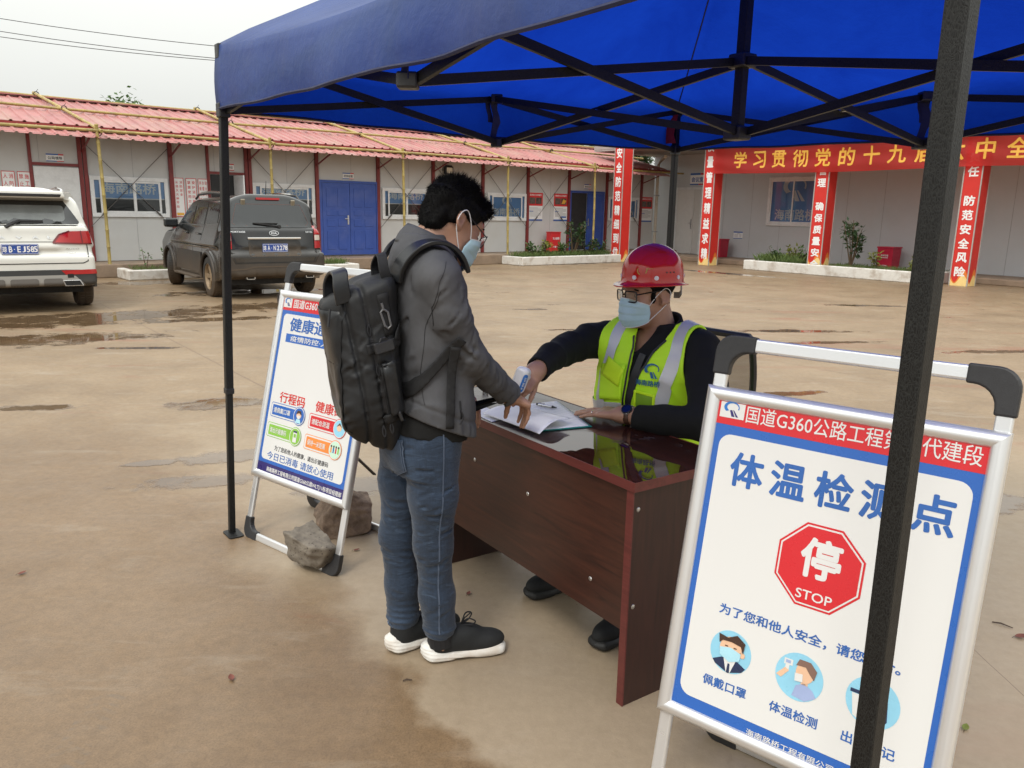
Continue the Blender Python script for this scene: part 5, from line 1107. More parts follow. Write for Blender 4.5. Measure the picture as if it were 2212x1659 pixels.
def planes(P, k=.1):
    pl = [(np.array(Vector(n).normalized(), np.float32), float(Vector(n).normalized().dot(Vector(p)))) for n, p in P]
    def f(X):
        d = X @ pl[0][0] - pl[0][1]
        for n, e in pl[1:]: d = smax(d, X @ n - e, k)
        return d
    return f
def ring(x, s, W, r):                                              # squared-off wheel-arch flare
    def f(P):
        q = np.sqrt((P[:, 0] - x) ** 2 + (P[:, 2] - r) ** 2) - (r + .11); y = P[:, 1] * s
        return smax(smax(q, y - (W + .012), .03), (W - .12) - y, .01)
    return f
def carbody(c):
    W, zl, zb, xr, xf, zr = c['W'] / 2, c['zl'], c['belt'], c['xr'], c['xf'], c['roof']
    low = planes([((0, 1, .03), (0, W - .02, .62)), ((0, -1, .03), (0, -W + .02, .62)), ((0, .9, .5), (0, W - .035, zb - .06)), ((0, -.9, .5), (0, -W + .035, zb - .06)), ((0, 0, 1), (0, 0, zb + .03)), ((.10, 0, 1), (2.2, 0, zb - .03)), ((0, 0, -1), (0, 0, zl)), ((-1, 0, c.get('rs', .12)), (xr, 0, .75)), ((-1, .42, 0), (xr + .07, W - .10, 0)), ((-1, -.42, 0), (xr + .07, -W + .10, 0)), ((1, 0, .2), (xf, 0, .6)), ((1, .5, 0), (xf - .12, W - .1, 0)), ((1, -.5, 0), (xf - .12, -W + .1, 0)), ((-.5, 0, -1), (xr, 0, zl + .12)), ((.6, 0, 1), (xf - .40, 0, zb - .17))], .07)
    gx = c['gx']; tum = c['tum']
    gh = planes([((0, 1, tum), (0, W - .05, zb)), ((0, -1, tum), (0, -W + .05, zb)), ((.035, 0, 1), (.9, 0, zr)), ((0, .42, 1), (0, W - .37, zr - .01)), ((0, -.42, 1), (0, -W + .37, zr - .01)), ((-1, 0, c['rg']), (gx, 0, zb)), ((1, 0, 1.55), (2.1, 0, zb + .02)), ((0, 0, -1), (0, 0, zb - .3)), ((-.8, .55, .1), (gx + .1, W - .16, zb + .1)), ((-.8, -.55, .1), (gx + .1, -W + .16, zb + .1))], .06)
    bump_ = rbox((xr + .10, 0, c['bz']), (.14, W - .02, c['bh']), .06); wr = c['wr']
    arch = [cap((x, y - .2, wr), (x, y + .2, wr), wr + .05) for x in (0, c['wb']) for y in (-W, W)]
    fl = [ring(x, s, W, wr) for x in (0, c['wb']) for s in (-1, 1)]
    def f(P):
        d = smin(low(P), gh(P), .05); d = smin(d, bump_(P), .05)
        for q in fl: d = smin(d, np.maximum(q(P), c['zl'] - P[:, 2]), .03)
        for q in arch: d = np.maximum(d, -q(P))
        return d
    return f
def wheel(par, x, y, r, wd, m_rim, steer=0, side=1, spokes=5):
    T = Matrix.Translation((x, y, r)) @ Matrix.Rotation(steer, 4, 'Z') @ Matrix.Rotation(-PI / 2 * side, 4, 'X')   # local z -> outward
    h = wd / 2; prof = [(r * .66, -h), (r * .9, -h), (r * .97, -h * .85), (r, -h * .55), (r, h * .55), (r * .97, h * .85), (r * .88, h), (r * .66, h), (r * .64, h * .8), (r * .64, -h * .8), (r * .66, -h)]
    tm = MB(); tm.lathe(prof, 40, T)
    for k in range(44):
        a = 2 * PI * k / 44; Rm = T @ Matrix.Rotation(a, 4, 'Z'); tm.box((r - .004, -.012, -h * .6), (r + .006, .006, -h * .1), Rm); tm.box((r - .004, .0, h * .08), (r + .006, .018, h * .6), Rm)
    w_ = tm.build('wheel', M_tyre, par, True)
    rm = MB(); rm.lathe([(r * .64, h * .8), (r * .66, h * .92), (r * .62, h * .95), (r * .57, h * .5), (r * .55, -h * .3)], 36, T); rm.lathe([(.0, h * .66), (r * .12, h * .66), (r * .16, h * .5), (r * .16, 0)], 20, T)
    for k in range(spokes):
        Rm = T @ Matrix.Rotation(2 * PI * k / spokes, 4, 'Z')
        rm.add([(r * .1, -r * .085, h * .62), (r * .1, r * .085, h * .62), (r * .6, r * .12, h * .72), (r * .6, -r * .12, h * .72), (r * .1, -r * .085, h * .3), (r * .1, r * .085, h * .3), (r * .6, r * .12, h * .45), (r * .6, -r * .12, h * .45)], [(0, 3, 2, 1), (4, 5, 6, 7), (0, 1, 5, 4), (1, 2, 6, 5), (2, 3, 7, 6), (3, 0, 4, 7)][::1], Rm)
    o = rm.build('rim', m_rim, w_); bm = bmesh.new(); bm.from_mesh(o.data); bmesh.ops.recalc_face_normals(bm, faces=bm.faces[:]); bm.to_mesh(o.data); bm.free(); bev(o, .006)
    MB().lathe([(0, -h * .2), (r * .5, -h * .2), (r * .5, -h * .1), (0, -h * .1)], 24, T).build('brake_disc', M_under, w_)
FB = Matrix(((0, 0, -1, -2.2), (-1, 0, 0, 0), (0, 1, 0, 0), (0, 0, 0, 1)))           # rear view: x to the right (-y), y up, outward -x
FL = Matrix(((-1, 0, 0, 0), (0, 0, 1, 1.6), (0, 1, 0, 0), (0, 0, 0, 1)))              # left flank: x backwards, y up, outward +y
FR = Matrix(((1, 0, 0, 0), (0, 0, -1, -1.6), (0, 1, 0, 0), (0, 0, 0, 1)))             # right flank
def corner_frame(sg): d = Vector((-1, sg * .8, 0)).normalized(); x = Vector((0, 0, 1)).cross(d); M = Matrix((x, (0, 0, 1), d)).transposed().to_4x4(); M.translation = d * 3.; return M
def platebox(par, x, y, z, tx, tilt=0):
    T = Matrix.Translation((x, y, z)) @ Matrix(((0, 0, -1, 0), (-1, 0, 0, 0), (0, 1, 0, 0), (0, 0, 0, 1))) @ Matrix.Rotation(tilt, 4, 'X')
    o = MB().box((-.22, -.07, -.012), (.22, .07, 0), T).build('number_plate', M_plate, par); bev(o, .004)
    P = Panel(T @ Matrix.Translation((0, 0, .0002)), .001)
    for a in ((-.213, -.064, .213, -.060), (-.213, .060, .213, .064), (-.213, -.06, -.209, .06), (.209, -.06, .213, .06)): P.rect('w', *a, 1)
    n = len(tx)
    xs = (-.18, -.112, -.066, -.012, .046, .098, .146, .186) if n == 8 else np.linspace(-.18, .18, n)
    for ch, xx in zip(tx, xs):
        if ch == '·': P.circ('w', xx, 0, .006, 1, 10)
        else: P.text('w', ch, xx, 0, .082, .042 if ch != '琼' else .05, 1, .02)
    P.build(o, {'w': ('lettering', M_txw)})
    s_ = MB()
    for u in (-.12, .12): s_.cyl(T @ Vector((u, .055, .001)), T @ Vector((u, .055, .006)), .008, n=10)
    s_.build('bolt', M_chrome, o)
# ---- black SUV
kd = dict(W=1.80, zl=.30, belt=1.16, xr=-.80, xf=3.5, roof=1.70, gx=-.70, rg=.36, tum=.28, bz=.58, bh=.20, wr=.345, wb=2.63)
fk = carbody(kd); HD = R(126.5)
rl = G(468, 640); ax = Vector((math.cos(HD), math.sin(HD), 0)); ly = Vector((-ax.y, ax.x, 0)); oc_ = rl - ly * .79
M_blk = paint('black_paint', (.009, .010, .011), .14, MUD, .35, .95, .30); M_clad = paint('black_cladding', (.016, .016, .017), .45, MUD, .2, .85, .62, 0)
car = thing('parked_car', 'muddy black sport utility car with tall tail lamps and roof rails', 'car', (oc_.x, oc_.y, 0), HD)
bo = sdf_obj('body', fk, (-1.05, -1.05, .2), (3.75, 1.05, 1.8), .02, M_blk, car)
def both(fn):
    for sg in (1, -1): fn(sg)
decal('rear_window', fk, [[(-.60, 1.62), (-.74, 1.24), (-.70, 1.20), (.70, 1.20), (.74, 1.24), (.60, 1.62), (.55, 1.645), (-.55, 1.645)]], FB, .006, M_cglass, car, .12, 0, 0)
decal('demister_line', fk, line2([(-.55, 1.58), (-.66, 1.27), (-.60, 1.23), (.60, 1.23), (.66, 1.27), (.55, 1.58), (-.55, 1.58)], .008), FB, .008, pm('frit_line', (.10, .05, .045), .5), car, .1, 0, 0)
decal('liftgate_seam', fk, line2([(-.70, 1.66), (-.79, 1.2), (-.78, .92), (-.68, .62), (.68, .62), (.78, .92), (.79, 1.2), (.70, 1.66)], .014) + line2([(-.78, 1.195), (.78, 1.195)], .010), FB, .004, M_seam, car, .1, 0, 0)
for sg in (1, -1):
    q = -sg
    o = decal('tail_lamp', fk, [[(q * .825, 1.15), (q * .80, 1.23), (q * .735, 1.23), (q * .715, 1.1), (q * .715, .845), (q * .84, .85)]], FB, .012, M_lampr, car, .04, 0, 0)
    decal('reverse_lamp', fk, [[(q * .722, 1.075), (q * .722, .985), (q * .828, .985), (q * .825, 1.075)]], FB, .017, M_lampw, o, .04, 0, 0)
    decal('lamp_divider', fk, line2([(q * .72, 1.08), (q * .82, 1.08)], .008) + line2([(q * .72, .98), (q * .83, .98)], .008), FB, .019, M_lampd, o, .04, 0, 0)
decal('bumper', fk, [[(-.88, .80), (-.80, .80), (-.70, .60), (.70, .60), (.80, .80), (.88, .80), (.86, .40), (.70, .33), (-.70, .33), (-.86, .40)]], FB, .007, M_clad, car, .08, 0, 0)
decal('bumper_lip', fk, line2([(-.86, .50), (-.5, .52), (-.4, .55), (.4, .55), (.5, .52), (.86, .50)], .02), FB, .012, pm('muddy_lip', (.09, .065, .045), .7), car, .1, 0, 0)
decal('plate_recess', fk, [rrect(-.45, .72, .45, .99, .05)], FB, .003, paint('recess', (.012, .012, .012), .4, MUD, .6, 1.0, .7, 0), car, .08, 0, 0)
xt = lambda z, y=0: float(cast(fk, [(-y, z)], FB, 0, 0)[0][0])
mb = MB(); mb.bar((xt(1.02) - .02, .46, 1.02), (xt(1.02) - .02, -.46, 1.02), .03, .035); bev(mb.build('chrome_strip', M_chrome, car), .008)
platebox(car, xt(.86) - .012, 0, .86, '琼A·N2278')
decal('badge_rim', fk, [circ2(0, 1.105, .085, 24, .042)], FB, .014, M_chrome, car, .03, 0, 0); decal('badge', fk, [circ2(0, 1.105, .075, 24, .034)], FB, .0165, M_black, car, .03, 0, 0)
decaltext('lettering', fk, [('KIA', 0, 1.105, .034, .1, .03), ('SPORTAGE', -.62, 1.125, .028, .27, .03), ('2.0 GL', .62, 1.125, .026, .13, .03)], FB, .019, M_chrome, car, 0)
mb = MB(); a = Vector(cast(fk, [(.12, 1.215)], FB, .02, 0)[0]); b = Vector(cast(fk, [(-.32, 1.27)], FB, .03, 0)[0]); mb.bar(a, b, .025, .02); mb.cyl(a + Vector((.03, 0, 0)), a - Vector((.025, 0, 0)), .028, n=10); a2 = Vector(cast(fk, [(.1, 1.265)], FB, .02, 0)[0]); mb.bar(a2, b, .03, .016); bev(mb.build('wiper', M_black, car), .004)
mb = MB(); x_ = xt(1.655); mb.bar((x_ - .015, .2, 1.672), (x_ - .015, -.2, 1.672), .03, .035); mb.build('brake_lamp', M_lampr, car)
for y in (.43, -.43): mb = MB(); p = Vector(cast(fk, [(-y, 1.60)], FB, .01, 0)[0]); mb.box((-.02, -.035, -.05), (.02, .035, .06), Matrix.Translation(p) @ Matrix.Rotation(R(-20), 4, 'Y')); bev(mb.build('glass_hinge', pm('hinge_tan', (.22, .19, .14), .6), car), .012)
for y in (.42, -.62): mb = MB(); mb.prism(rrect(-.075, -.035, .075, .035, .02), .12, Matrix(((0, 0, -1, xt(.36) + .06), (-1, 0, 0, y), (0, 1, 0, .37), (0, 0, 0, 1)))); o = mb.build('exhaust', M_steel, car); mb = MB(); mb.prism(rrect(-.06, -.024, .06, .024, .015), .003, Matrix(((0, 0, -1, xt(.36) - .061), (-1, 0, 0, y), (0, 1, 0, .37), (0, 0, 0, 1)))); mb.build('exhaust_bore', M_seam, o)
mb = MB(); mb.tube([(-.1, -.12, 1.7), (-.16, -.12, 1.98)], [.012, .004], 6); mb.sph((-.1, -.12, 1.70), (.03, .02, .02), 8); mb.build('antenna', M_black, car)
for sg in (1, -1):
    Fm = FL if sg > 0 else FR; X = lambda pts: [((-x if sg > 0 else x), z) for x, z in pts]
    decal('side_window', fk, [X([(.33, 1.22), (.33, 1.55), (.42, 1.60), (.95, 1.62), (1.0, 1.22)])], Fm, .005, M_cglass, car, .12, 0, 0); decal('side_window', fk, [X([(1.07, 1.22), (1.04, 1.62), (1.35, 1.60), (1.62, 1.52), (2.02, 1.22)])], Fm, .005, M_cglass, car, .12, 0, 0)
    decal('side_window', fk, [X([(-.42, 1.26), (-.36, 1.56), (.12, 1.60), (.22, 1.24)])], Fm, .005, M_cglass, car, .12, 0, 0)
    decal('window_trim', fk, line2(X([(.28, 1.205), (2.08, 1.205)]), .02), Fm, .007, pm('dull_chrome', (.3, .3, .3), .35, metal=1), car, .12, 0, 0)
    decal('door_seam', fk, line2(X([(.30, 1.62), (.27, 1.2), (.36, .95), (.44, .75)]), .012) + line2(X([(1.02, 1.64), (1.03, .42)]), .012) + line2(X([(2.05, 1.2), (2.12, .9), (2.1, .42)]), .012) + line2(X([(.5, .42), (2.1, .42)]), .012), Fm, .003, M_seam, car, .12, 0, 0)
    decal('side_cladding', fk, [X([(.46, .74), (2.08, .74), (2.12, .38), (.52, .38)])], Fm, .012, M_clad, car, .12, 0, 0)
    for x0, sz in ((.42, 0), (1.2, 0)): mb = MB(); p = Vector(cast(fk, [X([(x0 + .12, 1.06)])[0]], Fm, .02, 0)[0]); mb.bar(p - Vector((.11, 0, 0)), p + Vector((.11, 0, 0)), .03, .035); bev(mb.build('door_handle', M_blk, car), .012)
    mb = MB(); yy = .60 * sg; pts = [(-.45, yy, 1.64), (-.3, yy, 1.735), (.6, yy * 1.0, 1.76), (1.4, yy, 1.735), (1.6, yy, 1.66)]; mb.tube(pts, .02, 8); mb.build('roof_rail', M_clad, car, True)
    mb = MB(); mb.tube([(-.05, yy, 1.758), (.6, yy, 1.782), (1.2, yy, 1.765)], .016, 8); mb.build('rail_trim', M_chrome, car, True)
    mb = MB(); c_ = Vector((1.95, sg * 1.0, 1.22)); mb.cbox((0, 0, 0), (.055, .125, .085), Matrix.Translation(c_)); bev(mb.build('mirror', M_blk, car), .04, 4); mb = MB(); mb.bar(c_ + Vector((0, -sg * .1, -.05)), c_ + Vector((0, -sg * .22, -.06)), .05, .04); mb.build('mirror_arm', M_black, car)
    mb = MB(); mb.bar((.5, sg * .9, .30), (2.05, sg * .9, .30), .16, .04); bev(mb.build('running_board', M_clad, car), .012)
    for x0 in (0, 2.63):                                        # arch lips
        mb = MB(); pts = [(x0 + .405 * math.cos(a), sg * .915, .345 + .405 * math.sin(a)) for a in np.linspace(-.12, PI + .12, 24)]; mb.tube(pts, .028, 8); mb.build('arch_lip', M_clad, car, True)
MB().box((-.6, -.74, .24), (3.2, .74, .40)).build('underbody', M_under, car)
M_rim1 = pm('muddy_alloy', (.30, .22, .14), .6, metal=.3, var=.25, sc=8); M_rim2 = pm('dusty_alloy', (.34, .33, .31), .4, metal=.7, var=.2, sc=8)
for x, sg, st in ((0, 1, 0), (0, -1, 0), (2.63, 1, R(-22)), (2.63, -1, R(-22))): wheel(car, x, sg * .80, .345, .225, M_rim1 if x == 0 else M_rim2, st, sg)
# ---- white SUV
kw = dict(W=1.83, zl=.34, belt=1.20, xr=-.92, xf=3.75, roof=1.70, gx=-.80, rg=.52, tum=.30, bz=.60, bh=.22, wr=.36, wb=2.72, rs=.06)
fw_ = carbody(kw); HW = R(125); rr_ = G(188, 657); ax = Vector((math.cos(HW), math.sin(HW), 0)); ly = Vector((-ax.y, ax.x, 0)); ow_ = rr_ + ly * .84
M_wht = paint('white_paint', (.70, .70, .66), .2, MUD, .3, .55, .25, .7); M_grc = paint('grey_cladding', (.035, .037, .038), .5, MUD, .2, .5, .3, 0); M_skid = paint('skid_silver', (.33, .32, .30), .4, MUD, .2, .5, .3, 0)
car = thing('parked_car', 'white sport utility car seen from behind, cut by the frame edge', 'car', (ow_.x, ow_.y, 0), HW)
sdf_obj('body', fw_, (-1.15, -1.05, .2), (3.95, 1.05, 1.8), .02, M_wht, car)
xt = lambda z, y=0: float(cast(fw_, [(-y, z)], FB, 0, 0)[0][0])
decal('rear_window', fw_, [[(-.58, 1.58), (-.76, 1.27), (-.74, 1.24), (.74, 1.24), (.76, 1.27), (.58, 1.58)]], FB, .006, M_cglass, car, .1, 0, 0)
decal('glass_reflection', fw_, [rrect(-.58, 1.28, .58, 1.50, .05)], FB, .0075, pm('reflection_paint', (.17, .185, .185), .12, var=.25, sc=3), car, .1, 0, 0)  # paler patch: reflection on the rear glass painted into the colour
sp_ = planes([((0, 0, 1), (0, 0, 1.70)), ((-.15, 0, -1), (-.86, 0, 1.60)), ((-1, 0, 0), (-.87, 0, 0)), ((1, 0, 0), (-.3, 0, 0)), ((-.3, 1, .3), (-.6, .66, 1.64)), ((-.3, -1, .3), (-.6, -.66, 1.64))], .03)
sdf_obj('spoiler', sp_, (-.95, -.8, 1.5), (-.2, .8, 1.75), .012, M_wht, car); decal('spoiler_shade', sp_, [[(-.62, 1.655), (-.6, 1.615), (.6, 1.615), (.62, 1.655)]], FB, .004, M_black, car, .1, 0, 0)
decal('liftgate_seam', fw_, line2([(-.80, 1.22), (-.82, .86), (-.80, .73), (-.74, .70), (.74, .70), (.80, .73), (.82, .86), (.80, 1.22)], .012) + line2([(-.78, 1.225), (.78, 1.225)], .012), FB, .004, M_seam, car, .1, 0, 0)
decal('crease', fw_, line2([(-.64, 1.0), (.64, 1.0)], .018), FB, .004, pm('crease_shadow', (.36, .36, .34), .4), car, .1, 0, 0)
for sg in (1, -1):
    cf = corner_frame(sg); q = 1 if sg < 0 else -1
    o = decal('tail_lamp', fw_, [[(q * -.28, .99), (q * -.20, 1.10), (q * -.10, 1.145), (q * .16, 1.15), (q * .24, 1.09), (q * .27, .97), (q * .0, .975)]], cf, .012, M_lampr, car, .05, 0, 0)
    decal('lamp_border', fw_, line2([(q * -.28, .99), (q * -.20, 1.10), (q * -.10, 1.145)], .02) + line2([(q * -.28, .985), (q * .0, .97), (q * .27, .965)], .02) + line2([(q * .03, 1.15), (q * .04, .975)], .012), cf, .016, M_lampd, o, .06, 0, 0)
    decal('reflector', fw_, [[(q * -.26, .60), (q * .10, .61), (q * .13, .545), (q * -.22, .54)]], cf, .02, M_lampr, car, .05, 0, 0)
decal('lower_cladding', fw_, [[(-.93, .60), (-.5, .61), (.5, .61), (.93, .60), (.92, .36), (-.92, .36)]], FB, .008, M_grc, car, .03, 0, 0); 
for sg in (1, -1): decal('corner_cladding', fw_, [[(-.3, .60), (.34, .60), (.34, .36), (-.3, .36)]], corner_frame(sg), .009, M_grc, car, .03, 0, 0)
decal('skid_plate', fw_, [[(-.62, .52), (-.55, .535), (.55, .535), (.62, .52), (.78, .35), (-.78, .35)]], FB, .018, M_skid, car, .025, 0, 0)
for x0, x1 in ((-.18, .16), (.22, .46), (-.5, -.24)): decal('skid_recess', fw_, [rrect(x0, .36, x1, .49, .03)], FB, .024, pm('recess_grey', (.14, .13, .12), .6), car, .025, 0, 0)
for y in (.58, -.58):
    o = MB().prism([(-.13, .045), (.10, .045), (.14, -.045), (-.10, -.045)], .06, Matrix(((0, 0, -1, xt(.42) + .03), (-1, 0, 0, y), (0, 1, 0, .42), (0, 0, 0, 1)))).build('exhaust', M_steel, car); bev(o, .008)
    MB().prism([(-.11, .032), (.088, .032), (.12, -.032), (-.088, -.032)], .003, Matrix(((0, 0, -1, xt(.42) - .031), (-1, 0, 0, y), (0, 1, 0, .42), (0, 0, 0, 1)))).build('exhaust_bore', M_seam, o)
decal('towing_cover', fw_, [rrect(.52, .495, .60, .55, .01)], FB, .02, M_seam, car, .05, 0, 0)
platebox(car, xt(.90) - .012, .02, .90, '琼B·EJ585')
decaltext('lettering', fw_, [(ch, x, 1.06, .036, .075, .02) for ch, x in zip('HAVAL', (-.42, -.22, -.02, .18, .36))], FB, .010, M_chrome, car, 0)
decaltext('badge', fw_, [('AUTO', .62, .90, .02, .18, .02), ('GDIT', .62, .845, .014, .12, .02)], FB, .008, M_chrome, car, 0)
mb = MB(); a = Vector(cast(fw_, [(-.16, 1.20)], FB, .02, 0)[0]); b = Vector(cast(fw_, [(.30, 1.285)], FB, .03, 0)[0]); c_ = Vector(cast(fw_, [(.02, 1.285)], FB, .035, 0)[0]); mb.tube([a, a.lerp(c_, .5) - Vector((.01, 0, -.01)), c_, b], [.025, .022, .02, .012], 8); mb.bar(c_ - Vector((0, 0, .03)), b - Vector((0, 0, .01)), .02, .03); bev(mb.build('wiper', M_black, car), .003)
mb = MB(); mb.add([(.0, .0, 1.69), (-.22, .02, 1.69), (-.22, -.02, 1.69), (-.2, 0, 1.80), (0.02, 0, 1.7)], [(0, 1, 3), (0, 3, 2), (1, 2, 3), (0, 2, 1)]); bev(mb.build('antenna_fin', M_wht, car), .01)
for sg in (1, -1):
    yy = .61 * sg; mb = MB(); mb.tube([(-.42, yy, 1.64), (-.3, yy, 1.72), (.4, yy, 1.755), (1.3, yy, 1.73), (1.6, yy, 1.66)], .022, 8); mb.build('roof_rail', M_chrome, car, True)
    Fm = FL if sg > 0 else FR; X = lambda pts: [((-x if sg > 0 else x), z) for x, z in pts]
    decal('side_window', fw_, [X([(-.6, 1.30), (-.35, 1.56), (.9, 1.6), (.95, 1.26)])], Fm, .005, M_cglass, car, .12, 0, 0); decal('side_window', fw_, [X([(1.02, 1.26), (1.0, 1.6), (1.5, 1.54), (2.1, 1.26)])], Fm, .005, M_cglass, car, .12, 0, 0)
    decal('side_cladding', fw_, [X([(.4, .55), (2.3, .55), (2.3, .36), (.4, .36)])], Fm, .01, M_grc, car, .12, 0, 0)
    for x0 in (0, 2.72): mb = MB(); pts = [(x0 + .42 * math.cos(a), sg * .925, .36 + .42 * math.sin(a)) for a in np.linspace(-.12, PI + .12, 24)]; mb.tube(pts, .03, 8); mb.build('arch_lip', M_grc, car, True)
    mb = MB(); mb.cbox((0, 0, 0), (.06, .12, .08), Matrix.Translation((2.1, sg * 1.0, 1.25))); bev(mb.build('mirror', M_wht, car), .035, 3)
MB().box((-.65, -.74, .26), (3.3, .74, .46)).build('underbody', M_under, car)
for x in (0, 2.72):
    for sg in (1, -1): wheel(car, x, sg * .80, .36, .235, M_rim2, 0, sg)
# ------------------------------------------------------------------ people
def skinmat():
    m, t, p = newmat('skin'); v = objco(t); c = ramp(t, noise(t, 16, 5, .6, v), [(.3, (.36, .19, .125)), (.7, (.45, .255, .175))]); t.links.new(c, p.inputs['Base Color']); p.inputs['Roughness'].default_value = .48
    p.inputs['Subsurface Weight'].default_value = .12; p.inputs['Subsurface Radius'].default_value = (.012, .005, .003); p.inputs['Subsurface Scale'].default_value = 1.; bump(t, p, noise(t, 420, 3, .6, v), .12, .001); return m
M_skin = skinmat()
def clothmat(name, a, b, rough, weave=500, wst=.25, fold=16, fst=.35, fd=.012, sheen=0., stretch=(1, 1, 1)):
    m, t, p = newmat(name); v = objco(t); c = ramp(t, noise(t, 7, 6, .65, v), [(.3, a), (.7, b)]); t.links.new(c, p.inputs['Base Color']); p.inputs['Roughness'].default_value = rough; p.inputs['Sheen Weight'].default_value = sheen; p.inputs['Specular IOR Level'].default_value = .35
    rg = t.nodes.new('ShaderNodeTexNoise'); rg.noise_type = 'RIDGED_MULTIFRACTAL'; rg.inputs['Scale'].default_value = fold * .55; rg.inputs['Detail'].default_value = 2.5; rg.inputs['Roughness'].default_value = .45; rg.inputs['Distortion'].default_value = .5
    t.links.new(objco(t, stretch, (.3, .2, .4)), rg.inputs['Vector'])
    h = mth(t, 'ADD', mth(t, 'ADD', mth(t, 'MULTIPLY', noise(t, fold, 3, .5, objco(t, stretch), .3), .5), mth(t, 'MULTIPLY', rg.outputs[0], .45)), mth(t, 'MULTIPLY', noise(t, weave, 2, .5, v), .05 * wst)); bump(t, p, h, fst, fd); return m
M_jack = clothmat('jacket_grey', (.060, .061, .066), (.086, .087, .094), .78, fst=.75, fold=12, fd=.020, stretch=(1, 1, .55)); M_jackd = clothmat('jacket_dark', (.010, .010, .012), (.018, .018, .02), .6); M_blackc = clothmat('black_knit', (.0055, .0055, .0055), (.010, .010, .010), .9, 300, 1.2, 9, .5, .015, 0)
def denimmat():
    m, t, p = newmat('denim'); v = objco(t); n = noise(t, 5, 6, .65, objco(t, (1, 1, .5)), .5); c = ramp(t, n, [(.25, (.008, .017, .034)), (.5, (.016, .032, .062)), (.72, (.036, .064, .115))])
    wv = noise(t, 60, 3, .7, objco(t, (6, 6, .35))); c = mixc(t, .55, c, ramp(t, wv, [(.3, (.6, .6, .62)), (.7, (1.35, 1.35, 1.35))]), 'MULTIPLY')
    cr = noise(t, 13, 5, .6, objco(t, (1, 1, 3.2)), 1.5); c = mixc(t, ramp(t, cr, [(.56, 0.), (.7, .4)]), c, (.06, .10, .165)); t.links.new(c, p.inputs['Base Color']); p.inputs['Roughness'].default_value = .8; p.inputs['Sheen Weight'].default_value = .15
    bump(t, p, mth(t, 'ADD', cr, mth(t, 'MULTIPLY', wv, .10)), .45, .010); return m
M_denim = denimmat(); M_stitch = pm('stitch', (.075, .10, .15), .7); M_hair = pm('hair_black', (.0045, .0042, .0042), .8, var=.3, sc=30, spec=.15); M_shoe = clothmat('shoe_knit', (.010, .011, .012), (.02, .021, .022), .75, 700, 1.5, 40, .2, .003); M_sole = pm('sole_white', (.72, .70, .66), .55, var=.05, sc=8, dirt=(.45, .33, .22), dsc=9, damt=.5); M_soleb = pm('sole_black', (.012, .012, .012), .6)
M_maskm = None
def maskmat():
    m, t, p = newmat('mask_blue'); v = objco(t); c = ramp(t, noise(t, 9, 4, .6, v), [(.3, (.46, .68, .77)), (.7, (.55, .75, .83))]); t.links.new(c, p.inputs['Base Color']); p.inputs['Roughness'].default_value = .75; bump(t, p, noise(t, 35, 4, .6, v, 1.), .35, .004)
    tr = t.nodes.new('ShaderNodeBsdfTranslucent'); t.links.new(c, tr.inputs[0]); mx = t.nodes.new('ShaderNodeMixShader'); mx.inputs[0].default_value = .15; o = t.nodes['Material Output']; t.links.new(p.outputs[0], mx.inputs[1]); t.links.new(tr.outputs[0], mx.inputs[2]); t.links.new(mx.outputs[0], o.inputs[0]); return m
M_mask = maskmat(); M_loop = pm('ear_loop', (.78, .78, .78), .7); M_lens = glass('lens_glass', (.93, .93, .92), .4); M_gframe = pm('spectacle_frame', (.012, .010, .010), .3); M_eye = pm('eye_white', (.6, .57, .54), .2); M_iris = pm('iris', (.015, .01, .008), .15)
def inframe(f, M):
    Mi = M.inverted(); A = np.array(Mi.to_3x3(), np.float32).T; b = np.array(Mi.translation, np.float32); s_ = 1. / float(Mi.to_3x3().col[0].length)
    return lambda P: f(P @ A + b) * s_
def head_sdf():
    base = union(.035, ell((-.004, 0, .044), (.096, .076, .079)), ell((.042, 0, -.025), (.058, .060, .085)), ell((.05, 0, -.078), (.046, .05, .042)))
    fs = [ell((.084, 0, .034), (.022, .05, .016)), ell((.088, 0, -.104), (.018, .024, .016)), cap((.098, 0, .022), (.118, 0, -.016), .008, .013), ell((.104, .011, -.022), (.012, .009, .008)), ell((.104, -.011, -.022), (.012, .009, .008)), ell((.068, .038, -.022), (.03, .024, .03)), ell((.068, -.038, -.022), (.03, .024, .03)), ell((.096, 0, -.058), (.013, .026, .008)), ell((.094, 0, -.070), (.013, .022, .008))]
    soc = [ell((.102, s * .032, .012), (.016, .019, .011)) for s in (1, -1)]
    eye = [ell((.083, s * .032, .011), (.013, .016, .012)) for s in (1, -1)]
    ear = []
    for s in (1, -1): ear.append((ell((-.012, s * .080, .004), (.020, .007, .033), (s * .25, R(14), s * -.3)), ell((-.008, s * .090, .002), (.010, .008, .018), (s * .25, R(14), 0)), ell((-.004, s * .079, -.026), (.010, .006, .010))))
    def f(P):
        d = base(P)
        for g in fs: d = smin(d, g(P), .018)
        for g in soc: d = smax(d, -g(P), .012)
        for g in eye: d = smin(d, g(P), .003)
        for a, b, c in ear: d = smin(d, smin(smax(a(P), -b(P), .006), c(P), .01), .010)
        return d
    return f, base
HEAD, HEADB = head_sdf()
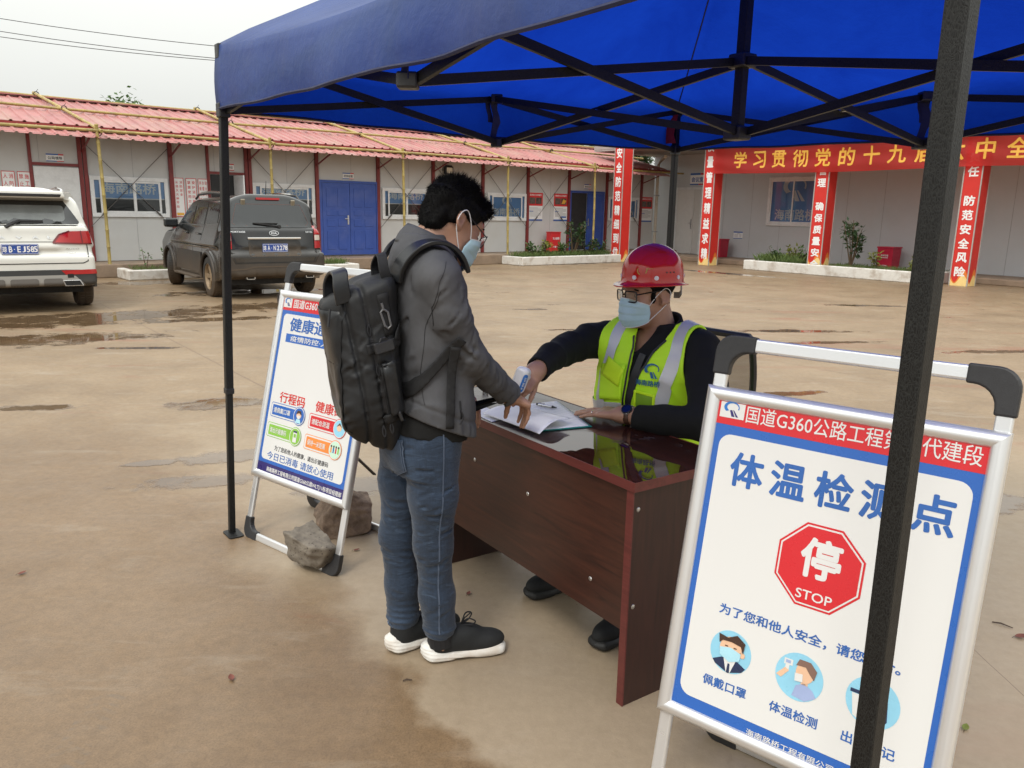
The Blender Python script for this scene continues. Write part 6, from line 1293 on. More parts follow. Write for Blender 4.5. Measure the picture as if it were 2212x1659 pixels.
def hand_prims(W, d, s, side, curl=(.3, .35, .4, .5), spread=.0, thumb=(.6, .75, .25), tc=.5, sc=1.):
    """wrist, finger direction, thumb-side direction, +1 right / -1 left; returns capsules"""
    W = Vector(W); d = Vector(d).normalized(); s = Vector(s); s = (s - d * s.dot(d)).normalized(); n = s.cross(d) * side; P = []
    kn = [W + d * (.088 - .004 * abs(i - 1) - (.008 if i == 3 else 0)) * sc + s * (.030 - .0205 * i) * sc for i in range(4)]
    for i in range(4): P.append((W + s * (.016 - .011 * i) * sc, kn[i], .0165 * sc, .0115 * sc))
    P.append((W - d * .05, W + d * .01, .027, .024)); P.append((W + d * .03 + s * .012 - n * -.006, W + d * .07 - s * .01, .014, .013))
    ln = ((.043, .026, .021), (.048, .030, .022), (.045, .028, .021), (.034, .021, .018)); F = []
    for i in range(4):
        p = kn[i]; dd = (d + s * spread * (1.5 - i)).normalized(); ch = [p]
        for j, l in enumerate(ln[i]): 
            a = curl[i] * (1.0, 1.25, .8)[j]; dd = (dd * math.cos(a) + n * math.sin(a)).normalized(); p = p + dd * l * sc; ch.append(p)
        r = (.0092, .0082, .0074, .0062) if i < 3 else (.0082, .0072, .0064, .0054)
        F.append((ch, [x * sc for x in r]))
    b = W + d * .022 * sc + s * .02 * sc; t = (s * thumb[0] + d * thumb[1] + n * thumb[2]).normalized(); ch = [b, b + t * .042 * sc]; t2 = (t + d * tc * .6 + n * tc * .3).normalized(); ch.append(ch[-1] + t2 * .03 * sc); ch.append(ch[-1] + (t2 + n * tc * .3).normalized() * .024 * sc)
    F.append((ch, [.0145 * sc, .0105 * sc, .0095 * sc, .0075 * sc])); return P, F, (kn, n, d, s)
def hand_sdf(h):
    P, F, _ = h; pf = [cap(*q) for q in P]; ff = [chain(c, r, .004) for c, r in F]
    def f(X):
        d = pf[0](X)
        for g in pf[1:]: d = smin(d, g(X), .014)
        for g in ff: d = smin(d, g(X), .006)
        return d
    return f
def mask_obj(par, HM, seed=1):
    """pleated surgical mask wrapped round nose and chin, loops to the ears (head frame)"""
    smooth = union(.03, union(.06, HEADB, ell((.088, 0, -.02), (.034, .018, .04)), ell((.075, 0, -.085), (.035, .035, .035))), ell((.069, .039, -.022), (.031, .026, .032)), ell((.069, -.039, -.022), (.031, .026, .032))); rows = 26; cols = 30; vs = []; fs = []
    V = []
    for i in range(rows + 1):
        t = i / rows
        for j in range(cols + 1):
            u = j / cols * 2 - 1; ang = u * R(64 - 8 * abs(t - .5)); zt = .004 - .030 * abs(u) ** 1.6; zb = -.112 + .022 * abs(u) ** 2; z = zt + (zb - zt) * t
            d = Vector((math.cos(ang), math.sin(ang), 0)); r_ = .2
            for _ in range(40):
                e = float(smooth(np.array([(.015 + d.x * r_, d.y * r_, z)], np.float32))[0]); r_ = max(.055, r_ - e * .8)
            pl = .0032 * ((t * 3.6 + .1) % 1.) * (1 - abs(u) ** 3) * (1 if .12 < t < .9 else .3); r_ += .005 + pl + .0015 * math.sin(u * 9 + t * 5 + seed)
            V.append(Vector((.015 + d.x * r_, d.y * r_, z)))
    for i in range(rows):
        for j in range(cols): a = i * (cols + 1) + j; fs.append((a, a + cols + 1, a + cols + 2, a + 1))
    o = mobj('face_mask', [HM @ v for v in V], fs, M_mask, par, True); s_ = o.modifiers.new('t', 'SOLIDIFY'); s_.thickness = .0015
    eb = MB(); eb.tube([HM @ v for v in V[:cols + 1]], .0016, 5); eb.tube([HM @ v for v in V[-cols - 1:]], .0016, 5); eb.build('mask_edge', M_loop, o)
    lp = MB()
    for sg, e in ((1, cols), (-1, 0)):
        a = V[e + 1 * (cols + 1)]; b = V[e + (rows - 1) * (cols + 1)]; y = sg * .083
        pts = [a, Vector((.03, sg * .081, .006)), Vector((-.006, sg * .088, .034)), Vector((-.026, sg * .094, .022)), Vector((-.028, sg * .092, -.004)), Vector((-.012, sg * .083, -.032)), b]
        sm = []
        for i in range(len(pts) - 1):
            for t in (0, .33, .66):
                p0, p1, p2, p3 = pts[max(i - 1, 0)], pts[i], pts[i + 1], pts[min(i + 2, len(pts) - 1)]
                sm.append(.5 * ((2 * p1) + (p2 - p0) * t + (2 * p0 - 5 * p1 + 4 * p2 - p3) * t * t + (3 * p1 - p0 - 3 * p2 + p3) * t ** 3))
        lp.tube([HM @ p for p in sm + [pts[-1]]], .0016, 6)
    lp.build('ear_loop', M_loop, o); return o
def glasses_obj(par, HM, dz=0., dx=0., r=.0022):
    fm = MB(); ln = MB()
    for sg in (1, -1):
        ring = []
        for x, y in rrect(-.0275, -.021, .0275, .0195, .010, 5): yy = sg * (.0345 + x); ring.append(HM @ Vector((.122 + dx - abs(yy) ** 2 * 3.5, yy, .010 + dz + y)))
        fm.tube(ring, r, 6, closed=True); ln.add(ring, [tuple(range(len(ring)))])
        fm.tube([HM @ Vector(p) for p in ((.110 + dx, sg * .060, .018 + dz), (.103 + dx, sg * .070, .020 + dz), (.03, sg * .082, .026 + dz * .5), (-.012, sg * .086, .030), (-.03, sg * .086, .012))], [r, r * 1.1, r, r, r], 6)
    fm.tube([HM @ Vector(p) for p in ((.120 + dx, .008, .014 + dz), (.124 + dx, 0, .017 + dz), (.120 + dx, -.008, .014 + dz))], r, 6)
    o = fm.build('spectacles', M_gframe, par, True); ln.build('lens', M_lens, o); return o
def eyes(par, HM):
    mb = MB()
    for sg in (1, -1): mb.sph(HM @ Vector((.0858, sg * .032, .0105)), .0107, 12)
    o = mb.build('eye', M_iris, par, True); mb = MB()
    for sg in (1, -1): mb.tube([HM @ Vector((.098 - abs(y - .034) * .25, sg * y, .036 - abs(y - .03) * .18)) for y in np.linspace(.014, .055, 6)], [.002, .0032, .0036, .0034, .003, .0015], 6)
    mb.build('eyebrow', M_hair, par, True)
def spikes(mb, vs, ns, cond, n, ln, wd, lean, seed):
    rp = np.random.RandomState(seed); ok = [i for i in range(len(vs)) if cond(vs[i])]
    for i in rp.choice(ok, n):
        p = Vector(vs[i]); nn = Vector(ns[i]); d = (nn + lean(p) + Vector(rp.normal(size=3) * .28)).normalized(); l = ln(p) * rp.uniform(.55, 1.25); u = d.orthogonal().normalized(); v = d.cross(u); p = p - nn * .004; w_ = wd * rp.uniform(.7, 1.3)
        mb.add([p + u * w_, p + (u * -.5 + v * .87) * w_, p + (u * -.5 - v * .87) * w_, p + d * l * .6 + u * w_ * .2 + nn * .001, p + d * l], [(0, 1, 4), (1, 2, 4), (2, 0, 4)])
def snap(f, pts, off):
    out = []; nr = []
    for p in pts:
        p = np.array(p, np.float32)[None]
        for _ in range(12):
            e = .003; g = np.array([(f(p + np.eye(3, dtype=np.float32)[k] * e) - f(p - np.eye(3, dtype=np.float32)[k] * e))[0] / (2 * e) for k in range(3)]); g /= np.linalg.norm(g) + 1e-9; p = p - (f(p)[0] - off) * g * .9
        out.append(Vector(p[0].tolist())); nr.append(Vector(g.tolist()))
    return out, nr
def dense(pts, k=6):
    pts = [Vector(p) for p in pts]; o = []
    for i in range(len(pts) - 1):
        p0, p1, p2, p3 = pts[max(i - 1, 0)], pts[i], pts[i + 1], pts[min(i + 2, len(pts) - 1)]
        for j in range(k): t = j / k; o.append(.5 * ((2 * p1) + (p2 - p0) * t + (2 * p0 - 5 * p1 + 4 * p2 - p3) * t * t + (3 * p1 - p0 - 3 * p2 + p3) * t ** 3))
    return o + [pts[-1]]
def strap(name, f, pts, off, wd, th_, m, par, k=6):
    pp, nn = snap(f, dense(pts, k), off); W_ = []
    for i in range(len(pp)): t = (pp[min(i + 1, len(pp) - 1)] - pp[max(i - 1, 0)]).normalized(); W_.append(t.cross(nn[i]).normalized() * wd / 2)
    mb = MB(); mb.ribbon(pp, nn, W_, th_); o = mb.build(name, m, par); autosm(o, 40); bev(o, th_ * .3, 2); return o
def shoe(par, ank, ang, sole_m, up_m, nm='shoe', white=True):
    T = Matrix.Translation((ank[0], ank[1], 0)) @ Matrix.Rotation(ang, 4, 'Z')
    sole = union(.02, rbox((.065, 0, .019), (.135, .043, .017), .015), ell((.14, 0, .022), (.072, .047, .02)), ell((-.045, 0, .030), (.045, .040, .028)), ell((-.064, 0, .050), (.026, .028, .018)))
    so_ = lambda P: np.maximum(smax(smax(sole(P), .004 - P[:, 2] + .10 * np.maximum(0, P[:, 0] - .15) + .22 * np.maximum(0, -.03 - P[:, 0]), .006), -ell((.045, 0, -.004), (.05, .2, .014))(P), ) if False else smax(smax(sole(P), .003 - P[:, 2] + .12 * np.maximum(0, P[:, 0] - .15) + .22 * np.maximum(0, -.035 - P[:, 0]), .005), -ell((.05, 0, -.004), (.055, .2, .014))(P), .008), -1) + .0016 * np.sin(P[:, 2] * 520 + P[:, 0] * 60) * (P[:, 0] < .05)
    upf = union(.03, ell((.128, 0, .050), (.080, .044, .040)), ell((.04, 0, .066), (.085, .042, .050)), cap((-.03, 0, .055), (-.022, 0, .105), .040, .042), ell((.06, 0, .088), (.05, .030, .022)))
    uf = lambda P: smax(smax(upf(P), .032 - P[:, 2] + .0 * P[:, 0], .004), -ell((-.015, 0, .145), (.05, .032, .045))(P), .008)
    fu = inframe(uf, T); fsole = inframe(so_, T); c = T @ Vector((.06, 0, .06)); lo = (c.x - .2, c.y - .2, -.005); hi = (c.x + .2, c.y + .2, .17)
    o = sdf_obj(nm, fu, lo, hi, .0045, up_m, par); sdf_obj('sole', fsole, lo, hi, .004, sole_m, o)
    mb = MB()
    for i in range(6): x = .052 + i * .013; z = .112 - i * .0085; mb.tube([T @ Vector((x, -.024, z - .006)), T @ Vector((x + .004, 0, z + .003)), T @ Vector((x, .024, z - .006))], .0032, 6)
    b = T @ Vector((.05, 0, .118))
    for a, l in ((1, .05), (-1, .04)): mb.tube(dense([b, b + T.to_3x3() @ Vector((.02, a * .02, .03)), b + T.to_3x3() @ Vector((.045, a * .03, .022)), b + T.to_3x3() @ Vector((.03, a * .02, .004)), b], 4), .0026, 5)
    mb.tube([b, b + T.to_3x3() @ Vector((.01, -.012, .03)), b + T.to_3x3() @ Vector((.03, -.018, .05))], .0026, 5)
    mb.build('shoelace', M_jackd, o)
    mb = MB(); mb.tube([T @ Vector(p) for p in ((-.066, -.008, .098), (-.08, -.004, .115), (-.078, .004, .118), (-.062, .006, .104))], .004, 6); mb.build('heel_tab', M_stitch, o); return o
def creases(lst):
    """soft cloth creases: (a, b, half width, depth); a groove with a raised lip beside it, fading at both ends"""
    L_ = [(np.array(a, np.float32), np.array(b, np.float32), w, h) for a, b, w, h in lst]
    def f(P):
        o = np.zeros(len(P), np.float32)
        for a, b, w, h in L_:
            ab = b - a; m = (a + b) / 2; R2 = (float(np.sqrt(ab @ ab)) / 2 + 4 * w) ** 2; ix = np.flatnonzero((np.abs(P[:, 2] - m[2]) < R2 ** .5) & (np.abs(P[:, 0] - m[0]) < R2 ** .5) & (np.abs(P[:, 1] - m[1]) < R2 ** .5))
            if not len(ix): continue
            Q = P[ix]; t = np.clip(((Q - a) @ ab) / float(ab @ ab), 0, 1); q = Q - a - t[:, None] * ab; r2 = (q ** 2).sum(1) / (w * w)
            o[ix] += h * (np.exp(-r2) - .45 * np.exp(-(np.sqrt(r2) - 1.9) ** 2)) * np.clip(np.minimum(t, 1 - t) * 5, .0, 1)
        return o
    return f
def limb_creases(seed, pts, rads, n, view, ln, slant, w=(.005, .009), h=(.002, .0045)):
    g = np.random.RandomState(seed); out = []; view = np.array(Vector(view).normalized()); pts = [np.array(p, float) for p in pts]
    for _ in range(n):
        s_ = g.uniform(0, len(pts) - 1.001); i = int(s_); t = s_ - i; c = pts[i] * (1 - t) + pts[i + 1] * t; r = rads[i] * (1 - t) + rads[i + 1] * t; ax = pts[i + 1] - pts[i]; ax /= np.linalg.norm(ax)
        v = view + g.normal(size=3) * .55; v -= ax * (v @ ax); v /= np.linalg.norm(v); tg = np.cross(ax, v); d = tg * math.cos(slant + g.uniform(-.4, .4)) + ax * math.sin(slant + g.uniform(-.4, .4)); l = g.uniform(*ln); m = c + v * r
        a = m - d * l / 2; b = m + d * l / 2; a = c + (a - c) / np.linalg.norm(a - c) * max(r, 0) if l < r * 1.6 else a; out.append((a, b, g.uniform(*w), g.uniform(*h)))
    return out
# ================================================================== the visitor
MO = (-.22, 2.49, 0); MR = R(22)
HMv = Matrix.Translation((.034, .048, 1.497)) @ Matrix.Rotation(R(14), 4, 'Z') @ Matrix.Rotation(R(33), 4, 'Y')
SR, ER, WR = (-.055, -.128, 1.335), (.052, -.105, 1.085), (.243, .035, .918); SL, EL, WL = (-.05, .228, 1.335), (-.03, .28, 1.085), (.12, .24, .93)
hR = hand_prims(WR, (.80, .24, -.44), (-.12, .95, .12), 1, (.80, .85, .85, .80), .02, (.22, .45, .85), .15, .95); hL = hand_prims(WL, (.5, -.2, -.6), (-.2, -.9, .2), -1, (.3, .35, .4, .5))
hipR, knR, anR, hipL, knL, anL = (-.055, -.035, .86), (-.048, -.025, .46), (-.012, -.005, .085), (-.075, .135, .86), (-.130, .125, .44), (-.112, .112, .085)
hv = inframe(HEAD, HMv); body_ = union(.03, cap((-.085, .05, 1.38), (.005, .05, 1.475), .060, .056), cap((-.05, .05, 1.34), (-.06, .05, .95), .105, .10), cap(SR, ER, .045, .037), cap(ER, WR, .037, .026), cap(SL, EL, .045, .037), cap(EL, WL, .037, .026), cap(SR, SL, .05, .05), cap(hipR, knR, .075, .052), cap(knR, anR, .05, .035), cap(hipL, knL, .075, .052), cap(knL, anL, .05, .035), cap((anR[0], anR[1], .05), (.10, .0, .045), .032, .026), cap((anL[0], anL[1], .05), (.0, .14, .045), .032, .026), hand_sdf(hR), hand_sdf(hL))
fbody = lambda P: smin(body_(P), hv(P), .02)
man = sdf_obj('person', fbody, (-.32, -.25, .01), (.42, .40, 1.70), .0034, M_skin); man.location = MO; man.rotation_euler = (0, 0, MR)
setp(man, 'standing man in grey jacket and jeans bending over the desk, mask and glasses on', 'person')
eyes(man, HMv)
# hair
capf = inframe(union(.015, ell((-.007, 0, .046), (.105, .084, .085)), ell((.056, 0, .080), (.050, .056, .030)), ell((-.062, 0, -.015), (.036, .056, .055))), HMv); hcut = inframe(union(.02, ell((.125, 0, -.04), (.100, .2, .098)), ell((.02, .105, -.028), (.052, .05, .06)), ell((.02, -.105, -.028), (.052, .05, .06)), ell((.075, 0, -.175), (.16, .2, .105))), HMv)
fhair = lambda P: smax(capf(P) + wob(4, .006, 70)(P) + wob(6, .004, 150)(P), -hcut(P), .008)
ho = sdf_obj('hair', fhair, (-.16, -.12, 1.36), (.25, .22, 1.70), .005, M_hair, man)
hvs = [v.co[:] for v in ho.data.vertices]; hns = [v.normal[:] for v in ho.data.vertices]; HI = HMv.inverted(); H3 = HMv.to_3x3(); mb = MB()
spikes(mb, hvs, hns, lambda v: capf(np.array([v], np.float32))[0] > -.012, 11000, lambda p: .010 + .018 * max(0, min(1, ((HI @ p).z - .04) / .08)), .0011, lambda p: H3 @ Vector((.35, 0, .35)) if (HI @ p).z > .07 else H3 @ Vector((-.25, 0, -.9)), 3)
mb.build('hair_tuft', M_hair, ho)
mask_obj(man, HMv); glasses_obj(man, HMv, -.010, .002, .0017)
# jeans
pel = loft([.70, .76, .82, .90, .97], [-.072, -.074, -.07, -.062, -.06], [.05] * 5, [.105, .122, .128, .124, .118], [.15, .168, .172, .168, .160], 2.4)
lgR = chain([(-.058, -.035, .82), (-.046, -.032, .62), (-.046, -.022, .44), (-.030, -.010, .25), (-.020, -.004, .125)], [.093, .080, .060, .057, .058], .03); lgL = chain([(-.078, .135, .82), (-.108, .130, .62), (-.130, .122, .43), (-.118, .116, .25), (-.116, .112, .125)], [.093, .080, .060, .057, .057], .03)
jf1 = folds(11, .0030, 105, (.25, .1, 1)); jf2 = folds(15, .0055, 120, (.15, .2, 1), 1.6); jw = wob(12, .003, 24)
cjn = creases(limb_creases(73, [(-.058, -.035, .70), (-.046, -.022, .46), (-.030, -.010, .16)], [.09, .066, .064], 30, (-.3, -1, 0), (.05, .10), .25) + limb_creases(74, [(-.09, .13, .70), (-.13, .122, .44), (-.116, .112, .16)], [.09, .066, .064], 26, (-.5, -1, 0), (.05, .10), -.2) + limb_creases(75, [(-.07, .05, .92), (-.07, .05, .72)], [.16, .17], 8, (-.4, -1, 0), (.06, .12), .2))
def fjean(P):
    z = P[:, 2]; d = smin(smin(lgR(P), lgL(P), .012), pel(P), .035); hem = np.clip((.24 - z) / .10, 0, 1); kn = np.exp(-((z - .46) / .10) ** 2) + .6 * np.exp(-((z - .74) / .06) ** 2)
    d = d + cjn(P) + jf1(P) * (.2 + .5 * kn) + jf2(P) * hem + jw(P) - .004 * np.exp(-((z - .128) / .006) ** 2)
    rx, ry = np.interp(z, [.1, .25, .44, .62, .82], [-.02, -.03, -.046, -.046, -.058]), np.interp(z, [.1, .44, .82], [-.004, -.022, -.035]); lx, ly_ = np.interp(z, [.1, .25, .43, .62, .82], [-.116, -.118, -.13, -.108, -.078]), np.interp(z, [.1, .43, .82], [.112, .122, .135])
    inner = np.minimum(np.sqrt((P[:, 0] - rx) ** 2 + (P[:, 1] - ry) ** 2), np.sqrt((P[:, 0] - lx) ** 2 + (P[:, 1] - ly_) ** 2)) - .041
    d = np.maximum(d, -np.maximum(inner, z - .13)); zc = np.where(P[:, 1] > .055, .088, .072 + .15 * np.maximum(0, P[:, 0] - .0)); return np.maximum(np.maximum(d, zc - z), z - .895)
jean = sdf_obj('jeans', fjean, (-.28, -.22, .05), (.16, .30, .97), .0045, M_denim, man)
def side_frame(o, d): d = Vector(d).normalized(); x = Vector((0, 0, 1)).cross(d).normalized(); y = d.cross(x); M = Matrix((x, y, d)).transposed().to_4x4(); M.translation = Vector(o); return M
FSm = side_frame((-.0, -.55, .0), (.05, -1, 0)); FBk = side_frame((-.55, -.25, 0), (-.85, -.62, 0))
sx = lambda z: np.interp(z, [.1, .3, .5, .65, .95], [-.022, -.03, -.035, -.03, -.035])
decal('side_seam', fjean, line2([(sx(z) + .012, z) for z in np.linspace(.13, .93, 24)], .005), FSm, .0016, M_stitch, jean, .02, 0, 0)
# back pocket, seen from behind right
pk = [(-.062, .80), (.078, .80), (.085, .70), (.018, .665), (-.055, .70)]; FP = side_frame((-.50, -.12, 0), (-.93, -.36, 0)); pk = [(x + .015, z + .03) for x, z in pk]
decal('pocket', fjean, [pk], FP, .004, M_denim, jean, .02, .0015, 0); decal('pocket_stitch', fjean, line2(pk[1:] + [pk[0]], .0028) + line2([(x * .9 + .0025, .738 + (z - .738) * .9) for x, z in pk[1:] + [pk[0]]], .002), FP, .0085, M_stitch, jean, .02, 0, 0)
shoe(man, (anR[0] + .022, anR[1] + .005), R(-6), M_sole, M_shoe); shoe(man, (anL[0] + .015, anL[1]), R(12), M_sole, M_shoe)
mb = MB(); mb.cyl((anR[0], anR[1], .06), (-.02, -.004, .165), .047, .046, 16); mb.cyl((anL[0], anL[1], .06), (-.116, .112, .17), .047, .046, 16); mb.build('sock', M_jackd, man)
# black shirt under the jacket
fsh = loft([.78, .88, .95, 1.02], [-.060, -.052, -.038, -.034], [.05] * 4, [.142, .134, .118, .104], [.184, .182, .176, .168], 2.4); wsh = wob(21, .004, 30)
sdf_obj('shirt', lambda P: np.maximum(fsh(P) + wsh(P), (.845 - .17 * (P[:, 0] + .17)) - P[:, 2]), (-.25, -.2, .76), (.15, .3, 1.04), .006, M_blackc, man)
# jacket
tor = loft([.74, .82, .92, 1.03, 1.12, 1.22, 1.30, 1.36, 1.41, 1.46], [-.036, -.036, -.034, -.034, -.037, -.042, -.046, -.055, -.062, -.055], [.05] * 10, [.142, .140, .134, .121, .119, .120, .117, .106, .088, .072], [.200, .200, .195, .190, .190, .190, .182, .155, .108, .078], 2.5)
armR = chain([SR, (SR[0] + .040, SR[1] - .005, 1.22), ER, (.150, -.035, 1.0), WR], [.067, .057, .051, .048, .044], .02); armL = chain([SL, EL, WL], [.072, .058, .046], .02)
aR = np.array(ER) - np.array(SR); f1 = folds(31, .0045, 48, aR + np.array((.06, .02, 0)), 2.6); f2 = folds(32, .004, 60, np.array(WR) - np.array(ER) + np.array((0, 0, .06)), 2.4); f3 = folds(33, .003, 30, (.55, .3, .7), 3.); f4 = folds(38, .0035, 44, (.2, .9, .5), 3.); wj = wob(34, .0035, 22)
wdir = Vector(np.array(WR) - np.array(ER)).normalized(); cutR = np.array(wdir, np.float32); cR = np.array(WR, np.float32) - cutR * .012
cjk = creases(limb_creases(71, [SR, (-.005, -.135, 1.22), ER, (.150, -.035, 1.0), WR], [.070, .060, .055, .051, .046], 40, (0, -1, .1), (.04, .10), .55) +
    limb_creases(72, [(-.05, .05, 1.36), (-.04, .05, 1.15), (-.03, .05, .88)], [.165, .165, .17], 26, (-.2, -1, 0), (.08, .20), .9, (.006, .011), (.0018, .004)) +
    [((-.10, -.10, 1.33), (-.02, -.185, 1.20), .012, .009), ((-.11, -.09, 1.29), (-.03, -.17, 1.16), .010, .007), ((.03, -.165, 1.14), (.10, -.12, 1.05), .009, .008), ((-.005, -.16, 1.13), (.06, -.15, 1.08), .009, .008), ((-.09, -.03, 1.43), (-.13, -.05, 1.33), .010, .006), ((-.06, -.10, 1.43), (-.01, -.17, 1.33), .010, .006)])
def fjack(P):
    z = P[:, 2]; u = P[:, 0]; t = smin(tor(P), cap((-.055, -.105, 1.360), (-.055, .205, 1.360), .060)(P), .05); ar = armR(P) + f1(P) * np.clip((z - 1.05) / .1, 0, 1) * np.clip((1.40 - z) / .08, .15, 1) + f2(P) * np.clip((1.13 - z) / .06, 0, 1); al = armL(P)
    sdR = (P - cR) @ cutR; ar = np.maximum(ar, sdR); wl = np.array(WL, np.float32); al = np.maximum(al, (P - wl) @ np.array(Vector(np.array(WL) - np.array(EL)).normalized(), np.float32))
    axd = np.sqrt(np.maximum(((P - cR) ** 2).sum(1) - sdR ** 2, 0)); ar = np.maximum(ar, -np.maximum(axd - .038, -.05 - sdR))
    cj = cjk(P)
    d = cj + smin(smin(t + f3(P) * np.clip((1.34 - z) / .15, .1, 1) + f4(P) * .7, ar, .022), al, .022) + wj(P)
    hz = .905 - .42 * (u + .133); hz = np.where(u > .02, np.maximum(hz, .79), hz); k = z - hz
    d = d + .0022 * np.sin(P[:, 1] * 150 + u * 120) * np.exp(-((k - .025) / .022) ** 2) + .003 * np.exp(-((k - .05) / .006) ** 2)
    d = np.maximum(d, -k)
    sh = loftin(P); d = np.maximum(d, -np.maximum(sh, z - 1.0)); return d
loftin = loft([.7, .9, 1.05], [-.036, -.034, -.034], [.05] * 3, [.130, .122, .105], [.186, .182, .17], 2.4)
jacket = sdf_obj('jacket', fjack, (-.22, -.25, .72), (.30, .36, 1.50), .0045, M_jack, man)
# collar: a band standing round the neck, higher behind
def collar(name, m, par, c0, r0, c1, r1, h_, th_, a0, a1, drop):
    vs = []; fs = []; n = 40; k = 7
    for i in range(n + 1):
        a = a0 + (a1 - a0) * i / n; f_ = (1 - math.cos(a)) / 2
        for j in range(k + 1):
            t = j / k; b = Vector((c0[0] + r0[0] * math.cos(a), c0[1] + r0[1] * math.sin(a), c0[2] - drop * (1 + math.cos(a)) / 2)); e = Vector((c1[0] + r1[0] * math.cos(a), c1[1] + r1[1] * math.sin(a), c1[2] - drop * .9 * (1 + math.cos(a)) / 2)); vs.append(b.lerp(e, t) + Vector((math.cos(a), math.sin(a), 0)) * .006 * math.sin(t * PI))
    for i in range(n):
        for j in range(k): q = i * (k + 1) + j; fs.append((q, q + k + 1, q + k + 2, q + 1))
    o = mobj(name, vs, fs, m, par, True); s_ = o.modifiers.new('t', 'SOLIDIFY'); s_.thickness = th_; s_.offset = 0; return o
collar('collar', M_jack, jacket, (-.052, .05, 1.435), (.088, .088), (-.022, .05, 1.488), (.078, .076), 0, .007, .45, 2 * PI - .45, .085)
collar('collar_lining', M_jackd, jacket, (-.048, .05, 1.425), (.080, .080), (-.010, .05, 1.470), (.074, .070), 0, .005, .15, 2 * PI - .15, .095)
FR_ = side_frame((.0, -.6, 0), (.10, -1, 0)); FJ = side_frame((-.3, -.6, 0), (-.35, -1, 0))
decal('seam', fjack, line2([(-.028, 1.30), (-.05, 1.18), (-.06, 1.05), (-.055, .95)], .0016) + line2([(-.004, 1.385), (-.03, 1.33), (-.042, 1.25), (-.030, 1.18)], .0016), FR_, .001, M_jackd, jacket, .02, 0, 0)
decal('side_pocket', fjack, line2([(.055, .955), (.058, .90)], .006), FR_, .003, M_jackd, jacket, .01, 0, 0); mb = MB(); mb.tube(dense([cast(fjack, [(.055, .925)], FR_, .004, 0)[0], cast(fjack, [(.062, .905)], FR_, .008, 0)[0], cast(fjack, [(.050, .885)], FR_, .007, 0)[0]], 4), .003, 6); mb.build('zip_pull', M_jackd, jacket)
FF = side_frame((.6, .05, 0), (1, 0, 0)); decal('front_zip', fjack, line2([(0, z) for z in np.linspace(.84, 1.38, 12)], .018), FF, .004, M_jackd, jacket, .03, 0, 0)
# ------------------------------------------------------------------ backpack
pack = thing('backpack', 'large black backpack worn on the back of the standing man', 'backpack', MO, MR)
def packmat(nm, a, b, r, fs_=.5): return clothmat(nm, a, b, r, 600, 1.2, 13, fs_, .012)
M_pk = packmat('pack_nylon', (.009, .0095, .0105), (.016, .0165, .018), .58); M_pk2 = packmat('pack_coated', (.012, .013, .0145), (.018, .019, .021), .34, .35); M_web = clothmat('webbing', (.010, .010, .011), (.016, .016, .017), .7, 900, 3)
PC = np.array([-.255, .045])
fA = planes([((1, 0, .05), (-.148, 0, 1.05)), ((-1, 0, -.16), (-.352, 0, 1.05)), ((0, 1, .02), (0, .045 + .155, 1.05)), ((0, -1, .02), (0, .045 - .158, 1.05)), ((-.22, 0, 1), (-.30, 0, 1.315)), ((-.55, 0, -1), (-.26, 0, .815)), ((-.2, -.9, -.6), (-.25, .045 - .13, .86)), ((-.75, -.75, .02), (-.34, .045 - .125, 1.05)), ((-.75, .75, .02), (-.34, .045 + .125, 1.05)), ((.8, -.5, 0), (-.175, .045 - .135, 1.0)), ((-.6, 0, 1), (-.372, 0, 1.262))], .035)
pf1 = folds(41, .004, 46, (.3, .2, 1), 3.); pw = wob(43, .004, 20); pw2 = wob(44, .0022, 55)
cpk = creases(limb_creases(77, [(-.27, .04, 1.25), (-.24, .04, .86)], [.155, .15], 26, (-.2, -1, 0), (.05, .13), .6, (.006, .011), (.002, .005)))
def fpack(P):
    d = fA(P); x = P[:, 0]; z = P[:, 2]; side = np.clip((-.02 - P[:, 1]) / .06, 0, 1)
    xs = -.345 - .16 * (z - 1.05)                                  # rear plane position at this height
    for off, dep in ((.052, .010), (.105, .007)): d = d + dep * np.exp(-((x - xs - off) / .007) ** 2)   # grooves between the compartments
    return d + cpk(P) + pf1(P) * (.25 + .25 * side) + pw(P) + pw2(P) - .006 * side * np.exp(-((z - 1.02) / .16) ** 2)
pbo = sdf_obj('bag', fpack, (-.46, -.17, .76), (-.12, .26, 1.38), .0045, M_pk, pack)
FS = side_frame((-.25, -.7, 0), (-.10, -1, 0)); FRr = side_frame((-.9, .045, 0), (-1, 0, .0)); o_ = Vector((.25 * .0, 0, 0))
sxp = lambda z, k: -.345 - .16 * (z - 1.05) + k + .25
decal('rear_panel', fpack, [[(-.125, 1.235), (.125, 1.235), (.128, 1.0), (.115, .86), (-.115, .86), (-.128, 1.0)]], FRr, .003, M_pk2, pack, .03, .001, 0)
decal('panel_fold', fpack, line2([(-.12, 1.085), (.0, 1.07), (.12, 1.075)], .004), FRr, .0045, M_jackd, pack, .02, 0, 0)
def sline(pts): return [(sxp(z, k), z) for k, z in pts]
decal('zipper', fpack, line2(sline([(.045, 1.25), (.046, 1.15), (.05, 1.0), (.052, .90), (.06, .85)]), .010) + line2(sline([(.098, 1.27), (.1, 1.1), (.1, .95), (.105, .86)]), .008), FS, .001, M_jackd, pack, .02, 0, 0)
decal('side_zip_panel', fpack, [[(sxp(1.285, .085), 1.285), (sxp(1.295, .12), 1.295), (sxp(1.17, .118), 1.17), (sxp(1.16, .088), 1.16)]], FS, .002, M_web, pack, .02, .001, 0)
def on_side(k, z, off=.004): return Vector(cast(fpack, [(sxp(z, k), z)], FS, off, 0)[0])
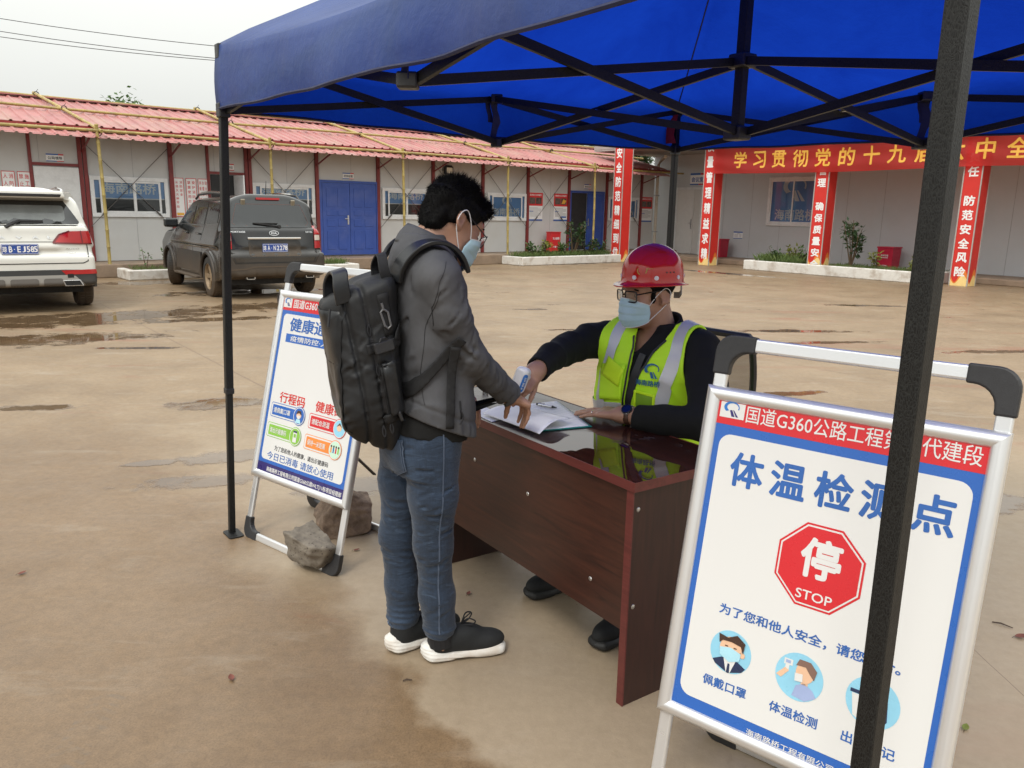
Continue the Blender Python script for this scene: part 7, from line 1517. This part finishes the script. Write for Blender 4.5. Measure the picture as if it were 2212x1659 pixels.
mb = MB(); a, b = on_side(.095, 1.262, .006), on_side(.102, 1.195, .008); mb.tube([a, a.lerp(b, .3)], .004, 6); dxx = Vector((.011, 0, 0)); ring_ = [a.lerp(b, .3) + dxx * .3, a.lerp(b, .4) + dxx, b + dxx * .8, b - Vector((0, 0, .008)), b - dxx * .8, a.lerp(b, .4) - dxx, a.lerp(b, .3) - dxx * .3]; mb.tube(ring_, .0035, 6, closed=True); mb.build('zip_pull', pm('zip_grey', (.10, .10, .105), .35), pack)
mb = MB()
for k, z in ((.046, 1.20), (.05, 1.08), (.06, .90), (.035, .89)): p = on_side(k, z, .004); mb.tube(dense([p, p + Vector((-.004, -.004, -.018)), p + Vector((.002, -.006, -.034)), p + Vector((.006, -.004, -.02)), p], 3), .0022, 5)
p0 = Vector((-.372, -.09, 1.245)); mb.tube([p0, p0 + Vector((-.008, -.012, -.05))], .004, 6); mb.build('zip_cord', M_jackd, pack)
for nm_, (k0, z0), (k1, z1) in (('a', (.028, 1.125), (.145, 1.15)), ('b', (.040, .905), (.150, .945))):
    sp = [(sxp(z0 + (z1 - z0) * t, k0 + (k1 - k0) * t), z0 + (z1 - z0) * t) for t in np.linspace(0, 1, 7)]
    decal('compression_strap', fpack, stripoly(sp, .030), FS, .008, M_web, pack, .012, .003, 0)
    q = on_side(k0 + .05, z0 + (z1 - z0) * .42, .016); q2 = on_side(k0 + .085, z0 + (z1 - z0) * .72, .016); d_ = (q2 - q).normalized(); n_ = Vector((-.1, -1, 0)); M = fr(q, d_, n_.cross(d_)); mb = MB(); mb.prism(rrect(-.032, -.017, .032, .017, .006), .010, M @ Matrix.Translation((0, 0, -.005))); o = mb.build('buckle', M_black, pack); bev(o, .003); mb = MB(); mb.tube([M @ Vector((-.012, .017, .002)), M @ Vector((-.006, .026, .003)), M @ Vector((.008, .026, .003)), M @ Vector((.014, .017, .002))], .0025, 6); mb.build('clip_release', M_black, o)
    tl = [(sxp(z1, k1 - .02), z1 + .0), (sxp(z1, k1 - .015), z1 + .02), (sxp(z1, k1 + .02), z1 + .075)] if nm_ == 'a' else [(sxp(z1, k1 - .015), z1 - .0), (sxp(z1, k1 - .005), z1 - .04), (sxp(z1, k1 + .0), z1 - .095)]
    decal('strap_tail', fpack, stripoly(tl, .026), FS, .012, M_web, pack, .012, .003, 0)
hz_ = [(sxp(z, .080), z) for z in np.linspace(1.09, .93, 9)]
decal('side_handle', fpack, stripoly(hz_, .038), FS, .020, M_pk2, pack, .012, .012, 0)
mb = MB(); q = on_side(.10, .845, .008); mb.cbox((0, 0, 0), (.012, .004, .022), Matrix.Translation(q)); bev(mb.build('port_tab', pm('tab_grey', (.045, .045, .048), .5), pack), .003)
def loop(name, pts, wv, th_, m):
    pp = dense(pts, 6); W_ = [Vector(wv) * .5] * len(pp); nn = []
    for i in range(len(pp)): t = (pp[min(i + 1, len(pp) - 1)] - pp[max(i - 1, 0)]).normalized(); nn.append(Vector(wv).cross(t))
    mb = MB(); mb.ribbon(pp, nn, W_, th_); o = mb.build(name, m, pack); autosm(o, 40); bev(o, th_ * .3, 2)
loop('carry_handle', [(-.330, -.085, 1.26), (-.338, -.085, 1.315), (-.335, -.055, 1.345), (-.335, .02, 1.345), (-.345, .055, 1.31), (-.345, .06, 1.25)], (.046, .006, .012), .011, M_pk2)
loop('grab_loop', [(-.190, -.055, 1.31), (-.205, -.060, 1.355), (-.205, -.035, 1.392), (-.20, .02, 1.395), (-.205, .06, 1.36), (-.20, .06, 1.31)], (.030, .004, .008), .007, M_web)
fj0 = lambda P: smin(smin(tor(P), cap((-.055, -.105, 1.360), (-.055, .205, 1.360), .060)(P), .05), armR(P), .05)
fj2 = lambda P: smin(np.minimum(fjack(P), fpack(P) + .01), fj0(P) + .01, .02)
strap('shoulder_strap', fj0, [(-.178, -.050, 1.325), (-.155, -.070, 1.385), (-.105, -.088, 1.43), (-.055, -.098, 1.435), (-.015, -.098, 1.42), (.015, -.090, 1.385), (.030, -.078, 1.35)], .014, .062, .014, M_pk2, pack)
strap('shoulder_strap', fj0, [(-.178, .14, 1.325), (-.155, .155, 1.385), (-.105, .178, 1.43), (-.055, .19, 1.435), (.0, .19, 1.41), (.04, .185, 1.35), (.05, .18, 1.26)], .014, .062, .014, M_pk2, pack)
decal('lower_webbing', fj2, stripoly([(.045, 1.155), (.005, 1.10), (-.06, 1.02), (-.13, .935), (-.16, .905)], .030), FR_, .004, M_web, pack, .015, .003, 0)
decal('loose_strap', fj2, stripoly([(.030, 1.13), (.026, 1.05), (.020, .96), (.014, .875)], .027), FR_, .008, M_web, pack, .015, .003, 0)
# ================================================================== the guard at the desk
GO = (.631, 3.135, 0); GR = math.atan2(-.57, -.822)
HMg = Matrix.Translation((.112, -.012, 1.222)) @ Matrix.Rotation(R(-7), 4, 'Z') @ Matrix.Rotation(R(4), 4, 'Y')
gSR, gER, gWR = (.130, -.180, 1.03), (.36, -.215, 1.000), (.598, -.094, .950); gSL, gEL, gWL = (.045, .210, 1.03), (.19, .385, .80), (.318, .090, .790)
hgR = hand_prims(gWR, (.86, .30, -.42), (.15, .55, -.75), 1, (.75, .85, .9, .95), .0, (.55, .8, .25), .6); hgL = hand_prims(gWL, (.36, -.93, -.06), (-.93, -.36, .05), -1, (.08, .08, .08, .10), .04, (.50, .85, .02), .12, 1.12)
g_ah = [(-.06, -.10, .53), (.34, -.13, .50), (.37, -.13, .085)], [(-.06, .10, .53), (.34, .20, .50), (.39, .27, .085)]
hg = inframe(HEAD, HMg); gb = union(.03, cap((.055, 0, 1.07), (.095, -.005, 1.19), .066, .058), cap((.07, 0, .98), (.0, 0, .58), .110, .125), cap(gSR, gER, .046, .038), cap(gER, gWR, .037, .027), cap(gSL, gEL, .046, .038), cap(gEL, gWL, .037, .027), cap(gSR, gSL, .05), *[cap(a[0], a[1], .085, .06) for a in g_ah], *[cap(a[1], a[2], .055, .036) for a in g_ah], *[cap((a[2][0], a[2][1], .05), (a[2][0] + .12, a[2][1], .04), .034, .028) for a in g_ah], hand_sdf(hgR), hand_sdf(hgL))
fgb = lambda P: smin(gb(P), hg(P), .02)
grd = sdf_obj('person', fgb, (-.22, -.32, .01), (.76, .46, 1.40), .0036, M_skin); grd.location = GO; grd.rotation_euler = (0, 0, GR)
setp(grd, 'seated guard in red helmet, mask, glasses and yellow-green safety vest pointing a thermometer', 'person')
eyes(grd, HMg); mask_obj(grd, HMg, 2); glasses_obj(grd, HMg, .0, 0., .0028)
# short hair under the helmet
capg = inframe(ell((-.008, 0, .055), (.101, .082, .092)), HMg); hcg = inframe(union(.02, ell((.13, 0, -.03), (.115, .2, .105)), ell((.005, .10, -.040), (.042, .05, .055)), ell((.005, -.10, -.040), (.042, .05, .055)), ell((.02, 0, -.15), (.16, .2, .10))), HMg)
fhg = lambda P: smin(smax(capg(P) + wob(4, .002, 120)(P), -hcg(P), .008), inframe(ell((.036, .070, .004), (.009, .012, .026)), HMg)(P), .006); gho = sdf_obj('hair', fhg, (-.05, -.14, 1.1), (.28, .14, 1.42), .005, M_hair, grd)
hvs = [v.co[:] for v in gho.data.vertices]; hns = [v.normal[:] for v in gho.data.vertices]; HI2 = HMg.inverted(); H32 = HMg.to_3x3(); mb = MB(); spikes(mb, hvs, hns, lambda v: (HI2 @ Vector(v)).z < .06 and capg(np.array([v], np.float32))[0] > -.01, 900, lambda p: .009, .0013, lambda p: H32 @ Vector((-.3, 0, -.9)), 5); mb.build('hair_tuft', M_hair, gho)
# helmet (head frame): dome, brim dipping at front and back, vents, rivets
M_helm = pm('helmet_red', (.60, .016, .008), .16, var=.03, sc=3, coat=.35, rv=.03, spec=.4)
def helm_shell():
    vs = []; fs = []; n = 56; rows = []
    for j in range(15): t = j / 14; rows.append(('d', t))
    for j in range(1, 6): rows.append(('b', j / 5))
    for kind, t in rows:
        for k in range(n):
            a = 2 * PI * k / n; ca, sa = math.cos(a), math.sin(a); rx, ry = .127, .109
            if kind == 'd':
                e = math.sin(t * PI / 2); z = .058 + .128 * math.cos(t * PI / 2) ** .80; rr = e ** .92
                rid = .004 * math.exp(-((sa * e) / .22) ** 2) * (1 - t); p = Vector((rx * ca * rr, ry * sa * rr, z + rid))
                if t > .8: p.z -= (t - .8) * .06
            else:
                fr_ = max(0, ca) ** 2; bk_ = max(0, -ca) ** 3; w_ = .014 + .026 * fr_ + .016 * bk_; dz = -.006 * t - .004 * fr_ * t - .008 * bk_ * t + .004 * abs(sa) * t; p = Vector((ca * (rx + w_ * t), sa * (ry + (.013 + .004 * fr_) * t), .043 + dz - .004 * math.sin(t * PI)))
            p.x -= .004; vs.append(p)
    for i in range(len(rows) - 1):
        for k in range(n): l = (k + 1) % n; fs.append((i * n + k, (i + 1) * n + k, (i + 1) * n + l, i * n + l))
    return vs, fs
HT = HMg @ Matrix.Translation((-.006, 0, .010)) @ Matrix.Rotation(R(-3), 4, 'Y'); vs, fs = helm_shell(); hel = mobj('helmet', [HT @ v for v in vs], fs, M_helm, grd, True); s_ = hel.modifiers.new('t', 'SOLIDIFY'); s_.thickness = .004; s_.offset = -1
dome = inframe(ell((-.004, 0, .043), (.127, .109, .140)), HT); mbw = MB(); mbh = MB()
def on_dome(az_, z, off=0):
    d = Vector((math.cos(az_), math.sin(az_), 0)); P0 = HT @ (d * .4 + Vector((0, 0, z))); dr = HT.to_3x3() @ -d; t = 0
    for _ in range(50): t += float(dome(np.array([P0 + dr * t], np.float32))[0]) * .8
    return P0 + dr * (t - off), -dr
for a in (R(20), R(62), R(115), R(-20), R(-62), R(-115), R(158)): p, d = on_dome(a, .066); mbw.cyl(p - d * .003, p + d * .0035, .0085, n=14)
mbw.build('rivet', M_txw, hel)
for dz, aa in ((.118, 92), (.102, 88), (.102, 98), (.086, 84), (.086, 93), (.086, 102)):
    for s in (1, -1): p, d = on_dome(R(aa) * s, dz); mbh.cyl(p - d * .006, p + d * .0045, .0034, n=10)
mbh.build('vent_hole', M_black, hel)
def dome_text(name, items, m, az_, z):
    p, d = on_dome(az_, z); x = Vector((0, 0, 1)).cross(d).normalized(); M = Matrix((x, d.cross(x), d)).transposed().to_4x4(); M.translation = p + d * .2; decaltext(name, dome, items, M, .0065, m, hel, 0); return M
M_gold = pm('emblem_gold', (.55, .36, .05), .4); Mx = dome_text('lettering', [('海', -.012, .022, .014, .014, .02), ('南', .006, .022, .014, .014, .02), ('路', .012, .0, .014, .014, .02), ('桥', .026, .002, .014, .014, .02)], M_gold, R(40), .105)
decal('emblem', dome, line2([(-.012 + .018 * math.cos(a), -.010 + .018 * math.sin(a)) for a in np.linspace(-.6, 4.2, 14)], .004), Mx, .0065, M_gold, hel, .01, 0, 0)
mb = MB(); q = [HT @ Vector(p) for p in ((-.085, .075, .035), (-.10, .062, .005), (-.112, .035, -.012), (-.115, 0, -.015))]; mb.ribbon(q, [Vector((-1, .6, 0))] * 4, [Vector((0, 0, .012))] * 4, .004); mb.build('head_band', pm('band_grey', (.25, .25, .26), .5), hel)
# black fleece
gt = loft([.44, .56, .70, .82, .92, 1.0, 1.06, 1.10], [-.06, -.02, .05, .085, .090, .078, .066, .06], [-.035, -.035, -.035, -.03, -.018, 0, 0, 0], [.14, .148, .146, .144, .138, .125, .10, .07], [.20, .205, .208, .212, .215, .205, .15, .09], 2.5)
sh_ = cap((.075, -.17, 1.035), (.075, .165, 1.035), .068)
gaR = chain([gSR, (.22, -.225, 1.02), gER, (.48, -.155, .985), gWR], [.078, .07, .062, .056, .048], .02); gaL = chain([gSL, (.10, .30, .92), gEL, (.26, .24, .795), gWL], [.082, .074, .064, .056, .046], .02)
gf1 = folds(51, .0045, 34, (1, .5, -.3), 3.6); gf2 = folds(52, .0045, 32, (.5, .5, -.8), 3.6); gw = wob(53, .004, 24); cutg = Vector(np.array(gWR) - np.array(gER)).normalized(); cg = np.array(gWR, np.float32) - np.array(cutg, np.float32) * .02; cutl = Vector(np.array(gWL) - np.array((.26, .24, .795))).normalized(); cl_ = np.array(gWL, np.float32) - np.array(cutl, np.float32) * .055
GT = R(13); RZ = Matrix.Rotation(GT, 4, 'Z'); rzn = np.array(Matrix.Rotation(-GT, 3, 'Z'), np.float32).T
def rot_(P): return P @ rzn
def ftor(P): P = rot_(P); return smin(gt(P), sh_(P), .05)
def rz3(pts): return [tuple(RZ @ Vector(p)) for p in pts]
vneck = union(.03, ell((.15, 0, 1.10), (.075, .05, .06)), cap((.165, 0, 1.06), (.185, 0, .97), .032, .012))
def ffl(P):
    sR = (P - cg) @ np.array(cutg, np.float32); sL = (P - cl_) @ np.array(cutl, np.float32)
    aR_ = np.maximum(gaR(P) + gf1(P), sR); aL_ = np.maximum(gaL(P) + gf2(P), sL); axd = np.sqrt(np.maximum(((P - cg) ** 2).sum(1) - sR ** 2, 0)); aR_ = np.maximum(aR_, -np.maximum(axd - .036, -.06 - sR)); axl = np.sqrt(np.maximum(((P - cl_) ** 2).sum(1) - sL ** 2, 0)); aL_ = np.maximum(aL_, -np.maximum(axl - .034, -.06 - sL))
    d = smin(smin(ftor(P), aR_, .03), aL_, .03) + gw(P); d = smax(d, -vneck(P), .01); return np.maximum(d, .732 - P[:, 2] - 10 * (P[:, 0] < .12))
fle = sdf_obj('fleece_jacket', ffl, (-.28, -.34, .42), (.68, .50, 1.13), .0048, M_blackc, grd)
collar('fleece_collar', M_blackc, fle, (.062, 0, 1.065), (.092, .096), (.076, -.003, 1.150), (.090, .094), 0, .012, .80, 2 * PI - .80, .085)
# vest
M_vest = clothmat('vest_lime', (.55, .98, .014), (.64, 1.0, .04), .6, 700, .8, 10, .5, .014); M_vest2 = clothmat('vest_yellow', (.62, .95, .012), (.70, 1.0, .03), .6, 700, .8, 10, .3, .01); M_refl = pm('reflective_tape', (.62, .62, .63), .4, metal=.1, var=.06, sc=6); M_vink = pm('vest_print', (.01, .12, .28), .5)
gvf = folds(61, .004, 40, (.2, .9, .5), 3.)
def gcl(z): return np.interp(z, [.6, .8, 1.05], [-.035, -.030, .016])
gaRu = cap(gSR, (.17, -.20, 1.025), .076, .072); gaLu = cap(gSL, (.075, .255, .97), .080, .076)
def fvest(P):
    Q = rot_(P); y = Q[:, 1] - .012; z = P[:, 2]; FV = smin(smin(ftor(P), gaRu(P), .03), gaLu(P), .03); d = FV - .014 + gvf(P) * np.clip((1.0 - z) / .1, 0, 1) + gw(P); d = np.maximum(d, -(FV - .002))
    arm = np.maximum(np.minimum(gaR(P), gaL(P)) - .016, -1); hole = np.abs(Q[:, 1] + .014) - np.interp(z, [.6, .86, .95, 1.05, 1.1], [.26, .235, .205, .190, .190]); d = smax(d, hole, .01)
    gap = np.where(Q[:, 0] > np.interp(z, [.5, 1.0, 1.1], [-.05, .06, .07]), np.abs(Q[:, 1] - gcl(z)) - np.interp(z, [.55, .80, .90, 1.0, 1.06, 1.12], [.010, .012, .018, .038, .064, .080]), .1); d = np.maximum(d, -gap)
    neck = np.sqrt((Q[:, 0] - .07) ** 2 + Q[:, 1] ** 2) - .094; d = np.maximum(d, -np.maximum(neck, 1.0 - z)); return np.maximum(d, .50 - z)
vest = sdf_obj('safety_vest', fvest, (-.28, -.28, .46), (.26, .28, 1.13), .0042, M_vest, grd)
FG = RZ @ side_frame((.7, 0, 0), (1, 0, .05)); ftape = lambda P: smin(smin(ftor(P), gaRu(P), .03), gaLu(P), .03) - .014 + gvf(P) * np.clip((1.0 - P[:, 2]) / .1, 0, 1) + gw(P)
# in this frame x runs to the guard's left (+y)
FGt = side_frame((.45, 0, .95), (.75, 0, .66))
for s in (1, -1):
    strap('reflective_strip', ftape, rz3([(.26, s * .150 - .03, .70), (.26, s * .150 - .028, .80), (.25, s * .147 - .018, .88), (.22, s * .142, .97), (.16, s * .140, 1.06), (.08, s * .138, 1.10), (.0, s * .138, 1.08)]), .004, .052, .0018, M_refl, vest)
strap('reflective_strip', ftape, rz3([(-.05, .23, .765), (.13, .20, .768), (.22, .11, .77), (.25, .03, .775), (.26, -.012, .778)]), .0035, .05, .0018, M_refl, vest); strap('reflective_strip', ftape, rz3([(-.05, -.23, .765), (.13, -.20, .768), (.22, -.15, .77), (.25, -.09, .775), (.26, -.05, .778)]), .0035, .05, .0018, M_refl, vest)
yq = lambda y, z: (y, z)
ftd = lambda P: ftor(P) - .017 + gvf(P) * np.clip((1.0 - P[:, 2]) / .1, 0, 1) + gw(P)
decal('chest_pocket', ftd, [[(-.172, .970), (-.045, .985), (-.050, .845), (-.168, .825)]], FG, .004, M_vest, vest, .02, .0015, 0); decal('pocket_flap', ftd, [[(-.140, 1.005), (-.045, .965), (-.062, .895), (-.158, .93)]], FG, .008, M_vest2, vest, .02, .0015, 0)
pb_ = [(.014, .890), (.090, .882), (.090, .808), (.014, .815)]; decal('card_pocket', ftd, [pb_], FG, .005, pm('pocket_film', (.22, .40, .03), .2, coat=.5), vest, .02, 0, 0); decal('pocket_binding', ftd, line2(pb_ + [pb_[0]], .010), FG, .007, M_vest2, vest, .02, .001, 0)
decaltext('lettering', ftd, [('海南路桥', .062, .928, .023, .096, .02)], FG, .006, M_vink, vest, 0)
lg = Panel(); lg.logo('a', 'a', .070, .972, .030, 0); mbl = MB()
for mbx in lg.k.values():
    for f_ in mbx.f: v, ff = flatpoly([mbx.v[i][:2] for i in f_], .008); mbl.add(cast(ftd, v, FG, .006, 0), ff)
mbl.build('emblem', M_vink, vest)
strap('front_zip', lambda P: ftor(P) + gw(P), rz3([(.25 - .15 * max(0, z - .85), float(gcl(z)), z) for z in np.linspace(.62, 1.02, 8)]), .006, .030, .003, M_black, vest, 3)
for s in (1, -1): strap('vest_binding', ftape, rz3([(.25 if z < .85 else .25 - (z - .85) * .55, float(gcl(z)) + s * np.interp(z, [.60, .80, .90, 1.0, 1.05], [.014, .016, .022, .042, .064]), z) for z in np.linspace(.62, 1.05, 10)]), .003, .008, .003, M_black, vest, 3)
# trousers and shoes
sdf_obj('trousers', union(.03, *[cap(a[0], a[1], .095, .075) for a in g_ah], *[cap(a[1], (a[2][0], a[2][1], .13), .072, .06) for a in g_ah], cap((-.08, -.09, .53), (-.08, .09, .53), .11)), (-.25, -.26, .08), (.5, .38, .68), .008, M_jackd, grd)
for a, an_ in zip(g_ah, (R(-4), R(8))): shoe(grd, (a[2][0], a[2][1]), an_, M_soleb, M_shoe)
# watch and ring on the left hand
kn, nh, dh, shh = hgL[2]; wc = Vector(gWL) - dh * .028; M = fr(wc, dh, shh); up3 = (-nh * .8 - shh * .6).normalized(); Mw = Matrix((dh, up3.cross(dh), up3)).transposed().to_4x4(); Mw.translation = wc + up3 * .030
wt = MB(); s3 = up3.cross(dh); ring_ = [wc + (s3 * math.cos(a) * .0345 + up3 * math.sin(a) * .0325) for a in np.linspace(0, 2 * PI, 24)[:-1]]; b = len(wt.v)
for i, q in enumerate(ring_): wt.v += [tuple(q - dh * .010), tuple(q + dh * .010)]
for i in range(23): j = (i + 1) % 23; wt.f.append((b + 2 * i, b + 2 * j, b + 2 * j + 1, b + 2 * i + 1)); wt.m.append(0)
wo = wt.build('wristwatch', pm('leather_brown', (.07, .03, .016), .5), grd, True); s_ = wo.modifiers.new('t', 'SOLIDIFY'); s_.thickness = .003; s_.offset = 1
MB().lathe([(.0, .000), (.021, .000), (.0225, .005), (.021, .009), (.018, .010)], 28, Mw).build('watch_case', M_steel, wo, True); MB().lathe([(.0, .0102), (.0175, .0102)], 28, Mw).build('watch_face', pm('watch_dial', (.006, .007, .02), .08, coat=.8), wo); mb = MB(); mb.lathe([(.0178, .0098), (.0212, .0098), (.0205, .0125), (.0182, .0125)], 28, Mw); mb.build('watch_bezel', M_black, wo, True)
ch_, r_ = hgL[1][2]; p0 = ch_[0].lerp(ch_[1], .55); dd = (ch_[1] - ch_[0]).normalized(); u = dd.orthogonal().normalized(); v = dd.cross(u); MB().tube([p0 + (u * math.cos(a) + v * math.sin(a)) * .0098 for a in np.linspace(0, 2 * PI, 16)[:-1]], .0016, 6, closed=True).build('finger_ring', M_chrome, grd, True)
# ------------------------------------------------------------------ infrared thermometer in his right hand
TG = Matrix.Translation(GO) @ Matrix.Rotation(GR, 4, 'Z'); gun = thing('thermometer', 'white infrared thermometer gun held towards the wrist of the visitor', 'thermometer'); gun.matrix_world = TG
gA, gB = Vector((.684, -.039, .985)), Vector((.714, -.054, .893)); gx = (gB - gA).normalized(); back = Vector((-.8, -.55, -.1)); back = (back - gx * back.dot(gx)).normalized(); gz = gx.cross(back); GM = Matrix((gx, gz, back)).transposed().to_4x4(); GM.translation = gA
M_gw = pm('thermometer_white', (.74, .74, .76), .35, var=.02, sc=4); gl_ = (gB - gA).length
gs = inframe(union(.008, rbox((gl_ * .5, 0, 0), (gl_ * .5, .025, .027), .017), cap((gl_ * .35, 0, .02), (gl_ * .45, 0, .095), .017, .016)), GM); gc = gA.lerp(gB, .5)
sdf_obj('casing', gs, (gc.x - .14, gc.y - .13, gc.z - .12), (gc.x + .14, gc.y + .13, gc.z + .12), .003, M_gw, gun)
tip = MB(); tip.cyl(gB - gx * .001, gB + gx * .004, .015, .013, 18); tip.build('sensor_ring', pm('sensor', (.16, .12, .10), .3), gun)
FL_ = Matrix((gx, back.cross(gx) * -1, Vector((0, 0, 0)))).transposed().to_4x4()
cd = (TG.inverted() @ CM.translation - gc); cd = (cd - gx * cd.dot(gx)).normalized(); sd2 = (gz if gz.dot(cd) > 0 else -gz); face = (cd * .75 + sd2 * .55).normalized(); face = (face - gx * face.dot(gx)).normalized(); xl = gx; yl = face.cross(xl); ML = Matrix((xl, yl, face)).transposed().to_4x4(); ML.translation = gA + gx * gl_ * .55 + face * .1
dl = decal('label', gs, [rrect(-.034, -.010, .034, .010, .009)], ML, .0012, M_pblue2, gun, .008, 0, 0); decaltext('lettering', gs, [('红外 测温 仪', 0, 0, .008, .046, .02)], ML, .0022, M_txw, dl, 0)
# ------------------------------------------------------------------ small litter on the concrete
M_deadleaf = pm('dead_leaf', (.16, .05, .035), .8, var=.3, sc=40); M_twig = pm('twig', (.07, .045, .03), .85)
def litter(px, py, ln, ang, lab, m=None, twig=False, curl=.3):
    c = G(px, py); r = thing('fallen_twig' if twig else 'fallen_leaf', lab, 'twig' if twig else 'leaf', (c.x, c.y, .001), ang, 'litter on the concrete')
    mb = MB()
    if twig: mb.tube([(-ln / 2, 0, .003), (-ln * .1, ln * .08, .006), (ln / 2, ln * .02, .003)], [.0022, .003, .0015], 6); mb.build('stick', M_twig, r)
    else:
        n = 8; vs = []; fs = []
        for i in range(n + 1):
            t = i / n; w_ = ln * .28 * math.sin(PI * t) ** .8 + .0004
            for s in (-1, 0, 1): vs.append((ln * (t - .5), s * w_, .002 + ln * curl * (t - .4) ** 2 * 2 + abs(s) * w_ * .45))
        for i in range(n):
            for s in (0, 1): a = i * 3 + s; fs.append((a, a + 3, a + 4, a + 1))
        o = mobj('blade', vs, fs, m or M_deadleaf, r, True); mb.tube([(-ln * .72, 0, .002), (-ln * .5, 0, .003 + ln * curl * .4)], .0009, 5); mb.build('stalk', M_twig, r)
litter(770, 1190, .030, .4, 'small red dead leaf on the concrete by the rear foot of the stand'); litter(1012, 1284, .028, 1.2, 'small reddish leaf on the concrete between the shoes and the desk'); litter(500, 1467, .034, 2.1, 'dark curled leaf on the damp concrete left of the shoes')
litter(48, 1240, .034, .8, 'dark leaf lying far left on the open concrete'); litter(880, 1472, .03, .2, 'thin twig on the wet concrete below the shoes', twig=True); litter(2165, 1352, .07, -.7, 'dark bent twig on the concrete beyond the temperature stand', twig=True); litter(2205, 1378, .05, .1, 'reddish-brown leaf at the right edge beyond the temperature stand')
litter(2085, 1575, .035, .9, 'yellow-green leaf on the concrete beside the temperature stand', M_leafy)
# ------------------------------------------------------------------ pieces of one kind that stand apart become parts of their own
def split_islands(o):
    me = o.data; n = len(me.vertices); par = list(range(n))
    def fi(i):
        while par[i] != i: par[i] = par[par[i]]; i = par[i]
        return i
    for p in me.polygons:
        v = p.vertices; a = fi(v[0])
        for k in v[1:]: par[fi(k)] = a
    grp = {}
    for p in me.polygons: grp.setdefault(fi(p.vertices[0]), []).append(tuple(p.vertices))
    if not 1 < len(grp) < 60: return
    co = [v.co[:] for v in me.vertices]; sm = me.polygons[0].use_smooth; nm = o.name.split('.')[0]; mods = [m for m in o.modifiers]
    for g in grp.values():
        ids = sorted({i for f in g for i in f}); mp = {j: i for i, j in enumerate(ids)}
        q = mobj(nm, [co[i] for i in ids], [tuple(mp[i] for i in f) for f in g], list(me.materials), o.parent, sm); q.matrix_basis = o.matrix_basis
        for m in mods:
            m2 = q.modifiers.new(m.name, m.type)
            for at in ('width', 'segments', 'limit_method', 'angle_limit', 'thickness', 'offset'):
                if hasattr(m, at): setattr(m2, at, getattr(m, at))
    for c in list(o.children): c.parent = o.parent
    bpy.data.objects.remove(o)
SPLIT = {'picture', 'picture_face', 'picture_hair', 'picture_suit', 'picture_coat', 'picture_mask', 'picture_white', 'pill', 'pill_outline', 'blue_band', 'footer', 'zipper', 'zip_cord', 'rivet', 'vent_hole', 'corner_trim', 'demister_line', 'screw_cap', 'bolt', 'text_block', 'band', 'emblem', 'edge_trim', 'sock', 'eye', 'eyebrow', 'lens', 'ear_loop', 'mask_edge', 'orange_band', 'wiper_arm', 'flame_print', 'lamp_border', 'skid_recess', 'white_field', 'footer', 'wall_plate', 'heading', 'door_surround', 'plinth', 'wristwatch', 'bracket'}
for o in [o for o in S.objects if o.type == 'MESH' and o.parent is not None and o.name.split('.')[0] in SPLIT]: split_islands(o)
